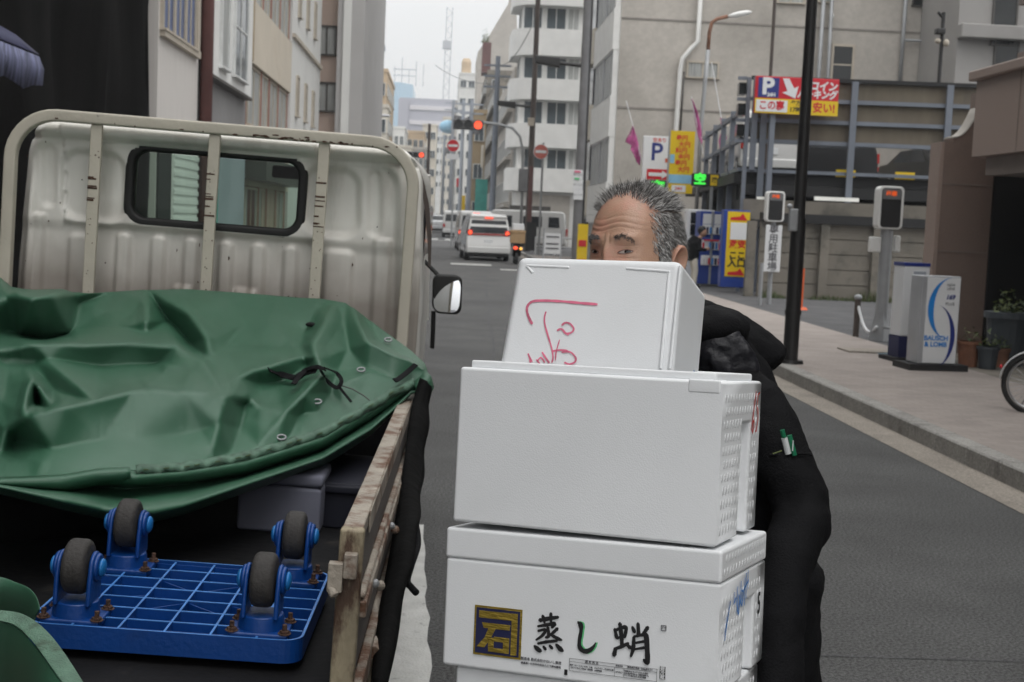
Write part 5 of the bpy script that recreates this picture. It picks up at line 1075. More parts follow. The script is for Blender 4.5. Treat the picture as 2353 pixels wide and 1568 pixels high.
# --- cab shell, open inside so the street shows through its windows
zs_ = [.45+1.29*i/12 for i in range(13)]+[1.74+.141*sin(pi/2*i/8) for i in range(1, 9)]
prof_ = [(.023-halfw(min(z, 1.8839)), z) for z in zs_]+[(.023+halfw(min(z, 1.8839)), z) for z in reversed(zs_)]
rows = [[(x*s_+.023*(1-s_), y, 1.1+(z-1.1)*(1 if z < 1.1 else s2)) for x, z in prof_] for y, s_, s2 in ((YB+.045, .995, .99), (.6, 1.0, 1.0), (1.2, 1.0, 1.0), (1.5, .985, .97))]
cb_ = build(MB().grid(rows), 'cab_body', 'cab_paint', truck, smooth=True); q_ = cb_.modifiers.new('solid', 'SOLIDIFY'); q_.thickness = .02; q_.offset = -1
tp('front_panel', 'cab_paint', lambda b: b.bb(-.74, .79, 1.58, 1.68, .45, 1.12), bevel=.03)
for s_ in (-1, 1): tp('side_window', 'car_glass', lambda b: b.bb(.023+s_*.775-.006, .023+s_*.775+.006, .45, 1.25, 1.25, 1.66), bevel=.004)
tp('pillar', 'cab_paint', lambda b: b.tube([(-.73, 1.62, 1.1), (-.69, 1.48, 1.82)], .03, 8)); tp('pillar', 'cab_paint', lambda b: b.tube([(.78, 1.62, 1.1), (.74, 1.48, 1.82)], .03, 8))
tp('windscreen', 'cab_glass', lambda b: b.add([(-.72, 1.62, 1.12), (.77, 1.62, 1.12), (.74, 1.48, 1.82), (-.69, 1.48, 1.82)], [(0, 1, 2, 3)]))
tp('dashboard', 'rubber', lambda b: b.bb(-.73, .77, 1.2, 1.55, .7, 1.16)); tp('seat', 'dark_steel', lambda b: [b.bb(-.7, .74, .22, .42, .7, 1.40), b.bb(-.7, .76, .42, .85, .7, .92)], bevel=.05, seg=3)
tp('interior_mirror', 'rubber', lambda b: b.box((.13, 1.38, 1.775), (.24, .03, .06)), bevel=.01); tp('steering_wheel', 'rubber', lambda b: b.tube([(.42+.19*cos(t), 1.1-.08*sin(t), 1.14+.16*sin(t)) for t in [2*pi*i/24 for i in range(25)]], .015, 8), smooth=True)
# worn strip and mirror on the right of the cab
tp('side_trim', 'pole_brown', lambda b: b.add([tuple(tl(x, y, 1, .35)) for x, y in ((966, 392), (975, 420), (986, 470), (992, 545), (990, 615), (984, 612), (982, 545), (974, 470))]+[tuple(tl(x, y, 1, .38)) for x, y in ((966, 392), (975, 420), (986, 470), (992, 545), (990, 615), (984, 612), (982, 545), (974, 470))], [tuple(range(8)), tuple(range(15, 7, -1))]+[(i, (i+1) % 8, 8+(i+1) % 8, 8+i) for i in range(8)]))
def mpx(px, py, y=.55): return tl(px, py, 1, y)
mir = tp('side_mirror', 'rubber', lambda b: b.prism([(p.x, p.z) for p in [mpx(x, y) for x, y in ((994, 640), (1003, 630), (1050, 632), (1062, 642), (1060, 715), (1050, 724), (1004, 721), (992, 705))]], .55, .62, 'y'), bevel=.012, seg=2)
A = [mpx(x, y) for x, y in ((1000, 645), (1008, 638), (1046, 640), (1057, 650), (1055, 711), (1046, 718), (1008, 716), (998, 702))]
Rm = Matrix.Rotation(radians(12), 3, 'Z'); cm = sum(A, Vector())/8
def mirf(b):
    x0, x1, z0, z1 = min(p.x for p in A), max(p.x for p in A), min(p.z for p in A), max(p.z for p in A); n = 24; G = []
    for j in range(n+1):
        v = -1+2*j/n; row = []
        for i in range(n+1):
            u = -1+2*i/n; k_ = (u**4+v**4)**.25; m_ = max(abs(u), abs(v)); s_ = m_/k_ if k_ > 1e-6 else 1; uu, vv = u*s_, v*s_; dx, dz = uu*(x1-x0)/2, vv*(z1-z0)/2
            row.append(((x0+x1)/2+dx, .542+.9*(dx*dx+dz*dz)-.16*dx+.14*dz, (z0+z1)/2+dz))
        G.append(row)
    b.grid(G)
tp('mirror_glass', 'mirror', mirf, par=mir, smooth=True)
tp('mirror_arm', 'rubber', lambda b: b.tube([mpx(996, 715, .6), mpx(995, 760, .6), mpx(993, 800, .62)], .010, 8)); tp('mirror_arm', 'rubber', lambda b: b.tube([mpx(1010, 636, .6), mpx(975, 600, .62)], .009, 8))
# --- bed, gates, underbody
tp('bed_floor', 'bed_dark', lambda b: b.bb(-.80, .845, -2.6, -.02, .58, .655)); tp('headboard', 'bed_dark', lambda b: b.bb(-.76, .76, -.03, .03, .62, 1.05))
GX0, GX1, GZ = .797, .842, .985
gate = tp('side_gate', 'gate_board', lambda b: b.bb(GX0+.008, GX1-.006, -2.50, -.10, .60, GZ-.02), label='rusty right side gate of the truck bed')
tp('gate_cap', 'gate_rust', lambda b: [b.bb(GX0, GX1-.004, -2.50, -.1, GZ-.03, GZ), b.bb(GX1-.003, GX1+.001, -2.35, -.1, GZ-.045, GZ+.004)], par=gate, bevel=.003, seg=1)
tp('end_post', 'gate_metal', lambda b: b.bb(GX0-.002, GX1+.002, -2.535, -2.501, .50, GZ+.004), par=gate, bevel=.006)
tp('latch', 'gate_rust', lambda b: [b.bb(GX0-.018, GX0+.012, -2.56, -2.536, .865, .925), b.bb(GX0+.012, GX1-.006, -2.562, -2.536, .895, .945), b.cyl((GX0-.012, -2.55, .875), (GX0+.0, -2.562, .86), .010, n=10)], par=gate, bevel=.004)
tp('rail', 'gate_rust', lambda b: [b.bb(GX1-.005, GX1+.014, -2.50, -.1, .80, .835), b.bb(GX1-.005, GX1+.010, -2.50, -.1, .842, .852)], par=gate, bevel=.003, seg=1); tp('rail', 'gate_rust', lambda b: b.bb(GX1-.005, GX1+.016, -2.50, -.1, .60, .66), par=gate, bevel=.003, seg=1)
for y in (-2.3, -1.75, -1.2, -.65): tp('bolt', 'galv', lambda b: b.ell((GX1+.018, y, .818), (.009, .010, .010), 10, 6), par=gate); tp('bolt', 'gate_rust', lambda b: b.ell((GX1+.022, y+.12, .78), (.012, .012, .012), 10, 6), par=gate); 
tp('hinge', 'gate_rust', lambda b: [b.cyl((GX1+.02, y, .63), (GX1+.02, y+.08, .63), .014, n=10) for y in (-2.2, -1.3, -.5)], par=gate)
tp('left_gate', 'gate_board', lambda b: b.bb(-.845, -.80, -2.5, -.1, .60, GZ)); tp('sill', 'flap_black', lambda b: b.bb(.70, .85, -2.6, -.1, .42, .578)); tp('sill', 'gate_metal', lambda b: b.bb(.846, .862, -2.55, -.1, .50, .575), bevel=.004)
for x in (.62, -.72):
    t = tp('rear_wheel', 'tyre', lambda b: b.cyl((x, -1.55, .29), (x+.18, -1.55, .29), .29, n=32), bevel=.03, seg=3); tp('rim', 'pole_grey', lambda b: b.cyl((x+.1, -1.55, .29), (x+.19, -1.55, .29), .16, n=20), par=t)
    t = tp('front_wheel', 'tyre', lambda b: b.cyl((x, .75, .29), (x+.18, .75, .29), .29, n=32), bevel=.03, seg=3); tp('rim', 'pole_grey', lambda b: b.cyl((x+.1, .75, .29), (x+.19, .75, .29), .16, n=20), par=t)
tp('mud_flap', 'rubber', lambda b: b.bb(.58, .84, -2.02, -2.0, .10, .55)); tp('chassis', 'flap_black', lambda b: [b.bb(-.4, -.3, -2.6, 1.4, .36, .57), b.bb(.3, .4, -2.6, 1.4, .36, .57), b.bb(-.7, .78, -2.55, -2.45, .35, .57)])
tp('tailgate', 'gate_metal', lambda b: b.bb(-.8, .79, -2.66, -2.615, .20, .57))
tp('floor_strip', 'galv', lambda b: b.bb(.735, .79, -2.52, -1.6, .622, .628))

# ================================================================== TARPAULIN
def tps(P, Vv):
    P = np.array(P, float)/300; n = len(P); d = np.linalg.norm(P[:, None]-P[None], axis=2); K = np.where(d > 0, d*d*np.log(d+1e-12), 0)+np.eye(n)*2e-3
    A = np.zeros((n+3, n+3)); A[:n, :n] = K; A[:n, n] = 1; A[:n, n+1:] = P; A[n, :n] = 1; A[n+1:, :n] = P.T
    c = np.linalg.solve(A, np.array(list(Vv)+[0, 0, 0], float))
    def f(Q):
        Q = np.asarray(Q, float)/300; d = np.linalg.norm(Q[:, None]-P[None], axis=2); K = np.where(d > 0, d*d*np.log(d+1e-12), 0); return K @ c[:n]+c[n]+Q @ c[n+1:]
    return f
top = [(-70, 600), (-30, 622), (0, 640), (25, 662), (50, 673), (160, 676), (260, 672), (340, 667), (430, 666), (520, 672), (640, 682), (745, 690), (795, 699), (850, 742), (930, 802), (975, 838), (986, 868), (989, 885)]
hem = [(-70, 1110), (0, 1106), (80, 1103), (150, 1099), (230, 1085), (296, 1082), (312, 1084), (420, 1077), (500, 1064), (560, 1053), (640, 1030), (740, 998), (840, 942), (900, 905), (945, 884), (975, 886), (989, 900)]
cpts = [(-70, 600, 5.0), (0, 640, 5.03), (160, 676, 5.05), (340, 667, 5.06), (520, 672, 5.06), (745, 690, 5.05), (795, 699, 5.03), (850, 742, 4.98), (930, 802, 4.86), (989, 880, 4.68),
        (-70, 1110, 3.22), (0, 1106, 3.25), (150, 1099, 3.32), (300, 1080, 3.45), (420, 1077, 3.58), (560, 1053, 3.80), (740, 998, 4.10), (840, 942, 4.36), (945, 884, 4.62),
        (0, 820, 4.35), (150, 800, 4.55), (300, 800, 4.62), (500, 800, 4.68), (700, 800, 4.72), (850, 830, 4.70), (0, 960, 3.85), (200, 940, 4.03), (400, 930, 4.14), (560, 930, 4.22), (720, 900, 4.40)]
fD = tps([c[:2] for c in cpts], [c[2] for c in cpts])
# creases: polyline (pixels), height m, width left of travel px, width right px
RID = [([(-20, 748), (30, 782), (84, 816), (150, 878), (216, 944)], .075, 80, 110), ([(60, 808), (150, 803), (300, 800), (409, 807), (462, 842), (510, 922)], .060, 90, 95),
       ([(167, 672), (120, 690), (75, 700), (20, 680)], .075, 30, 70), ([(40, 742), (105, 758), (165, 738)], -.10, 55, 55),
       ([(352, 684), (380, 710), (420, 755), (446, 800), (457, 815)], -.052, 42, 26), ([(372, 690), (430, 725), (470, 790), (474, 830)], .028, 26, 50), ([(345, 690), (335, 740), (338, 762)], .032, 30, 24),
       ([(20, 980), (66, 968), (150, 960), (211, 944), (308, 915), (420, 918), (523, 928)], .085, 80, 160), ([(523, 928), (506, 985), (488, 1062)], .060, 30, 75), ([(523, 928), (506, 950), (470, 1000)], -.02, 40, 40),
       ([(500, 925), (545, 885), (594, 858), (650, 842), (713, 829)], .060, 100, 75), ([(770, 700), (745, 748), (717, 794), (728, 835), (740, 870)], .055, 32, 70), ([(740, 870), (700, 915), (655, 960), (594, 1030)], .055, 60, 55),
       ([(752, 705), (722, 760), (700, 800)], -.032, 36, 24), ([(810, 702), (822, 745), (845, 792), (905, 822), (968, 850)], .055, 90, 36), ([(830, 712), (838, 768), (868, 808), (930, 838)], -.030, 24, 60),
       ([(387, 845), (372, 876), (330, 908)], .030, 50, 40), ([(387, 845), (440, 868), (480, 900), (505, 925)], .030, 40, 50), ([(79, 882), (66, 925), (58, 968)], .060, 40, 26), ([(79, 884), (100, 925), (122, 958)], -.030, 30, 30), ([(10, 1060), (40, 1012), (76, 966)], -.05, 40, 50),
       ([(574, 924), (600, 945), (650, 962)], .024, 30, 26), ([(574, 924), (566, 895), (590, 862)], .020, 26, 30), ([(655, 960), (690, 985), (720, 1003)], .018, 30, 30), ([(700, 920), (705, 965), (690, 1010)], .022, 24, 22), ([(770, 880), (790, 920), (800, 955)], .02, 30, 30), ([(740, 870), (800, 880), (850, 860)], .018, 30, 40),
       ([(0, 1075), (70, 1066), (110, 1090)], .03, 40, 40), ([(845, 792), (850, 850), (880, 900)], .018, 40, 40), ([(190, 700), (250, 760), (330, 790)], .016, 60, 60), ([(600, 690), (560, 760), (520, 800)], .012, 70, 70), ([(640, 800), (690, 775), (700, 740)], -.015, 30, 40)]
def ridge_h(Q):
    H = np.zeros(len(Q))
    for P, h, wl, wr in RID:
        P = np.array([(p[0], p[1]) for p in smooth_line([(a, b, 0) for a, b in P], 4)]); seg = P[1:]-P[:-1]; L = np.linalg.norm(seg, axis=1); cum = np.concatenate([[0], np.cumsum(L)])
        best = np.full(len(Q), 1e9); sd = np.zeros(len(Q)); tt = np.zeros(len(Q))
        for i in range(len(seg)):
            u = seg[i]/max(L[i], 1e-6); r_ = Q-P[i]; t = np.clip(r_ @ u, 0, L[i]); dv = r_-t[:, None]*u; d = np.linalg.norm(dv, axis=1); s_ = u[0]*r_[:, 1]-u[1]*r_[:, 0]
            m_ = d < best; best = np.where(m_, d, best); sd = np.where(m_, s_, sd); tt = np.where(m_, (cum[i]+t)/cum[-1], tt)
        w = np.where(sd > 0, wr, wl); x = np.clip(1-np.sqrt(best**2+9)/w, 0, 1); tap = np.clip(np.minimum(tt, 1-tt)*5+.25, 0, 1)
        H += 1.7*h*tap*(x**1.15)
    return H
def interp(line, x):
    xs = [p[0] for p in line]; ys = [p[1] for p in line]; return np.interp(x, xs, ys)
NX, NY = 340, 190; xs = np.linspace(-70, 988.5, NX); Q = []
for x in xs:
    a, b_ = interp(top, x), interp(hem, x)
    for j in range(NY): Q.append((x, a+(b_-a)*j/(NY-1)))
Q = np.array(Q)
# folds: creases given as polylines (photo raster) with their rise towards the viewer in metres; flat facets are stretched between them
FOLD = [[(20, 985, .20), (66, 965, .31), (150, 956, .33), (211, 942, .33), (308, 913, .33), (420, 916, .31), (523, 926, .27)], [(523, 926, .27), (506, 985, .16), (489, 1052, .03)], [(-60, 812, .10), (30, 810, .14), (66, 806, .18), (150, 803, .20), (300, 799, .20), (409, 806, .20), (462, 842, .21), (512, 922, .26)],
        [(20, 850, .0), (90, 843, .03), (230, 850, .03), (365, 846, .05)], [(-70, 690, .12), (20, 682, .26), (75, 697, .36), (120, 690, .34), (170, 677, .12)], [(-70, 770, -.05), (36, 776, -.14), (105, 781, -.14), (166, 764, -.10), (178, 700, .0)],
        [(335, 690, .05), (342, 745, .12), (340, 775, .05)], [(372, 686, .04), (432, 725, .10), (474, 788, .12), (480, 832, .10)], [(355, 688, -.04), (386, 738, -.13), (428, 786, -.16), (456, 818, -.06)], [(84, 818, .14), (150, 880, .22), (214, 940, .32)], [(60, 850, .0), (122, 905, .03), (180, 938, .2)],
        [(79, 884, .30), (60, 964, .31)], [(79, 884, .30), (122, 956, .32)], [(86, 945, .02), (84, 915, .04)], [(387, 845, .15), (372, 876, .17), (330, 908, .31)], [(387, 845, .15), (440, 868, .20), (508, 924, .26)], [(523, 926, .27), (548, 885, .17), (594, 860, .14), (650, 842, .13), (713, 829, .12)],
        [(560, 938, .06), (548, 985, .0), (530, 1040, .0)], [(574, 922, .13), (600, 945, .10), (650, 962, .10)], [(590, 890, .03), (640, 885, .0), (690, 862, .0)], [(770, 702, .0), (745, 748, .10), (717, 794, .15), (728, 835, .15), (740, 870, .16)], [(740, 870, .16), (700, 915, .13), (655, 962, .12), (594, 1028, .02)], [(735, 712, -.02), (702, 770, -.05), (694, 810, -.02), (705, 850, .0)],
        [(690, 962, .0), (668, 1000, .0)], [(774, 855, .0), (762, 905, .0), (728, 950, .02)], [(810, 704, .02), (822, 745, .07), (845, 792, .12), (905, 822, .11), (968, 851, .04)], [(838, 735, -.03), (868, 790, .0), (925, 822, .01)], [(792, 745, .0), (800, 800, .0), (838, 850, .0), (900, 870, .02)], [(770, 895, .04), (800, 880, .07), (850, 858, .03)], [(788, 935, .0), (830, 905, .03)],
        [(560, 745, .0), (620, 738, .01)], [(520, 800, .02), (600, 800, .0)], [(250, 720, .0), (270, 760, .0)], [(0, 1050, .0), (30, 1010, .02)], [(-60, 960, .10), (8, 930, .20), (30, 880, .12), (26, 830, .05)], [(120, 1040, .07), (240, 1020, .09), (380, 1010, .09), (460, 1000, .10)]]
from mathutils.geometry import delaunay_2d_cdt
VV, DD, EE = [], [], []
def addv(x, y, d): VV.append(Vector((x, y))); DD.append(d); return len(VV)-1
for P in FOLD: ids = [addv(*p) for p in P]; EE += list(zip(ids[:-1], ids[1:]))
for L_ in (top, hem):
    ids = [addv(x, y+(-3 if L_ is top else 3), 0.) for x, y in L_]
vo_, _, fo_, ov_, _, _ = delaunay_2d_cdt(VV, EE, [], 0, 1e-3)
dv_ = [np.mean([DD[k_] for k_ in o]) if len(o) else None for o in ov_]
for i, d in enumerate(dv_):
    if d is None:
        q = sorted((( vo_[i]-VV[k_]).length, DD[k_]) for k_ in range(len(VV)))[:2]; dv_[i] = (q[0][1]*q[1][0]+q[1][1]*q[0][0])/(q[0][0]+q[1][0]+1e-9)
De = np.zeros(len(Q))
for f in fo_:
    p = np.array([vo_[k_][:] for k_ in f[:3]]); dd = np.array([dv_[k_] for k_ in f[:3]]); M2 = np.array([p[1]-p[0], p[2]-p[0]]).T
    if abs(np.linalg.det(M2)) < 1e-6: continue
    m_ = (Q[:, 0] >= p[:, 0].min()) & (Q[:, 0] <= p[:, 0].max()) & (Q[:, 1] >= p[:, 1].min()) & (Q[:, 1] <= p[:, 1].max()); ix = np.nonzero(m_)[0]
    if not len(ix): continue
    w = np.linalg.solve(M2, (Q[ix]-p[0]).T); k_ = (w[0] >= -1e-6) & (w[1] >= -1e-6) & (w[0]+w[1] <= 1+1e-6); De[ix[k_]] = (dd[0]+w[0]*(dd[1]-dd[0])+w[1]*(dd[2]-dd[0]))[k_]
De = De.reshape(NX, NY); X2 = Q[:, 0].reshape(NX, NY); Y2 = Q[:, 1].reshape(NX, NY)
k5 = np.exp(-.5*(np.arange(-6, 7)/1.9)**2); k5 /= k5.sum()
for ax_ in (0, 1): De = np.apply_along_axis(lambda v: np.convolve(np.pad(v, 6, mode='edge'), k5, mode='valid'), ax_, De)
De += .006*np.sin(X2*.031+Y2*.017)*np.sin(Y2*.027)+.004*np.sin(X2*.011-Y2*.043)
Dg = fD(Q).reshape(NX, NY)-1.3*De
HG = (.16*ridge_h(Q)).reshape(NX, NY)
def tarp_pt(px, py):
    u = min(max((px-xs[0])/(xs[-1]-xs[0])*(NX-1), 0), NX-1.001); i = int(u); f = u-i; a, b_ = float(interp(top, px)), float(interp(hem, px)); v = min(max((py-a)/(b_-a)*(NY-1), 0), NY-1.001); j = int(v); g = v-j
    L2 = lambda A_: (A_[i, j]*(1-f)+A_[i+1, j]*f)*(1-g)+(A_[i, j+1]*(1-f)+A_[i+1, j+1]*f)*g
    h = float(L2(HG)); return at(px, py, float(L2(Dg)))+Vector((0, -.45*h, .9*h))
G = [[at(X2[i, j], Y2[i, j], float(Dg[i, j]))+Vector((0, -.45*HG[i, j], .9*HG[i, j])) for j in range(NY)] for i in range(NX)]
tarp = build(MB().grid(G), 'tarpaulin', 'tarp', None, smooth=True); tagp(tarp, 'creased green tarpaulin draped over the load on the truck bed', 'tarpaulin')
tarp.modifiers.new('solid', 'SOLIDIFY').thickness = .0025
# rolled hem hanging at the rear edge
hx = np.linspace(-70, 985, 180)
hemw = hem
V1 = [(-70, 1116), (0, 1112), (150, 1112), (300, 1122), (420, 1112), (560, 1092), (740, 1034), (840, 972), (900, 930), (945, 896), (985, 896)]
R2 = [(-70, 1105), (20, 1125), (160, 1160), (240, 1178), (300, 1186), (350, 1184), (420, 1168), (560, 1118), (740, 1056), (850, 990), (900, 945), (945, 902), (985, 905)]
rows = []
for x in hx:
    a, v, r2 = interp(hem, x), interp(V1, x), interp(R2, x); d = float(fD([(x, a)])[0]); g = min(1, max(0, (980-x)/200))
    sw = .03*sin(x*.03)
    prof = [(a, d), (a+(v-a)*.35, d-.045*g), (a+(v-a)*.7, d-.02*g), (v, d+.09*g), (v+(r2-v)*.3, d+.02*g+sw*.3), (v+(r2-v)*.62, d-.10*g+sw*.4), (v+(r2-v)*.86, d-.15*g), (r2, d-.13*g), (r2+10*g, d-.05*g), (r2+13*g, d+.10*g), (r2+8*g, d+.35*g)]
    pts = smooth_line([(0, p[0], p[1]) for p in prof], 5); rows.append([at(x+.02*(q.y-a), q.y, q.z) for q in pts])
hb = build(MB().grid(rows), 'hanging_hem', 'tarp', tarp, smooth=True); hb.modifiers.new('solid', 'SOLIDIFY').thickness = .003
# stitched edge ribbon, loose corner flap, patches, eyelets
rows = []
for x in np.linspace(312, 950, 140):
    a = float(interp(hem, x)); d = float(fD([(x, a)])[0]); wv = 3*sin(x*.11)+2*sin(x*.23)
    rows.append([at(x, a-9+wv*.3, d-.012)+Vector((0, 0, .004)), at(x, a+1+wv, d-.03)+Vector((0, 0, .006)), at(x+2, a+6+wv, d-.034)])
o = build(MB().grid(rows), 'edge_band', 'tarp_hem', tarp, smooth=True); o.modifiers.new('solid', 'SOLIDIFY').thickness = .004
b = MB()
for i in range(26):
    if i % 5 in (1, 3): continue
    x = 330+i*23.5; a = float(interp(hem, x)); d = float(fD([(x, a)])[0]); p0, p1 = at(x, a-3, d-.045), at(x+11, float(interp(hem, x+11))-3, float(fD([(x+11, interp(hem, x+11))])[0])-.045); b.tube([p0, p1], .0016, 5)
build(b, 'stitching', 'plant', tarp)
rows = []
for i in range(30):
    t = i/29; x = -60+360*t; a = float(interp(hem, x)); d = float(fD([(x, a)])[0]); y2 = 1114+(1105-1114)*t+10*sin(pi*t)*.3; y2 = a+(26+6*sin(pi*t))*min(1, .35+1.2*t)*(1 if t < .97 else .8)
    rows.append([at(x, a-4, d-.02)+Vector((0, 0, .006)), at(x, a+2, d-.075), at(x, a*.5+y2*.5, d-.07), at(x+3, y2, d-.03)])
o = build(MB().grid(rows), 'corner_flap', 'tarp', tarp, smooth=True); o.modifiers.new('solid', 'SOLIDIFY').thickness = .003
def on_tarp(px, py, up=.0): return tarp_pt(px, py)+Vector((0, -.012-up, .010+up))
b = MB().ell(on_tarp(715, 754), (.020, .012, .009), 16, 8); build(b, 'hole', 'void', tarp, smooth=True)
for px, py in ((830, 861), (892, 795), (648, 1018), (730, 935)):
    c = on_tarp(px, py, .004); b = MB().tube([c+Vector((.013*cos(t), .006*sin(t), .006*sin(t))) for t in [2*pi*i/16 for i in range(17)]], .0032, 6); build(b, 'eyelet', 'galv', tarp, smooth=True)
# black webbing strap tied through the eyelet
def ribbon(b, P, w, lift=.012):
    P = smooth_line([on_tarp(x, y, lift) for x, y in P], 6); k = len(P); Lf, Rt = [], []
    for i, p in enumerate(P):
        d = (P[min(i+1, k-1)]-P[max(i-1, 0)]).normalized(); n = d.cross(Vector((0, -.75, .65))).normalized(); Lf.append(p+n*w/2); Rt.append(p-n*w/2)
    b.add(Lf+Rt, [(i, i+1, k+i+1, k+i) for i in range(k-1)])
b = MB(); ribbon(b, [(620, 871), (650, 880), (680, 888), (696, 882), (715, 876), (730, 872)], .024); ribbon(b, [(676, 908), (692, 890), (705, 878), (730, 870), (748, 874)], .016, .02); ribbon(b, [(748, 874), (775, 885), (786, 902), (775, 915), (752, 900), (738, 880)], .013, .025); ribbon(b, [(782, 912), (795, 928), (808, 943)], .008, .018)
o = build(b, 'strap', 'strap', tarp); o.modifiers.new('solid', 'SOLIDIFY').thickness = .003
build(MB().tube([on_tarp(x, y, .006) for x, y in ((786, 900), (810, 905), (835, 918), (850, 930))], .0022, 5), 'cord', 'rope', tarp)
b = MB(); ribbon(b, [(955, 858), (938, 872), (915, 890), (905, 893)], .018, .02); o = build(b, 'strap', 'strap', tarp); o.modifiers.new('solid', 'SOLIDIFY').thickness = .004
# dark cloth hanging outside the gate, with loose rope; lower end is dark filler for shadow, sill and wheel
Lc = [(965, 868, 4.62), (950, 915, 4.55), (938, 980, 4.35), (928, 1060, 4.1), (915, 1150, 3.85), (900, 1240, 3.6), (884, 1330, 3.4), (868, 1420, 3.2), (850, 1580, 2.9)]; Rc = [(990, 880, 4.66), (989, 930, 4.6), (982, 1000, 4.4), (974, 1080, 4.2), (968, 1150, 3.85), (961, 1215, 3.62), (948, 1295, 3.42), (922, 1410, 3.22), (893, 1580, 2.92)]
LL, RR = smooth_line(Lc, 5), smooth_line(Rc, 5)
rows = [[at(l.x+(r_.x-l.x)*s_+3*sin(i*.9)*s_, l.y+(r_.y-l.y)*s_, l.z+(r_.z-l.z)*s_-.05*sin(pi*s_)) for s_ in (0, .2, .4, .6, .8, 1)] for i, (l, r_) in enumerate(zip(LL, RR))]
o = build(MB().grid(rows), 'side_cloth_and_fill', 'flap_black', tarp, smooth=True); o.modifiers.new('solid', 'SOLIDIFY').thickness = .004
rows = [[at(x, y, d), at(x+14, y+16, d-.03), at(x+20, y+40, d+.02), at(x+8, y+58, d+.12)] for x, y, d in ((946, 882, 4.62), (958, 872, 4.63), (970, 862, 4.64), (976, 850, 4.66))]
o = build(MB().grid(rows), 'gathered_corner', 'tarp', tarp, smooth=True); o.modifiers.new('solid', 'SOLIDIFY').thickness = .003
build(MB().tube(smooth_line([at(*p) for p in ((948, 1150, 3.85), (955, 1200, 3.7), (960, 1250, 3.6), (945, 1300, 3.5), (936, 1335, 3.45), (945, 1350, 3.42), (957, 1363, 3.4))], 6), .009, 8), 'rope', 'strap', tarp, smooth=True)
# folded part of the same sheet at the lower left
def lowfold(P0, P1, P2, name, m, th=.004):
    A, B_, C_ = smooth_line(P0, 6), smooth_line(P1, 6), smooth_line(P2, 6); rows = [[at(a.x+(c.x-a.x)*s_ if s_ != .5 else b_.x, a.y+(c.y-a.y)*s_ if s_ != .5 else b_.y, a.z+(c.z-a.z)*s_ if s_ != .5 else b_.z) for s_ in (0, .5, 1)] for a, b_, c in zip(A, B_, C_)]
    o = build(MB().grid(rows), name, m, tarp, smooth=True); o.modifiers.new('solid', 'SOLIDIFY').thickness = th; o.modifiers.new('sub', 'SUBSURF').levels = 2; o.modifiers['sub'].render_levels = 2
lowfold([(-60, 1395, 2.25), (0, 1400, 2.25), (55, 1410, 2.24), (105, 1445, 2.2), (150, 1500, 2.14), (205, 1585, 2.05)], [(-60, 1408, 2.235), (0, 1413, 2.235), (45, 1424, 2.225), (88, 1458, 2.185), (130, 1512, 2.125), (184, 1590, 2.035)], [(-60, 1421, 2.22), (0, 1426, 2.22), (36, 1438, 2.21), (72, 1472, 2.17), (111, 1524, 2.11), (163, 1597, 2.02)], 'fold_edge', 'tarp_hem', .003)
lowfold([(-60, 1418, 2.232), (0, 1423, 2.232), (38, 1436, 2.222), (74, 1469, 2.182), (113, 1521, 2.122), (165, 1594, 2.032)], [(-60, 1500, 2.26), (0, 1505, 2.26), (20, 1515, 2.25), (45, 1530, 2.22), (75, 1560, 2.16), (100, 1600, 2.06)], [(-60, 1650, 2.40), (0, 1650, 2.40), (10, 1650, 2.40), (30, 1650, 2.36), (50, 1650, 2.28), (70, 1650, 2.14)], 'fold', 'tarp')
lowfold([(-60, 1322, 2.55), (0, 1325, 2.55), (40, 1338, 2.53), (70, 1350, 2.5), (88, 1372, 2.48), (95, 1400, 2.46)], [(-60, 1360, 2.53), (0, 1362, 2.53), (30, 1372, 2.52), (55, 1385, 2.51), (72, 1400, 2.50), (84, 1415, 2.48)], [(-60, 1430, 2.62), (0, 1430, 2.62), (25, 1440, 2.62), (45, 1450, 2.6), (60, 1455, 2.58), (78, 1440, 2.54)], 'fold', 'tarp')
# --- load under the tarpaulin
c = MTi @ at(745, 1220, 3.96); r = empty('foam_box', 'shaded white foam box on the truck bed under the tarpaulin', 'foam box', MT @ Vector((c.x-.13, c.y, .656)), T_ROT)
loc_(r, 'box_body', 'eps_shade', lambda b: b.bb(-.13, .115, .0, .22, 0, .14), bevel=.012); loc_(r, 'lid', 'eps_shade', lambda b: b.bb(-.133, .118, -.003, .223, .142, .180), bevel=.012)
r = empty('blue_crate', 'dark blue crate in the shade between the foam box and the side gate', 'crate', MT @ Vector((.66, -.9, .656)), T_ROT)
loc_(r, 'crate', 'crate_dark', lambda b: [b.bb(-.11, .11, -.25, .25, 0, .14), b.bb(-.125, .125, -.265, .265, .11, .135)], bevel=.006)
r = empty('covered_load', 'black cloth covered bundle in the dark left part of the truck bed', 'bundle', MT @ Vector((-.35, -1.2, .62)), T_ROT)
loc_(r, 'bundle', 'flap_black', lambda b: [b.ell((0, .3, .10), (.55, .75, .22), 30, 14), b.ell((-.25, -.5, .02), (.32, .5, .16), 24, 12)], smooth=True)
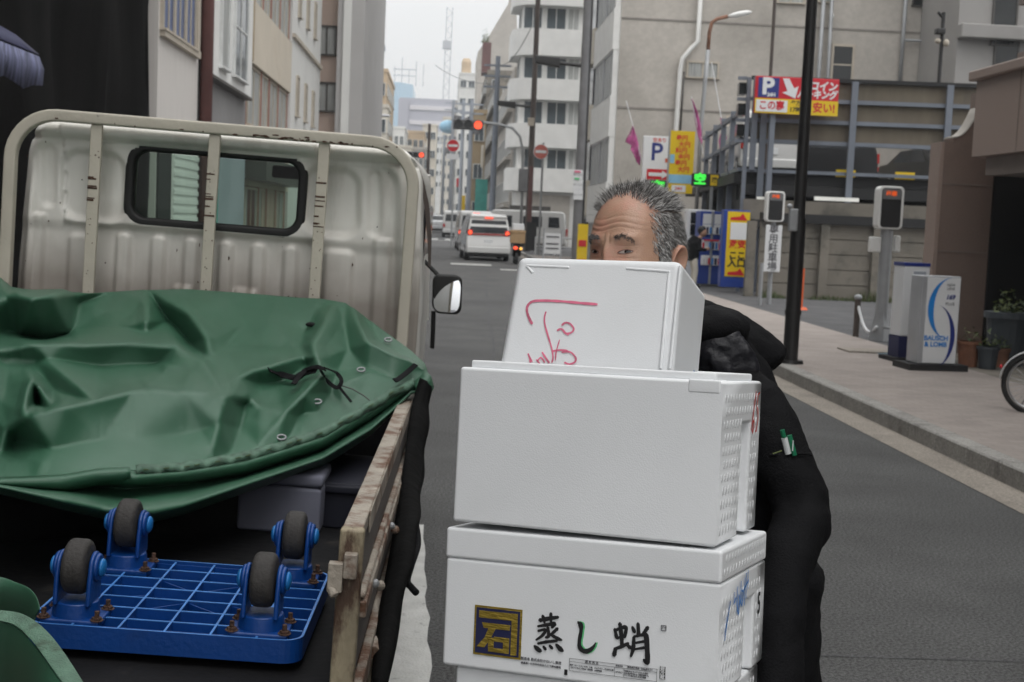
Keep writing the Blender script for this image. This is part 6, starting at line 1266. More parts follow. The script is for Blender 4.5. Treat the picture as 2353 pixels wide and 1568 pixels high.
# ================================================================== UPTURNED PLATFORM DOLLY
dol = empty('platform_dolly', 'blue plastic platform dolly lying upside down on the truck bed', 'dolly', MT @ Vector((.155, -2.45, .676)), T_ROT)
DW, DL, DH = .570, .555, .049
def ring(b, x0, x1, y0, y1, z0, z1, t): b.bb(x0, x1, y0, y0+t, z0, z1); b.bb(x0, x1, y1-t, y1, z0, z1); b.bb(x0, x0+t, y0+t, y1-t, z0, z1); b.bb(x1-t, x1, y0+t, y1-t, z0, z1)
def deckf(b):
    ou = rrect(0, 0, DW, DL, .045, 6); ii = rrect(.006, .006, DW-.006, DL-.006, .04, 6); n = len(ou)
    V = [(x, y, 0) for x, y in ou]+[(x, y, DH) for x, y in ou]+[(x, y, DH) for x, y in ii]+[(x, y, .006) for x, y in ii]
    b.add(V, [(i, (i+1) % n, n+(i+1) % n, n+i) for i in range(n)]+[(n+i, n+(i+1) % n, 2*n+(i+1) % n, 2*n+i) for i in range(n)]+[(2*n+i, 2*n+(i+1) % n, 3*n+(i+1) % n, 3*n+i) for i in range(n)]+[tuple(range(3*n, 4*n)), tuple(range(n-1, -1, -1))])
loc_(dol, 'deck', 'dolly_blue', deckf)
def ribs(b):
    t = .0035
    for i in range(1, 6): x = DW*i/6; b.bb(x-t/2, x+t/2, .007, DL-.007, .006, DH-.003)
    for i in range(1, 7): y = DL*i/7; b.bb(.007, DW-.007, y-t/2, y+t/2, .006, DH-.0035)
    for y in (.022, DL-.022): b.bb(.02, DW-.02, y-t/2, y+t/2, .006, DH-.004)
    for (x0, y0, x1, y1) in ((.19, .16, .285, .24), (.285, .24, .38, .16), (.285, .32, .38, .40), (.285, .32, .19, .40), (.12, .24, .19, .28), (.38, .24, .46, .2)): 
        p, q = Vector((x0, y0, 0)), Vector((x1, y1, 0)); n = (q-p).normalized().cross(Vector((0, 0, 1)))*t*.5; b.add([p+n+Vector((0, 0, .006)), q+n+Vector((0, 0, .006)), q-n+Vector((0, 0, .006)), p-n+Vector((0, 0, .006)), p+n+Vector((0, 0, DH-.008)), q+n+Vector((0, 0, DH-.008)), q-n+Vector((0, 0, DH-.008)), p-n+Vector((0, 0, DH-.008))], [(0, 3, 2, 1), (4, 5, 6, 7), (0, 1, 5, 4), (1, 2, 6, 5), (2, 3, 7, 6), (3, 0, 4, 7)])
loc_(dol, 'ribs', 'dolly_blue', ribs)
def rib_edges(b):
    t = .0046
    for i in range(1, 6): x = DW*i/6; b.bb(x-t/2, x+t/2, .008, DL-.008, DH-.0029, DH-.0012)
    for i in range(1, 7): y = DL*i/7; b.bb(.008, DW-.008, y-t/2, y+t/2, DH-.0034, DH-.0016)
    ou = rrect(.0005, .0005, DW-.0005, DL-.0005, .045, 6); ii = rrect(.0055, .0055, DW-.0055, DL-.0055, .04, 6); n = len(ou); b.add([(x, y, DH+.0006) for x, y in ou+ii], [(i, (i+1) % n, n+(i+1) % n, n+i) for i in range(n)])
loc_(dol, 'worn_rib_edges', 'dolly_rib', rib_edges)
for cxp, cyp in ((.085, .075), (DW-.095, .075), (.085, DL-.075), (DW-.085, DL-.075)):
    zb = DH; R = .058; zc = zb+.105
    def fork(b):
        b.cyl((cxp, cyp, zb-.02), (cxp, cyp, zb+.035), .052, .046, 28); b.bb(cxp-.062, cxp+.062, cyp-.052, cyp+.052, zb-.012, zb+.004)
        for s in (-1, 1):
            x = cxp+s*.034
            prof = [(cyp-.044, zb+.03), (cyp+.044, zb+.03), (cyp+.040, zc-.02)]+[(cyp+.034*cos(t), zc+.034*sin(t)) for t in [pi*i/10 for i in range(11)]]+[(cyp-.040, zc-.02)]
            b.prism(prof, x-.005, x+.005, 'x')
            b.cyl((x+s*.003, cyp, zc), (x+s*.013, cyp, zc), .031, .029, 24)
    fk = loc_(dol, 'caster', 'dolly_blue', fork, bevel=.004)
    whl = build(MB().cyl((cxp-.0245, cyp, zc), (cxp+.0245, cyp, zc), R, n=40), 'wheel', 'caster', fk, bevel=.014, seg=4)
    build(MB().ell((cxp+.050, cyp, zc), (.008, .020, .020), 18, 8), 'axle_cap', 'dolly_cap', fk, smooth=True); build(MB().ell((cxp-.050, cyp, zc), (.008, .020, .020), 18, 8), 'axle_cap', 'dolly_cap', fk, smooth=True)
    for s in (-1, 1):
        for u in (-1, 1):
            bx, by = cxp+s*.055, cyp+u*.042; build(MB().cyl((bx, by, zb+.002), (bx, by, zb+.011), .0105, n=6).cyl((bx, by, zb+.011), (bx, by, zb+.024), .0052, n=8).cyl((bx, by, zb+.0045), (bx, by, zb+.0055), .014, n=14), 'bolt', 'rust_bolt', fk)
# ================================================================== FOAM FISH BOXES
def zxy(a, b_, c): return Matrix.Rotation(radians(a), 4, 'Z') @ Matrix.Rotation(radians(b_), 4, 'X') @ Matrix.Rotation(radians(c), 4, 'Y')
def foam_box(name, label, org, rot, W_, D_, H_, y0, y1, zr, dots=True, dz0=.01, dz1=None, opentop=False, group='white foam boxes stacked in the arms of the carrier'):
    r = bpy.data.objects.new(name, None); COL.objects.link(r); Mx = Matrix.Translation(org) @ zxy(*rot); r.matrix_world = Mx; r.location = Mx.translation; r.rotation_euler = Mx.to_euler(); MW[r] = Mx
    tagp(r, label, 'foam box', group)
    # right side carries a hand recess (open to the bottom); front is plain
    b = MB(); ys = [0, y0, y1, D_]; zs = [0, zr, H_]; dp = .016
    b.add([(0, 0, 0), (W_, 0, 0), (W_, 0, H_), (0, 0, H_)], [(0, 1, 2, 3)]); b.add([(0, D_, 0), (W_, D_, 0), (W_, D_, H_), (0, D_, H_)], [(3, 2, 1, 0)]); b.add([(0, 0, 0), (0, D_, 0), (0, D_, H_), (0, 0, H_)], [(3, 2, 1, 0)])
    for i in range(3):
        for j in range(2):
            x = W_-dp if (i == 1 and j == 0) else W_; b.add([(x, ys[i], zs[j]), (x, ys[i+1], zs[j]), (x, ys[i+1], zs[j+1]), (x, ys[i], zs[j+1])], [(0, 1, 2, 3)])
    b.add([(W_-dp, y0, 0), (W_, y0, 0), (W_, y0, zr), (W_-dp, y0, zr)], [(0, 1, 2, 3)]); b.add([(W_-dp, y1, 0), (W_, y1, 0), (W_, y1, zr), (W_-dp, y1, zr)], [(3, 2, 1, 0)]); b.add([(W_-dp, y0, zr), (W_-dp, y1, zr), (W_, y1, zr), (W_, y0, zr)], [(0, 1, 2, 3)])
    b.add([(0, 0, 0), (W_, 0, 0), (W_, y0, 0), (W_-dp, y0, 0), (W_-dp, y1, 0), (W_, y1, 0), (W_, D_, 0), (0, D_, 0)], [tuple(range(7, -1, -1))])
    if not opentop: b.add([(0, 0, H_), (W_, 0, H_), (W_, y0, H_), (W_, y1, H_), (W_, D_, H_), (0, D_, H_)], [tuple(range(6))])
    else:
        t = .024; o_ = [(0, 0), (W_, 0), (W_, y0), (W_, y1), (W_, D_), (0, D_)]; i_ = [(t, t), (W_-t, t), (W_-t, y0), (W_-t, y1), (W_-t, D_-t), (t, D_-t)]
        b.add([(x, y, H_) for x, y in o_]+[(x, y, H_) for x, y in i_]+[(x, y, .03) for x, y in i_], [(k_, (k_+1) % 6, 6+(k_+1) % 6, 6+k_) for k_ in range(6)]+[(6+k_, 6+(k_+1) % 6, 12+(k_+1) % 6, 12+k_) for k_ in range(6)]+[tuple(range(12, 18))])
    bo = build(b, 'box_body', 'eps', r, bevel=.0055, seg=4, weld=True)
    if dots:
        b = MB(); dz1 = dz1 or H_-.012; st = .0205; k_ = 0
        for jz in range(int((dz1-dz0)/st)):
            z = dz0+.012+jz*st; ny = int((D_-.03)/st)
            for jy in range(ny):
                y = .022+jy*st+(.5*st if jz % 2 else 0)
                if y > D_-.014 or (y0-.008 < y < y1+.008 and z < zr+.008): continue
                b.ell((W_+.0002, y, z), (.0007, .0056, .0078), 10, 4)
        build(b, 'moulded_dots', 'eps', r, smooth=True)
    return r
B2R = (-24.692, -5.427, -1.635); B2O = Vector((.032, 2.172, 1.086)); W2, D2, H2 = .44, .301, .254
b2 = foam_box('foam_box', 'plain open white foam box marked 65 in red, second from the top', B2O, B2R, W2, D2, H2, .155, .225, .185, opentop=True)
b = MB(); t = .012
ring(b, .014, W2-.014, .014, D2-.014, H2-.001, H2+.012, t); build(b, 'inner_lip', 'eps', b2, bevel=.003, seg=2)
loc_(b2, 'corner_tab', 'eps', lambda b: b.bb(W2-.055, W2-.004, -.0012, .05, H2-.020, H2+.0012), bevel=.003, seg=2)
# marker digits on the right face: map local XZ (x to the right = +Y of the box)
def side_T(W_, y, z, sx=1): return Matrix(((0, 1, 0, W_), (1, 0, 0, y), (0, 0, 1, z), (0, 0, 0, 1)))     # local x -> +y, local -y -> outside
def sideT(W_, y, z): return Matrix.Translation((W_, y, z)) @ Matrix.Rotation(pi/2, 4, 'Z')
T = sideT(W2+.0012, .255, .195)
b = MB(); stroke(b, [(-.004, .042), (-.012, .022), (-.022, -.004), (-.026, -.022), (-.018, -.028), (-.010, -.018), (-.012, -.006), (-.022, -.012)], .0060, T); stroke(b, [(.014, .038), (.008, .016), (.018, .010), (.022, -.008), (.012, -.026), (.004, -.026)], .0060, T); stroke(b, [(.012, .036), (.028, .040)], .005, T); build(b, 'marker_number', 'ink_red', b2)
for i, s in enumerate(('発泡容器', '国産', '要冷蔵', '天地無用', '取扱', '注意')): txt(s, 'lettering', 'ink_grey', b2, sideT(W2-.016+.0008, .185, .135-i*.0165) @ RX90, .0085 if i else .010, .0002, ext=.0002)
# lower box with lid
B3R = (-25.6, -5.9, -2.6); B3O = Vector((.024, 2.152, .850)); W3, D3, H3 = .460, .330, .176
b3 = foam_box('foam_box', 'lidded white foam box with gold and navy crest and brush lettering on its front', B3O, B3R, W3, D3, H3, .175, .250, .125)
loc_(b3, 'lid', 'eps', lambda b: b.bb(-.0015, W3+.0015, -.0015, D3+.0015, H3+.0003, H3+.050), bevel=.0055, seg=4); b = MB()
for jz in range(2):
    for jy in range(15): b.ell((W3+.0016, .02+jy*.0205+(.01 if jz else 0), H3+.015+jz*.02), (.0007, .0056, .0072), 10, 4)
build(b, 'moulded_dots', 'eps', b3, smooth=True)
def f3(u, v): return (u*W3, v)              # u along the front, v in metres above its base
FY = -.0010
def fpart(name, m, fn, y=FY, t=.0007): b = MB(); fn(b, y-t, y); return build(b, name, m, b3)
Mi3 = MW[b3].inverted()
def bl(zx, zy):                                  # close-up coordinates of the photo -> (x, z) on the front face
    o = Mi3 @ CO; d = Mi3.to_3x3() @ ray(.9412*(1050+zx/2.614), .9412*(1250+zy/2.614)); p = o+d*((FY-o.y)/d.y); return p.x, p.z
def ring2(b, x0, x1, z0, z1, a, c, t): b.bb(x0, x1, a, c, z0, z0+t); b.bb(x0, x1, a, c, z1-t, z1); b.bb(x0, x0+t, a, c, z0+t, z1-t); b.bb(x1-t, x1, a, c, z0+t, z1-t)
ca, cb2 = bl(288, 592), bl(578, 945); cx0, cx1, cz0, cz1 = ca[0], cb2[0], cb2[1], ca[1]; cw, ch = cx1-cx0, cz1-cz0
cr = fpart('crest', 'gold', lambda b, a, c: b.bb(cx0, cx1, a, c, cz0, cz1))
def crest_part(name, m, fn, y): b = MB(); fn(b, y-.0006, y); return build(b, name, m, cr)
crest_part('field', 'ink_navy', lambda b, a, c: b.bb(cx0+.0035, cx1-.0035, a, c, cz0+.0035, cz1-.0035), FY-.0008)
crest_part('key_stroke', 'gold', lambda b, a, c: b.prism([(cx0+cw*.10, cz1-ch*.10), (cx1-cw*.085, cz1-ch*.09), (cx1-cw*.085, cz0+ch*.08), (cx1-cw*.21, cz0+ch*.07), (cx1-cw*.21, cz1-ch*.24), (cx0+cw*.10, cz1-ch*.24)], a, c, 'y'), FY-.0016)
q = lambda L: [(cx0+cw*(.07+x*.70), cz0+ch*(.08+z*.60)) for x, z in L]
crest_part('stone_character', 'gold', lambda b, a, c: [b.prism(q([(.14, .98), (.20, .80), (.34, .80), (.24, .48), (.0, .14), (.24, .14), (.42, .46), (.56, .80), (.98, .80), (1.0, .98)]), a, c, 'y'), b.prism(q([(.34, .50), (.36, .02), (.52, .02), (.52, .50)]), a, c, 'y'), b.prism(q([(.521, .54), (.521, .38), (.80, .38), (.80, .02), (.98, .02), (.98, .54)]), a, c, 'y'), b.prism(q([(.521, .02), (.521, .16), (.799, .16), (.799, .02)]), a, c, 'y')], FY-.0016)
def brush(name, m, strokes, y, dx=0., grow=0.):
    b = MB(); sc = abs(bl(1000, 700)[0]-bl(900, 700)[0])/100; br = random.Random(2)
    for si, st in enumerate(strokes):
        P = smooth_line([(x, yy, w) for x, yy, w in st], 6); k = len(P); pt = [Vector((*bl(p.x+dx, p.y), 0)) for p in P]; Lf, Rt = [], []
        for i in range(k):
            d = (pt[min(i+1, k-1)]-pt[max(i-1, 0)]).normalized(); n = Vector((-d.y, d.x, 0)); w = (max(1, P[i].z)+grow)*sc*.5*(1+.10*br.uniform(-1, 1))
            Lf.append(pt[i]+n*w); Rt.append(pt[i]-n*w)
        yy_ = y-.00005*si; b.add([(p.x, yy_, p.y) for p in Lf+Rt], [(i, i+1, k+i+1, k+i) for i in range(k-1)])
        for e_, w in ((pt[0], st[0][2]), (pt[-1], st[-1][2])): b.add([(e_.x+cos(t)*w*sc*.5, yy_-.00002, e_.y+sin(t)*w*sc*.5) for t in [2*pi*j/10 for j in range(10)]], [tuple(range(10))])
    return build(b, name, m, b3)
K1 = [[(700, 692, 18), (750, 682, 20), (818, 672, 14)], [(720, 664, 16), (732, 708, 10)], [(772, 650, 18), (772, 702, 10)], [(688, 730, 9), (740, 722, 15), (796, 714, 18), (776, 740, 8)], [(752, 735, 13), (758, 790, 16), (736, 802, 6)], [(690, 760, 9), (738, 752, 13), (718, 788, 13), (676, 818, 6)], [(814, 745, 16), (784, 772, 12), (764, 788, 6)], [(772, 784, 10), (815, 808, 18), (842, 818, 8)], [(688, 840, 9), (740, 830, 14), (812, 822, 12)], [(668, 856, 14), (694, 880, 26), (712, 888, 10)], [(724, 858, 10), (738, 876, 17)], [(764, 852, 10), (780, 870, 16)], [(806, 846, 12), (834, 876, 27), (852, 888, 8)]]
K2 = [[(944, 703, 10), (962, 722, 28), (964, 760, 19), (954, 820, 19), (956, 862, 25), (982, 888, 26), (1016, 884, 22), (1044, 860, 13), (1058, 834, 3)]]
K3 = [[(1180, 748, 14), (1192, 804, 17)], [(1184, 756, 11), (1228, 738, 15), (1252, 742, 19), (1242, 800, 14)], [(1192, 806, 11), (1246, 792, 12)], [(1212, 712, 17), (1222, 790, 20), (1226, 862, 15)], [(1176, 876, 12), (1226, 858, 15), (1268, 838, 11)], [(1184, 872, 16), (1176, 912, 24)], [(1258, 846, 14), (1278, 868, 18)], [(1328, 712, 15), (1332, 782, 20)], [(1292, 734, 12), (1306, 766, 18)], [(1390, 738, 20), (1368, 768, 13), (1350, 786, 6)], [(1302, 798, 14), (1298, 870, 19), (1282, 924, 9)], [(1302, 796, 10), (1350, 786, 14), (1378, 786, 25), (1386, 860, 24), (1388, 958, 26), (1364, 942, 10)], [(1312, 836, 9), (1368, 826, 12)], [(1308, 876, 9), (1370, 866, 12)]]
brush('brush_character', 'ink_black', K1, FY-.0006, 0, 6); brush('brush_character_green_edge', 'ink_green', K2, FY-.0002, 9, 5); brush('brush_character', 'ink_black', K2, FY-.0006, 0, 4); brush('brush_character', 'ink_black', K3, FY-.0006, 0, 6)
def small(body, zx, zy, zw, size, col='ink_grey', y=FY-.0005, align='LEFT', **kw): x, z = bl(zx, zy); return txt(body, 'small_print', col, b3, TS(x, y, z), size, .0001, ext=.0002, align=align, **kw)
px_ = abs(bl(1000, 700)[0]-bl(900, 700)[0])/100
small('製造者 株式会社かねいし商店', 580, 934, 265, 20*px_); small('福島県いわき市中央台久保下原92番地', 580, 962, 260, 15.4*px_)
a1, a2 = bl(858, 1005), bl(876, 1042); fpart('black_bar', 'ink_black', lambda b, a, c: b.bb(a1[0], a2[0], a, c, a2[1], a1[1]))
t1, t2 = bl(890, 944), bl(1448, 1062); tz1 = bl(1170, 968)[1]; tz2 = bl(1170, 1032)[1]; tzm = bl(1170, 990)[1]; ta, tb_ = bl(1178, 980)[0], bl(1238, 990)[0]
fpart('table_frame', 'ink_grey', lambda b, a, c: [ring2(b, t1[0], t2[0], tz2-.004, tz1, a, c, .0004), b.bb(t1[0]+.0005, t2[0]-.0005, a, c, tzm, tzm+.0004), b.bb(ta, ta+.0004, a, c, tz2-.0035, tzm-.0001), b.bb(tb_, tb_+.0004, a, c, tz2-.0035, tzm-.0001)])
def tbl(body, x, z, size, **kw): return txt(body, 'small_print', 'ink_grey', b3, TS(x, FY-.0005, z), size, .0001, ext=.0002, **kw)
zc = (tz2-.004+tzm)/2; zh_ = (tz1+tzm)/2
tbl('原 材 料 名', (t1[0]+ta)/2, zh_, .0046); tbl('真蛸（モーリタニア産）食塩、ミョウバン、酸化防止剤\n（エリソルビン酸Na）発色剤、pH調整剤', t1[0]+.001, zc, .0029, align='LEFT', spacing=1.3)
tbl('保存方法', (ta+tb_)/2, zh_, .0029); tbl('10℃以下', (ta+tb_)/2, zc, .0029); tbl('栄養成分表示（100g当たり）', (tb_+t2[0])/2, zh_, .0033); tbl('熱量99kcal たんぱく質21.7g 脂質\n0.7g 炭水化物0.1g 食塩相当量1.7g\nサンプル品分析による推定値', tb_+.001, zc, .0027, align='LEFT', spacing=1.2)
r1_, r2_ = bl(1475, 722), bl(1508, 762); fpart('recycling_frame', 'ink_grey', lambda b, a, c: ring2(b, r1_[0], r2_[0], r2_[1], r1_[1], a, c, .0009)); tbl('プラ', (r1_[0]+r2_[0])/2, (r1_[1]+r2_[1])/2, .0052)
k1, k2 = bl(1468, 985), bl(1500, 1070); fpart('chill_label', 'ink_black', lambda b, a, c: b.bb(k1[0], k2[0], a, c, k2[1], k1[1]))
for i, ch_ in enumerate('要冷蔵'): txt(ch_, 'lettering', 'sign_white', b3, TS((k1[0]+k2[0])/2, FY-.0012, k1[1]+(k2[1]-k1[1])*(i+.5)/3), .0075, .0002, ext=.0002)
T = sideT(W3+.0014, .12, .140)
b = MB()
for P in ([(-.055, .002), (-.066, -.016), (-.078, -.034), (-.086, -.055)], [(-.028, .012), (-.032, -.006), (-.016, .002), (-.012, -.012)], [(-.008, .018), (-.006, -.020), (.004, -.028), (.010, -.006), (.002, .004)], [(.016, .024), (.018, -.012), (.028, -.018), (.034, .004), (.022, .008)], [(.044, .026), (.046, -.020)], [(.054, .032), (.056, -.010)], [(.036, .006), (.072, .018)], [(.066, .036), (.070, .004)]): stroke(b, P, .0062, T)
build(b, 'marker_scrawl', 'ink_blue', b3); txt('5', 'lettering', 'ink_black', b3, sideT(W3+.0014, .285, .105) @ RX90, .052, .0008, ext=.0002, sx=.8)
# fourth box underneath, only its top edge in the frame
Mb3 = MW[b3]; o4 = Mb3 @ Vector((.020, .012, -.232))
b4 = foam_box('foam_box', 'lowest white foam box of the stack, only its rim showing', o4, B3R, .435, .31, .23, .16, .23, .15)
# top box, lying on its side and tilted back inside the open box
P_ = {}
for k_, (px, py, d) in dict(BL=(1147, 831, 2.29), BR=(1546, 855, 2.155), TL=(1189, 588, 2.345), TR=(1567, 598, 2.21), bBR=(1608, 856, 2.36), bTR=(1625, 676, 2.375)).items(): P_[k_] = at(px, py, d)
ext_ = 1.38
P_['BL'] = P_['TL']+(P_['BL']-P_['TL'])*ext_; P_['BR'] = P_['TR']+(P_['BR']-P_['TR'])*ext_; P_['bBR'] = P_['bTR']+(P_['bBR']-P_['bTR'])*1.55
P_['bTL'] = P_['TL']+(P_['bTR']-P_['TR'])*1.0; P_['bBL'] = P_['BL']+(P_['bBR']-P_['BR'])
ex = (P_['TR']-P_['TL']); ez = (P_['TL']-P_['BL']); 
r1 = empty('foam_box', 'tilted white foam box with pink marker scrawl on top of the stack', 'foam box', P_['BL'], (0, 0, 0), 'white foam boxes stacked in the arms of the carrier')
b = MB().add([P_[k_] for k_ in ('BL', 'BR', 'TR', 'TL', 'bBL', 'bBR', 'bTR', 'bTL')], [(0, 1, 2, 3), (7, 6, 5, 4), (1, 5, 6, 2), (0, 3, 7, 4), (3, 2, 6, 7), (0, 4, 5, 1)])
build(b, 'box_body', 'eps', r1, world=True, bevel=.014, seg=4)
fu, fv = ex.normalized(), ez.normalized(); fn_ = fu.cross(fv).normalized(); fn_ = fn_ if fn_.y < 0 else -fn_; fv = fn_.cross(fu) if fn_.cross(fu).z > 0 else -fn_.cross(fu)
W1, H1 = ex.length, ez.length
def face_pt(px, py): r_ = ray(px, py); d = (P_['TL']-CO).dot(fn_)/r_.dot(fn_); return CO+r_*d
def face_ribbon(b, pix, wpx, off=.0012):
    P = [face_pt(x, y)+fn_*off for x, y in pix]; k = len(P); Lf, Rt = [], []
    for i, p in enumerate(P):
        d = (P[min(i+1, k-1)]-P[max(i-1, 0)]).normalized(); n = fn_.cross(d).normalized(); w = wpx*.00072*(.8+.3*random.random())*(.55 if i in (0, k-1) else 1); Lf.append(p+n*w/2); Rt.append(p-n*w/2)
    b.add(Lf+Rt, [(i, i+1, k+i+1, k+i) for i in range(k-1)])
z5 = lambda L: [(.9412*(1050+x/2.178), .9412*(580+y/2.178)) for x, y in L]
b = MB()
for pts, w in (([(892, 357), (800, 350), (700, 341), (600, 337), (545, 342), (520, 365), (517, 395), (528, 430), (545, 463)], 6.5), ([(618, 395), (610, 425), (612, 465), (630, 530), (648, 590), (655, 640), (648, 668)], 4.5), ([(700, 470), (720, 455), (745, 460), (765, 485), (755, 505), (725, 512), (700, 488), (675, 497)], 5), ([(725, 512), (738, 520)], 4), ([(650, 607), (690, 600), (735, 605)], 5), ([(668, 655), (672, 610), (690, 545)], 3.5), ([(700, 612), (745, 610), (775, 640), (770, 665), (740, 675), (715, 665)], 4.5), ([(522, 618), (530, 640), (535, 668)], 4), ([(522, 620), (545, 665)], 4), ([(565, 650), (585, 672)], 3.5), ([(570, 662), (590, 640), (612, 668)], 4), ([(596, 610), (615, 640), (636, 670)], 5)): face_ribbon(b, [(p.x, p.y) for p in smooth_line([(x, y, 0) for x, y in z5(pts)], 4)], w)
build(b, 'marker_scrawl', 'ink_pink', r1, world=True)
# moulded rib frame on its face
b = MB()
def bar(b, A, B_, w, h):
    A, B_ = Vector(A), Vector(B_); d = (B_-A).normalized(); n = fn_.cross(d)*w/2; up = fn_*h; b.add([A+n-up, B_+n-up, B_-n-up, A-n-up, A+n*.6+up, B_+n*.6+up, B_-n*.6+up, A-n*.6+up], [(0, 1, 2, 3), (7, 6, 5, 4), (0, 4, 5, 1), (1, 5, 6, 2), (2, 6, 7, 3), (3, 7, 4, 0)])
for A, B_ in (((512, 150), (740, 160)), ((1042, 165), (1275, 182)), ((1270, 190), (1225, 700)), ((1330, 150), (1275, 700)), ((512, 152), (548, 190))):
    a, c = z5([A, B_]); bar(b, face_pt(*a), face_pt(*c), .006, .0016)
build(b, 'moulded_rib', 'eps', r1, world=True, bevel=.001, seg=1)
# blue triangle and raised strip on its right face
sn = (P_['bTR']-P_['TR']).cross(ez).normalized(); sn = sn if sn.x > 0 else -sn
def sface(px, py): r_ = ray(px, py); d = (P_['TR']-CO).dot(sn)/r_.dot(sn); return CO+r_*d+sn*.0012
b = MB(); pts = [sface(*p) for p in z5([(1340, 712), (1349, 657), (1402, 712)])]
for i in range(2): 
    A, B_ = pts[i], pts[i+1]; n = sn.cross((B_-A).normalized())*.0013; b.add([A+n, B_+n, B_-n, A-n], [(0, 1, 2, 3)])
build(b, 'marker_triangle', 'ink_blue', r1, world=True)
# ================================================================== THE CARRIER
SC = 1.05; th = radians(43)
HO = at(1466, 579, 2.60)
fw = Vector((-sin(th), -cos(th), 0)); lf = Vector((-fw.y, fw.x, 0)); lf = lf if lf.x > 0 else -lf
tilt = Matrix.Rotation(radians(2.5), 3, fw) 
def H2W(x, y, z): return HO + (tilt @ (lf*x+fw*y+Vector((0, 0, 1))*z))*SC     # head space: x to his left, y forward, z up (0 = eye level)
person = empty('person', 'grey haired man in a black hooded jacket peering over the foam boxes he carries', 'person', (HO.x+.1, HO.y+.22, 0))
def g3(p, c, s): return exp(-sum(((p[i]-c[i])/s[i])**2 for i in range(3)))
def head_pt(a, e):
    # a: azimuth from forward towards his left, e: elevation
    ce = cos(e); d = Vector((sin(a)*ce, cos(a)*ce, sin(e)))
    ax = .0765; ay = .098 if d.y > 0 else .094; az = .115 if d.z > 0 else .135; n = 2.35
    r = (abs(d.x/ax)**n+abs(d.y/ay)**n+abs(d.z/az)**n)**(-1/n); p = d*r
    if p.z < 0:                                               # face narrows to the jaw, neck side pulls in at the back
        t = min(1, -p.z/.12); p.x *= 1-.26*t*t; 
        if p.y < 0: p.y *= 1-.45*t
    f = 0.
    if p.y > .02:
        for s in (-1, 1):
            f += .0055*g3(p, (s*.030, .088, .024), (.022, .03, .008))                          # brow ridge
            f -= .0115*g3(p, (s*.032, .084, .002), (.017, .03, .0125))                         # eye socket
            f += .0075*g3(p, (s*.0325, .080, -.001), (.0135, .03, .0085))                      # lids over the eyeball
            f -= .0022*g3(p, (s*.0325, .080, .0105), (.014, .03, .0018))                       # lid fold
            f -= .0022*g3(p, (s*.0320, .080, -.0125), (.015, .03, .0022))                      # bag under the eye
            f += .0045*g3(p, (s*.046, .070, -.032), (.020, .03, .016))                         # cheekbone
            f -= .0020*g3(p, (s*.0055, .095, .022), (.0020, .03, .011))                        # frown folds
            f -= .0035*g3(p, (s*.066, .040, .018), (.016, .02, .03))                           # temple
        f += .0085*g3(p, (0, .098, -.002), (.0095, .03, .020))+.022*g3(p, (0, .098, -.040), (.013, .03, .017))+.010*g3(p, (0, .098, -.048), (.021, .03, .010))
        f += .003*g3(p, (0, .09, -.082), (.022, .03, .008))+.006*g3(p, (0, .085, -.112), (.024, .03, .014)); f -= .003*g3(p, (0, .09, -.076), (.024, .03, .0024))
        wob = .004*sin(p.x*70)
        for zc, am in ((.040, .0013), (.049, .0016), (.060, .0008)): f -= am*exp(-((p.z-zc-wob)/.0020)**2)*exp(-(p.x/.045)**2)
        for zc, am in ((.0445, .0007), (.0545, .0007)): f += am*exp(-((p.z-zc-wob)/.0034)**2)*exp(-(p.x/.045)**2)
    return p+d*f
NA, NE = 330, 250; G = []
for j in range(NE+1):
    e = -pi/2+pi*j/NE; G.append([head_pt(2*pi*i/NA, e) for i in range(NA+1)])
hb = MB().grid([[H2W(*p) for p in row] for row in G])
# neck, shoulders core, hands under the lowest box: one body mesh
nk = [(H2W(0, -.03, -.05), .058), (H2W(0, -.045, -.11), .062), (H2W(.0, -.075, -.17), .075)]
hb.tube([p for p, r in nk], [r for p, r in nk], 20)
def hand(b, base, d, nrm, side, s=1.):
    d, nrm = d.normalized(), nrm.normalized(); sd = d.cross(nrm).normalized()*side
    b.tube([base-d*.03, base, base+d*.045, base+d*.085], [.026, .030, .036, .030], 14, flat=.016)
    for i, (o_, l, w) in enumerate(((.030, .068, .0082), (.010, .078, .0088), (-.010, .073, .0085), (-.029, .056, .0075))):
        k0 = base+d*.082+sd*o_; p1 = k0+d*l*.42-nrm*.004; p2 = p1+(d*.8+nrm*.6).normalized()*l*.33; p3 = p2+(d*.35+nrm*.95).normalized()*l*.27; b.tube([k0-d*.015, k0, p1, p2, p3], [w*1.05, w*1.1, w, w*.92, w*.7], 10)
    t0 = base+d*.02+sd*.032; b.tube([t0, t0+(d*.55+sd*.75).normalized()*.035, t0+(d*.85+sd*.7).normalized()*.062+nrm*.01], [.0125, .0105, .008], 10)
gb1, gb2 = MB(), MB(); Mb4 = MW[b4]; R4 = Mb4.to_3x3(); wl_ = Mb4 @ Vector((-.01, .20, -.022)); wr_ = Mb4 @ Vector((.445, .20, -.022))
hand(gb1, wr_+R4 @ Vector((.02, .02, -.0)), R4 @ Vector((-.75, -.55, .05)), R4 @ Vector((0, 0, 1)), 1); hand(gb2, wl_+R4 @ Vector((-.02, .02, -.0)), R4 @ Vector((.75, -.55, .05)), R4 @ Vector((0, 0, 1)), -1)
body = build(hb, 'body', 'skin', person, world=True, smooth=True)
for g_ in (gb1, gb2):
    o = build(g_, 'work_glove', 'rubber', body, world=True, smooth=True); q_ = o.modifiers.new('remesh', 'REMESH'); q_.mode = 'VOXEL'; q_.voxel_size = .0035; q_.use_smooth_shade = True; q_ = o.modifiers.new('smooth', 'SMOOTH'); q_.iterations = 4
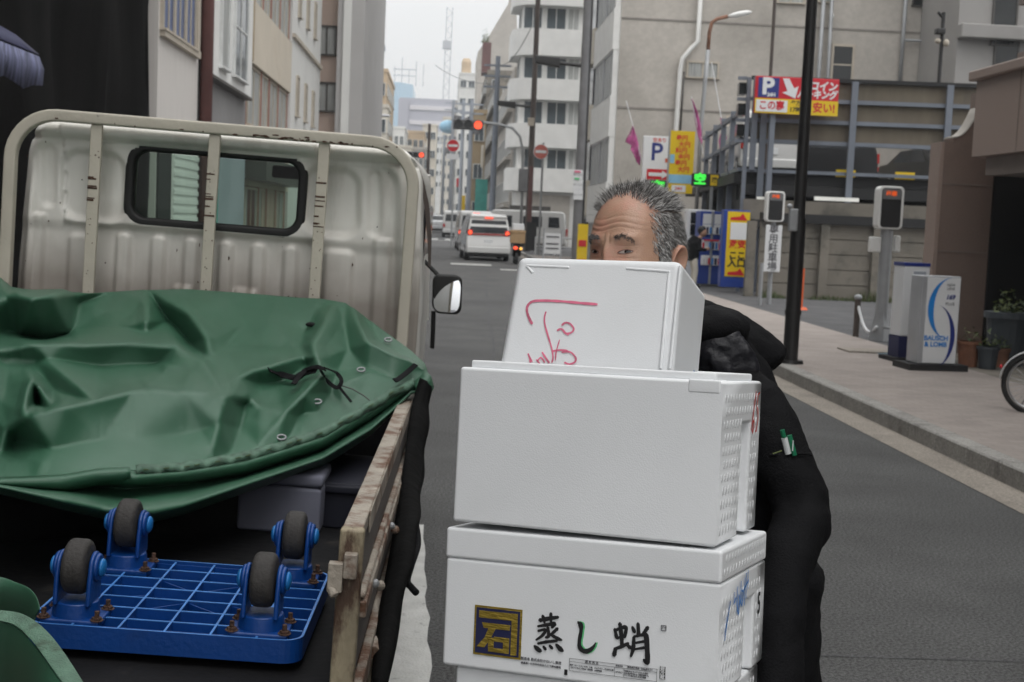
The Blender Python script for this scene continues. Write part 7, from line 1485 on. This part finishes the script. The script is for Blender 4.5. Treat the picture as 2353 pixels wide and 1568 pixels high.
# ears
for s in (-1, 1):
    b = MB(); O_ = []; rows = []
    for i in range(25):
        t = 2*pi*i/24; ry, rz = .0185*(1.0-.22*(sin(t) < 0)*abs(sin(t))), .0325; cy, cz = -.012+ry*cos(t)-.004*sin(t), -.020+rz*sin(t); out = .0125+.006*(-cos(t))*.5+.004*sin(t)
        prof = [(1.0, .000), (1.04, .45), (1.0, 1.0), (.88, 1.08), (.74, .82), (.60, .40), (.34, .18), (.10, .10)]
        rows.append([H2W(s*(.0725+out*h), -.012+(cy+.012)*k_-(.0 if k_ > .5 else .002), -.020+(cz+.020)*k_) for k_, h in prof])
    build(b.grid(rows), 'ear', 'skin', body, world=True, smooth=True, sub=1)
# eyes
for s in (-1, 1):
    ec = Vector((s*.0325, 0, -.0012)); a = atan2(ec.x, .081); yb = head_pt(a, atan2(ec.z, .088)).y
    c0 = head_pt(a, 0.0) ; ew, eh = .0138, .0036; gaze = .0035
    def lid(u, v): # almond coordinates to the head surface
        x = ec.x+u*ew; z = ec.z+v; p = head_pt(atan2(x, .0815), atan2(z, math.hypot(x, .0815))); return p
    def edge(u, up): return (eh*(1-u*u)**.8*(1.0 if up else -.55))+.0012*(u*s)
    N_ = 16; rows = []
    for i in range(N_+1):
        u = -1+2*i/N_; row = []
        for k_ in range(5):
            v = edge(u, False)+(edge(u, True)-edge(u, False))*k_/4; p = lid(u, v); row.append(H2W(p.x, p.y+.0006+.0012*(1-u*u), p.z))
        rows.append(row)
    ey = build(MB().grid(rows), 'eye', 'eye_white', body, world=True, smooth=True)
    rows = []; gx = .25*s*s*1.0
    for k_ in range(5):
        rr_ = .0060*k_/4; row = []
        for i in range(21):
            t = 2*pi*i/20; u = (.30+rr_*cos(t)/ew); vv = .0008+rr_*sin(t); u_ = max(-.95, min(.95, u)); vv = max(edge(u_, False)+.0002, min(edge(u_, True)-.0002, vv)); p = lid(u_, vv); row.append(H2W(p.x, p.y+.0011+.0012*(1-u_*u_), p.z))
        rows.append(row)
    build(MB().grid(rows), 'iris', 'iris', ey, world=True, smooth=True)
    pts = []
    for i in range(15): u = -1.06+2.12*i/14; uu = max(-1, min(1, u)); p = lid(u, edge(uu, True)+.0004); pts.append(H2W(p.x, p.y+.0012, p.z))
    build(MB().tube(pts, [.0004]+[.0012]*13+[.0004], 6), 'upper_lash', 'skin_dark', body, world=True, smooth=True)
    pts = []
    for i in range(15): u = -1.0+2.0*i/14; p = lid(u, edge(u, False)-.0004); pts.append(H2W(p.x, p.y+.0009, p.z))
    build(MB().tube(pts, [.0003]+[.0007]*13+[.0003], 6), 'lower_lid', 'skin_dark', body, world=True, smooth=True)
# hair: scalp cap and strands
hr = random.Random(11)
def hair_here(p):
    lim = .052+.034*ss(.008, .045, -p.x)*ss(.045, .075, p.z)+.010*ss(.075, .095, p.z)+.007*exp(-(p.x/.02)**2)*(p.z > .09)+.004*sin(p.z*160+p.x*90)-(.010 if p.z < .0 else 0)
    if p.y > lim or p.z < -.085+.02*max(0, p.y/.05): return False
    if abs(p.x) > .05 and -.060 < p.z < .010 and -.036 < p.y < .010: return False
    if p.y > .0 and p.z < -.028: return False
    return True
V = []; Fc = []; cap = MB()
for j in range(0, NE, 2):
    for i in range(0, NA, 2):
        q4 = [G[j][i], G[j][min(i+2, NA)], G[min(j+2, NE)][min(i+2, NA)], G[min(j+2, NE)][i]]
        if all(hair_here(p) and p.y < .026+.03*ss(.008, .045, -p.x)*(p.z > .06)+.008*(p.z > .09) for p in q4): cap.add([H2W(*(p*1.006)) for p in q4], [(0, 1, 2, 3)])
hair = build(cap, 'hair', 'scalp', body, world=True, smooth=True, weld=True)
b = MB(); cnt = 0
while cnt < 26000:
    i, j = hr.randrange(NA), int(NE*(.5+.5*math.asin(hr.uniform(-.62, 1))/(pi/2))); j = min(NE-1, max(0, j)); p = G[j][i]
    if not hair_here(p): continue
    # thin out towards the hairline
    yf_ = p.y-.034*ss(.008, .045, -p.x)*ss(.045, .075, p.z)-.010*ss(.075, .095, p.z)
    if yf_ > .022 and hr.random() < (yf_-.022)/.032: continue
    nrm = Vector((p.x/.006, p.y/.0096, p.z/.0132 if p.z > 0 else p.z/.03)).normalized(); topk = ss(.045, .10, p.z)
    flow = (Vector((p.x*2.5, -.35, .15)) if topk > .5 else Vector((0, -.55, -.95))); flow = (flow+nrm*(.28+.50*topk)).normalized()+Vector((hr.gauss(0, .24), hr.gauss(0, .24), hr.gauss(0, .20)))
    l = (.009+.008*topk)*hr.uniform(.6, 1.3); w = .00042
    rt = p*1.004; m_ = rt+flow*l*.5+nrm*l*.06; e_ = rt+flow*l+Vector((0, 0, -.1*l)); sv = flow.cross(nrm).normalized()*w
    tt_ = hr.random(); greyness = .48+.45*(p.x < -.03)+.12*(p.y > .018)-.24*(p.z < .015)*(p.y < 0)-.16*exp(-((p.y-.03)/.012)**2)*(p.z > .085); mi = 2 if tt_ < greyness*.55 else (1 if tt_ < greyness*.55+.30 else 0)
    b.add([H2W(*(rt+sv)), H2W(*(m_+sv)), H2W(*e_), H2W(*(m_-sv)), H2W(*(rt-sv))], [(0, 1, 3, 4), (1, 2, 3)], mi); cnt += 1
build(b, 'hair', ['hair_dark', 'hair_mid', 'hair_light'], body, world=True)
b = MB()
for s in (-1, 1):
    for k_ in range(260):
        u = hr.random(); x = s*(.012+.038*u); z = .0185+.0055*sin(pi*min(1, u*.9))-.004*u*u+hr.gauss(0, .0022); p = head_pt(atan2(x, .084), atan2(z, math.hypot(x, .084))); l = .0065*hr.uniform(.6, 1.2)*(1.15-.5*u); d = Vector((s*.8, .25, .40-.6*u)).normalized()+Vector((hr.gauss(0, .15), hr.gauss(0, .1), hr.gauss(0, .15)))
        sv = d.cross(Vector((0, 1, 0))).normalized()*.00042; a_ = p*1.003; e_ = a_+d*l; b.add([H2W(*(a_+sv)), H2W(*e_), H2W(*(a_-sv))], [(0, 1, 2)], 1 if hr.random() < .45 else 0)
build(b, 'eyebrows', ['hair_dark', 'hair_mid'], body, world=True)
# jacket: one skin grown over torso, arms and collar
def clothing(b, name, m, vox, par, sm=6, disp=.0, dsc=.12):
    o = build(b, name, m, par, world=True, smooth=True); q_ = o.modifiers.new('remesh', 'REMESH'); q_.mode = 'VOXEL'; q_.voxel_size = vox; q_.use_smooth_shade = True
    s_ = o.modifiers.new('smooth', 'SMOOTH'); s_.iterations = sm; s_.factor = .5
    if disp:
        tx = bpy.data.textures.new(name+'_folds', 'CLOUDS'); tx.noise_scale = dsc; tx.noise_depth = 2; d_ = o.modifiers.new('folds', 'DISPLACE'); d_.texture = tx; d_.strength = disp; d_.mid_level = .5; d_.texture_coords = 'GLOBAL'
    return o
jb = MB()
def ept(px, py, d): return at(px, py, d)
spine = [(at(1628, 770, 2.78), (.085, .075)), (at(1650, 830, 2.80), (.105, .09)), (at(1660, 900, 2.80), (.130, .10)), (at(1675, 1050, 2.78), (.140, .115)), (at(1700, 1240, 2.75), (.145, .125)), (at(1722, 1310, 2.74), (.158, .13)), (at(1718, 1390, 2.74), (.152, .13)), (at(1718, 1580, 2.74), (.152, .135)), (at(1710, 1760, 2.74), (.17, .14))]
rows = []
for c, (ra, rb) in spine: rows.append([c+Vector((cos(t)*ra*.93+sin(t)*rb*.35, sin(t)*rb*.93-cos(t)*ra*.25, 0)) for t in [2*pi*i/28 for i in range(28)]])
V = [p for r_ in rows for p in r_]; jb.add(V, [(i*28+j, i*28+(j+1) % 28, (i+1)*28+(j+1) % 28, (i+1)*28+j) for i in range(len(rows)-1) for j in range(28)]+[tuple(range(27, -1, -1)), tuple(range((len(rows)-1)*28, len(rows)*28))])
wrist = wr_+R4 @ Vector((.05, .05, -.01)); wristl = wl_+R4 @ Vector((-.05, .05, -.01))
jb.tube(smooth_line([ept(1690, 905, 2.74), ept(1742, 950, 2.68), ept(1792, 1050, 2.62), ept(1846, 1178, 2.57), ept(1818, 1262, 2.50), ept(1790, 1420, 2.42), wrist], 4), [.068+(.056-.068)*min(1, i/12) if i < 13 else .056-(i-12)*.0010 for i in range(25)], 20)
jb.tube(smooth_line([ept(1560, 880, 2.82), ept(1440, 960, 2.80), ept(1330, 1100, 2.74), ept(1240, 1260, 2.66), wristl], 4), [.080+(.058-.080)*min(1, i/8) for i in range(17)], 20)
jb.ell(ept(1622, 752, 2.76), (.095, .085, .045), 20, 12)
jk = clothing(jb, 'jacket', 'jacket', .010, body, 5, .016, .06)
# standing hood folded back behind the neck
hd = MB(); HT = smooth_line([(1600, 683, 2.80), (1640, 695, 2.82), (1690, 714, 2.84), (1740, 743, 2.86), (1785, 776, 2.87), (1808, 800, 2.87)], 6); HB_ = smooth_line([(1600, 800, 2.76), (1640, 812, 2.77), (1690, 838, 2.79), (1740, 862, 2.82), (1778, 848, 2.84), (1806, 822, 2.86)], 6); G = []
for a_, b2_ in zip(HT, HB_):
    row = []
    for k_ in range(24):
        t = 2*pi*k_/24; s_ = .5-.5*cos(t); d_ = .055*sin(t)*(1 if t < pi else .8); q_ = a_.lerp(b2_, s_); row.append(at(q_.x, q_.y, q_.z-d_))
    G.append(row+[row[0]])
hd.grid(G); hd.add(G[0][:-1], [tuple(range(24))]); hd.add(G[-1][:-1], [tuple(range(23, -1, -1))])
clothing(hd, 'hood', 'jacket', .007, jk, 4, .012, .045)
cl = MB()
for P0, rr_ in (([(1622, 752), (1655, 762), (1692, 790), (1722, 832), (1735, 868)], .020), ([(1618, 775), (1648, 790), (1682, 818), (1706, 855)], .022), ([(1615, 805), (1640, 822), (1668, 850), (1690, 885)], .022)):
    P1 = smooth_line([ept(x, y, 2.705) for x, y in P0], 5); cl.tube(P1, [rr_*(.55+.45*sin(pi*(i+1)/(len(P1)+1))) for i in range(len(P1))], 14)
cl.ell(ept(1650, 815, 2.74), (.07, .05, .05), 20, 12, Matrix.Rotation(radians(35), 3, 'Y'))
clothing(cl, 'collar', 'jacket_sheen', .006, jk, 3, .014, .022)
# sleeve pocket with two pens
pc = ept(1805, 1018, 2.555); pr = empty('pen', 'white and green marker pen standing in the carrier sleeve pocket', 'pen', pc, (0, 0, 0))
ax = (ept(1796, 988, 2.555)-ept(1811, 1046, 2.56)).normalized()
part(pr, 'barrel', 'pen_white', lambda b: b.cyl(pc-ax*.022, pc+ax*.010, .0062, n=12), smooth=False); part(pr, 'cap', 'pen_green', lambda b: b.cyl(pc+ax*.011, pc+ax*.026, .0045, n=12))
p2 = pc+Vector((.0125, -.001, -.004)); pr2 = empty('pen', 'slim green pen beside the white marker in the sleeve pocket', 'pen', p2); part(pr2, 'barrel', 'pen_green', lambda b: b.cyl(p2-ax*.020, p2+ax*.020, .0048, n=12)); part(pr2, 'clip', 'pen_white', lambda b: b.box(p2+Vector((.0, -.006, .0)), (.002, .002, .02)))
b = MB(); a_, c_ = ept(1776, 1043, 2.553), ept(1797, 1036, 2.55); b.tube([a_, c_], .0013, 5); build(b, 'pocket_thread', 'plant2', jk, world=True)
b = MB(); b.tube([ept(x, y, 2.563) for x, y in ((1768, 1046), (1800, 1046), (1845, 1042), (1866, 1045))], .003, 6); build(b, 'pocket_edge', 'jacket', jk, world=True)
# trousers and shoes
tb = MB(); hip = at(1700, 1760, 2.74)
for s in (-1, 1): tb.tube([hip+Vector((s*.085, 0, .06)), Vector((hip.x+s*.10, hip.y-.02, .48)), Vector((hip.x+s*.11, hip.y+.02, .07))], [.115, .085, .07], 18)
tb.ell(hip+Vector((0, 0, .02)), (.18, .15, .14), 22, 12); clothing(tb, 'trousers', 'trousers', .014, body, 4, .012, .1)
for s in (-1, 1): build(MB().ell((hip.x+s*.11-.04, hip.y-.05, .045), (.055, .135, .05), 20, 10, Matrix.Rotation(radians(-30), 3, 'Z')), 'shoe', 'rubber', body, world=True, smooth=True)
# ------------------------------------------------------------------ second person by the vending machine
g = gp(1612, 666, .12); q_ = empty('person', 'person in black bending towards the drinks machine, seen behind the carrier', 'person', (g.x, 33.6, .12))
pb = MB(); z0 = .12; X = g.x
pb.ell((X+.16, 33.6, z0+1.40), (.095, .105, .12), 18, 12); pb.tube([(X+.12, 33.6, z0+1.30), (X+.02, 33.6, z0+1.2)], [.05, .06], 12); pb.tube([(X+.25, 33.55, z0+.98), (X+.32, 33.5, z0+1.0)], [.035, .04], 10)
pbody = build(pb, 'body', 'skin', q_, world=True, smooth=True)
jb2 = MB(); jb2.tube([(X+.02, 33.6, z0+1.28), (X-.06, 33.6, z0+1.1), (X-.10, 33.6, z0+.85), (X-.08, 33.6, z0+.68)], [.13, .2, .19, .17], 18); jb2.tube([(X-.02, 33.45, z0+1.18), (X+.06, 33.42, z0+.98), (X+.24, 33.52, z0+.96)], [.075, .06, .05], 12); clothing(jb2, 'jacket', 'jacket', .03, pbody, 3)
tb2 = MB()
for s in (-1, 1): tb2.tube([(X-.06, 33.6+s*.08, z0+.75), (X-.0, 33.6+s*.09, z0+.42), (X-.03, 33.6+s*.09, z0+.04)], [.10, .075, .06], 12)
clothing(tb2, 'trousers', 'cream', .03, pbody, 3); build(MB().ell((X+.13, 33.62, z0+1.45), (.115, .12, .12), 16, 10), 'hair', 'ink_black', pbody, world=True, smooth=True)
for s in (-1, 1): build(MB().ell((X+.02, 33.6+s*.09, z0+.04), (.13, .05, .045), 12, 8), 'shoe', 'rubber', pbody, world=True, smooth=True)
# ------------------------------------------------------------------ air
hz = bpy.data.materials.new('haze'); hz.use_nodes = True; t_ = hz.node_tree; t_.nodes.clear(); o_ = t_.nodes.new('ShaderNodeOutputMaterial'); pv = t_.nodes.new('ShaderNodeVolumePrincipled')
pv.inputs['Color'].default_value = (.90, .95, 1.0, 1); pv.inputs['Density'].default_value = .0006; pv.inputs['Anisotropy'].default_value = .2; t_.links.new(pv.outputs[0], o_.inputs['Volume'])
me = bpy.data.meshes.new('haze'); b = MB().bb(-130, 130, -60, 560, -2, 84); me.from_pydata([tuple(p) for p in b.v], [], b.f); me.materials.append(hz); o = bpy.data.objects.new('haze', me); COL.objects.link(o); o['kind'] = 'stuff'
S.cycles.volume_bounces = 1; S.cycles.max_bounces = 6; S.cycles.transparent_max_bounces = 12
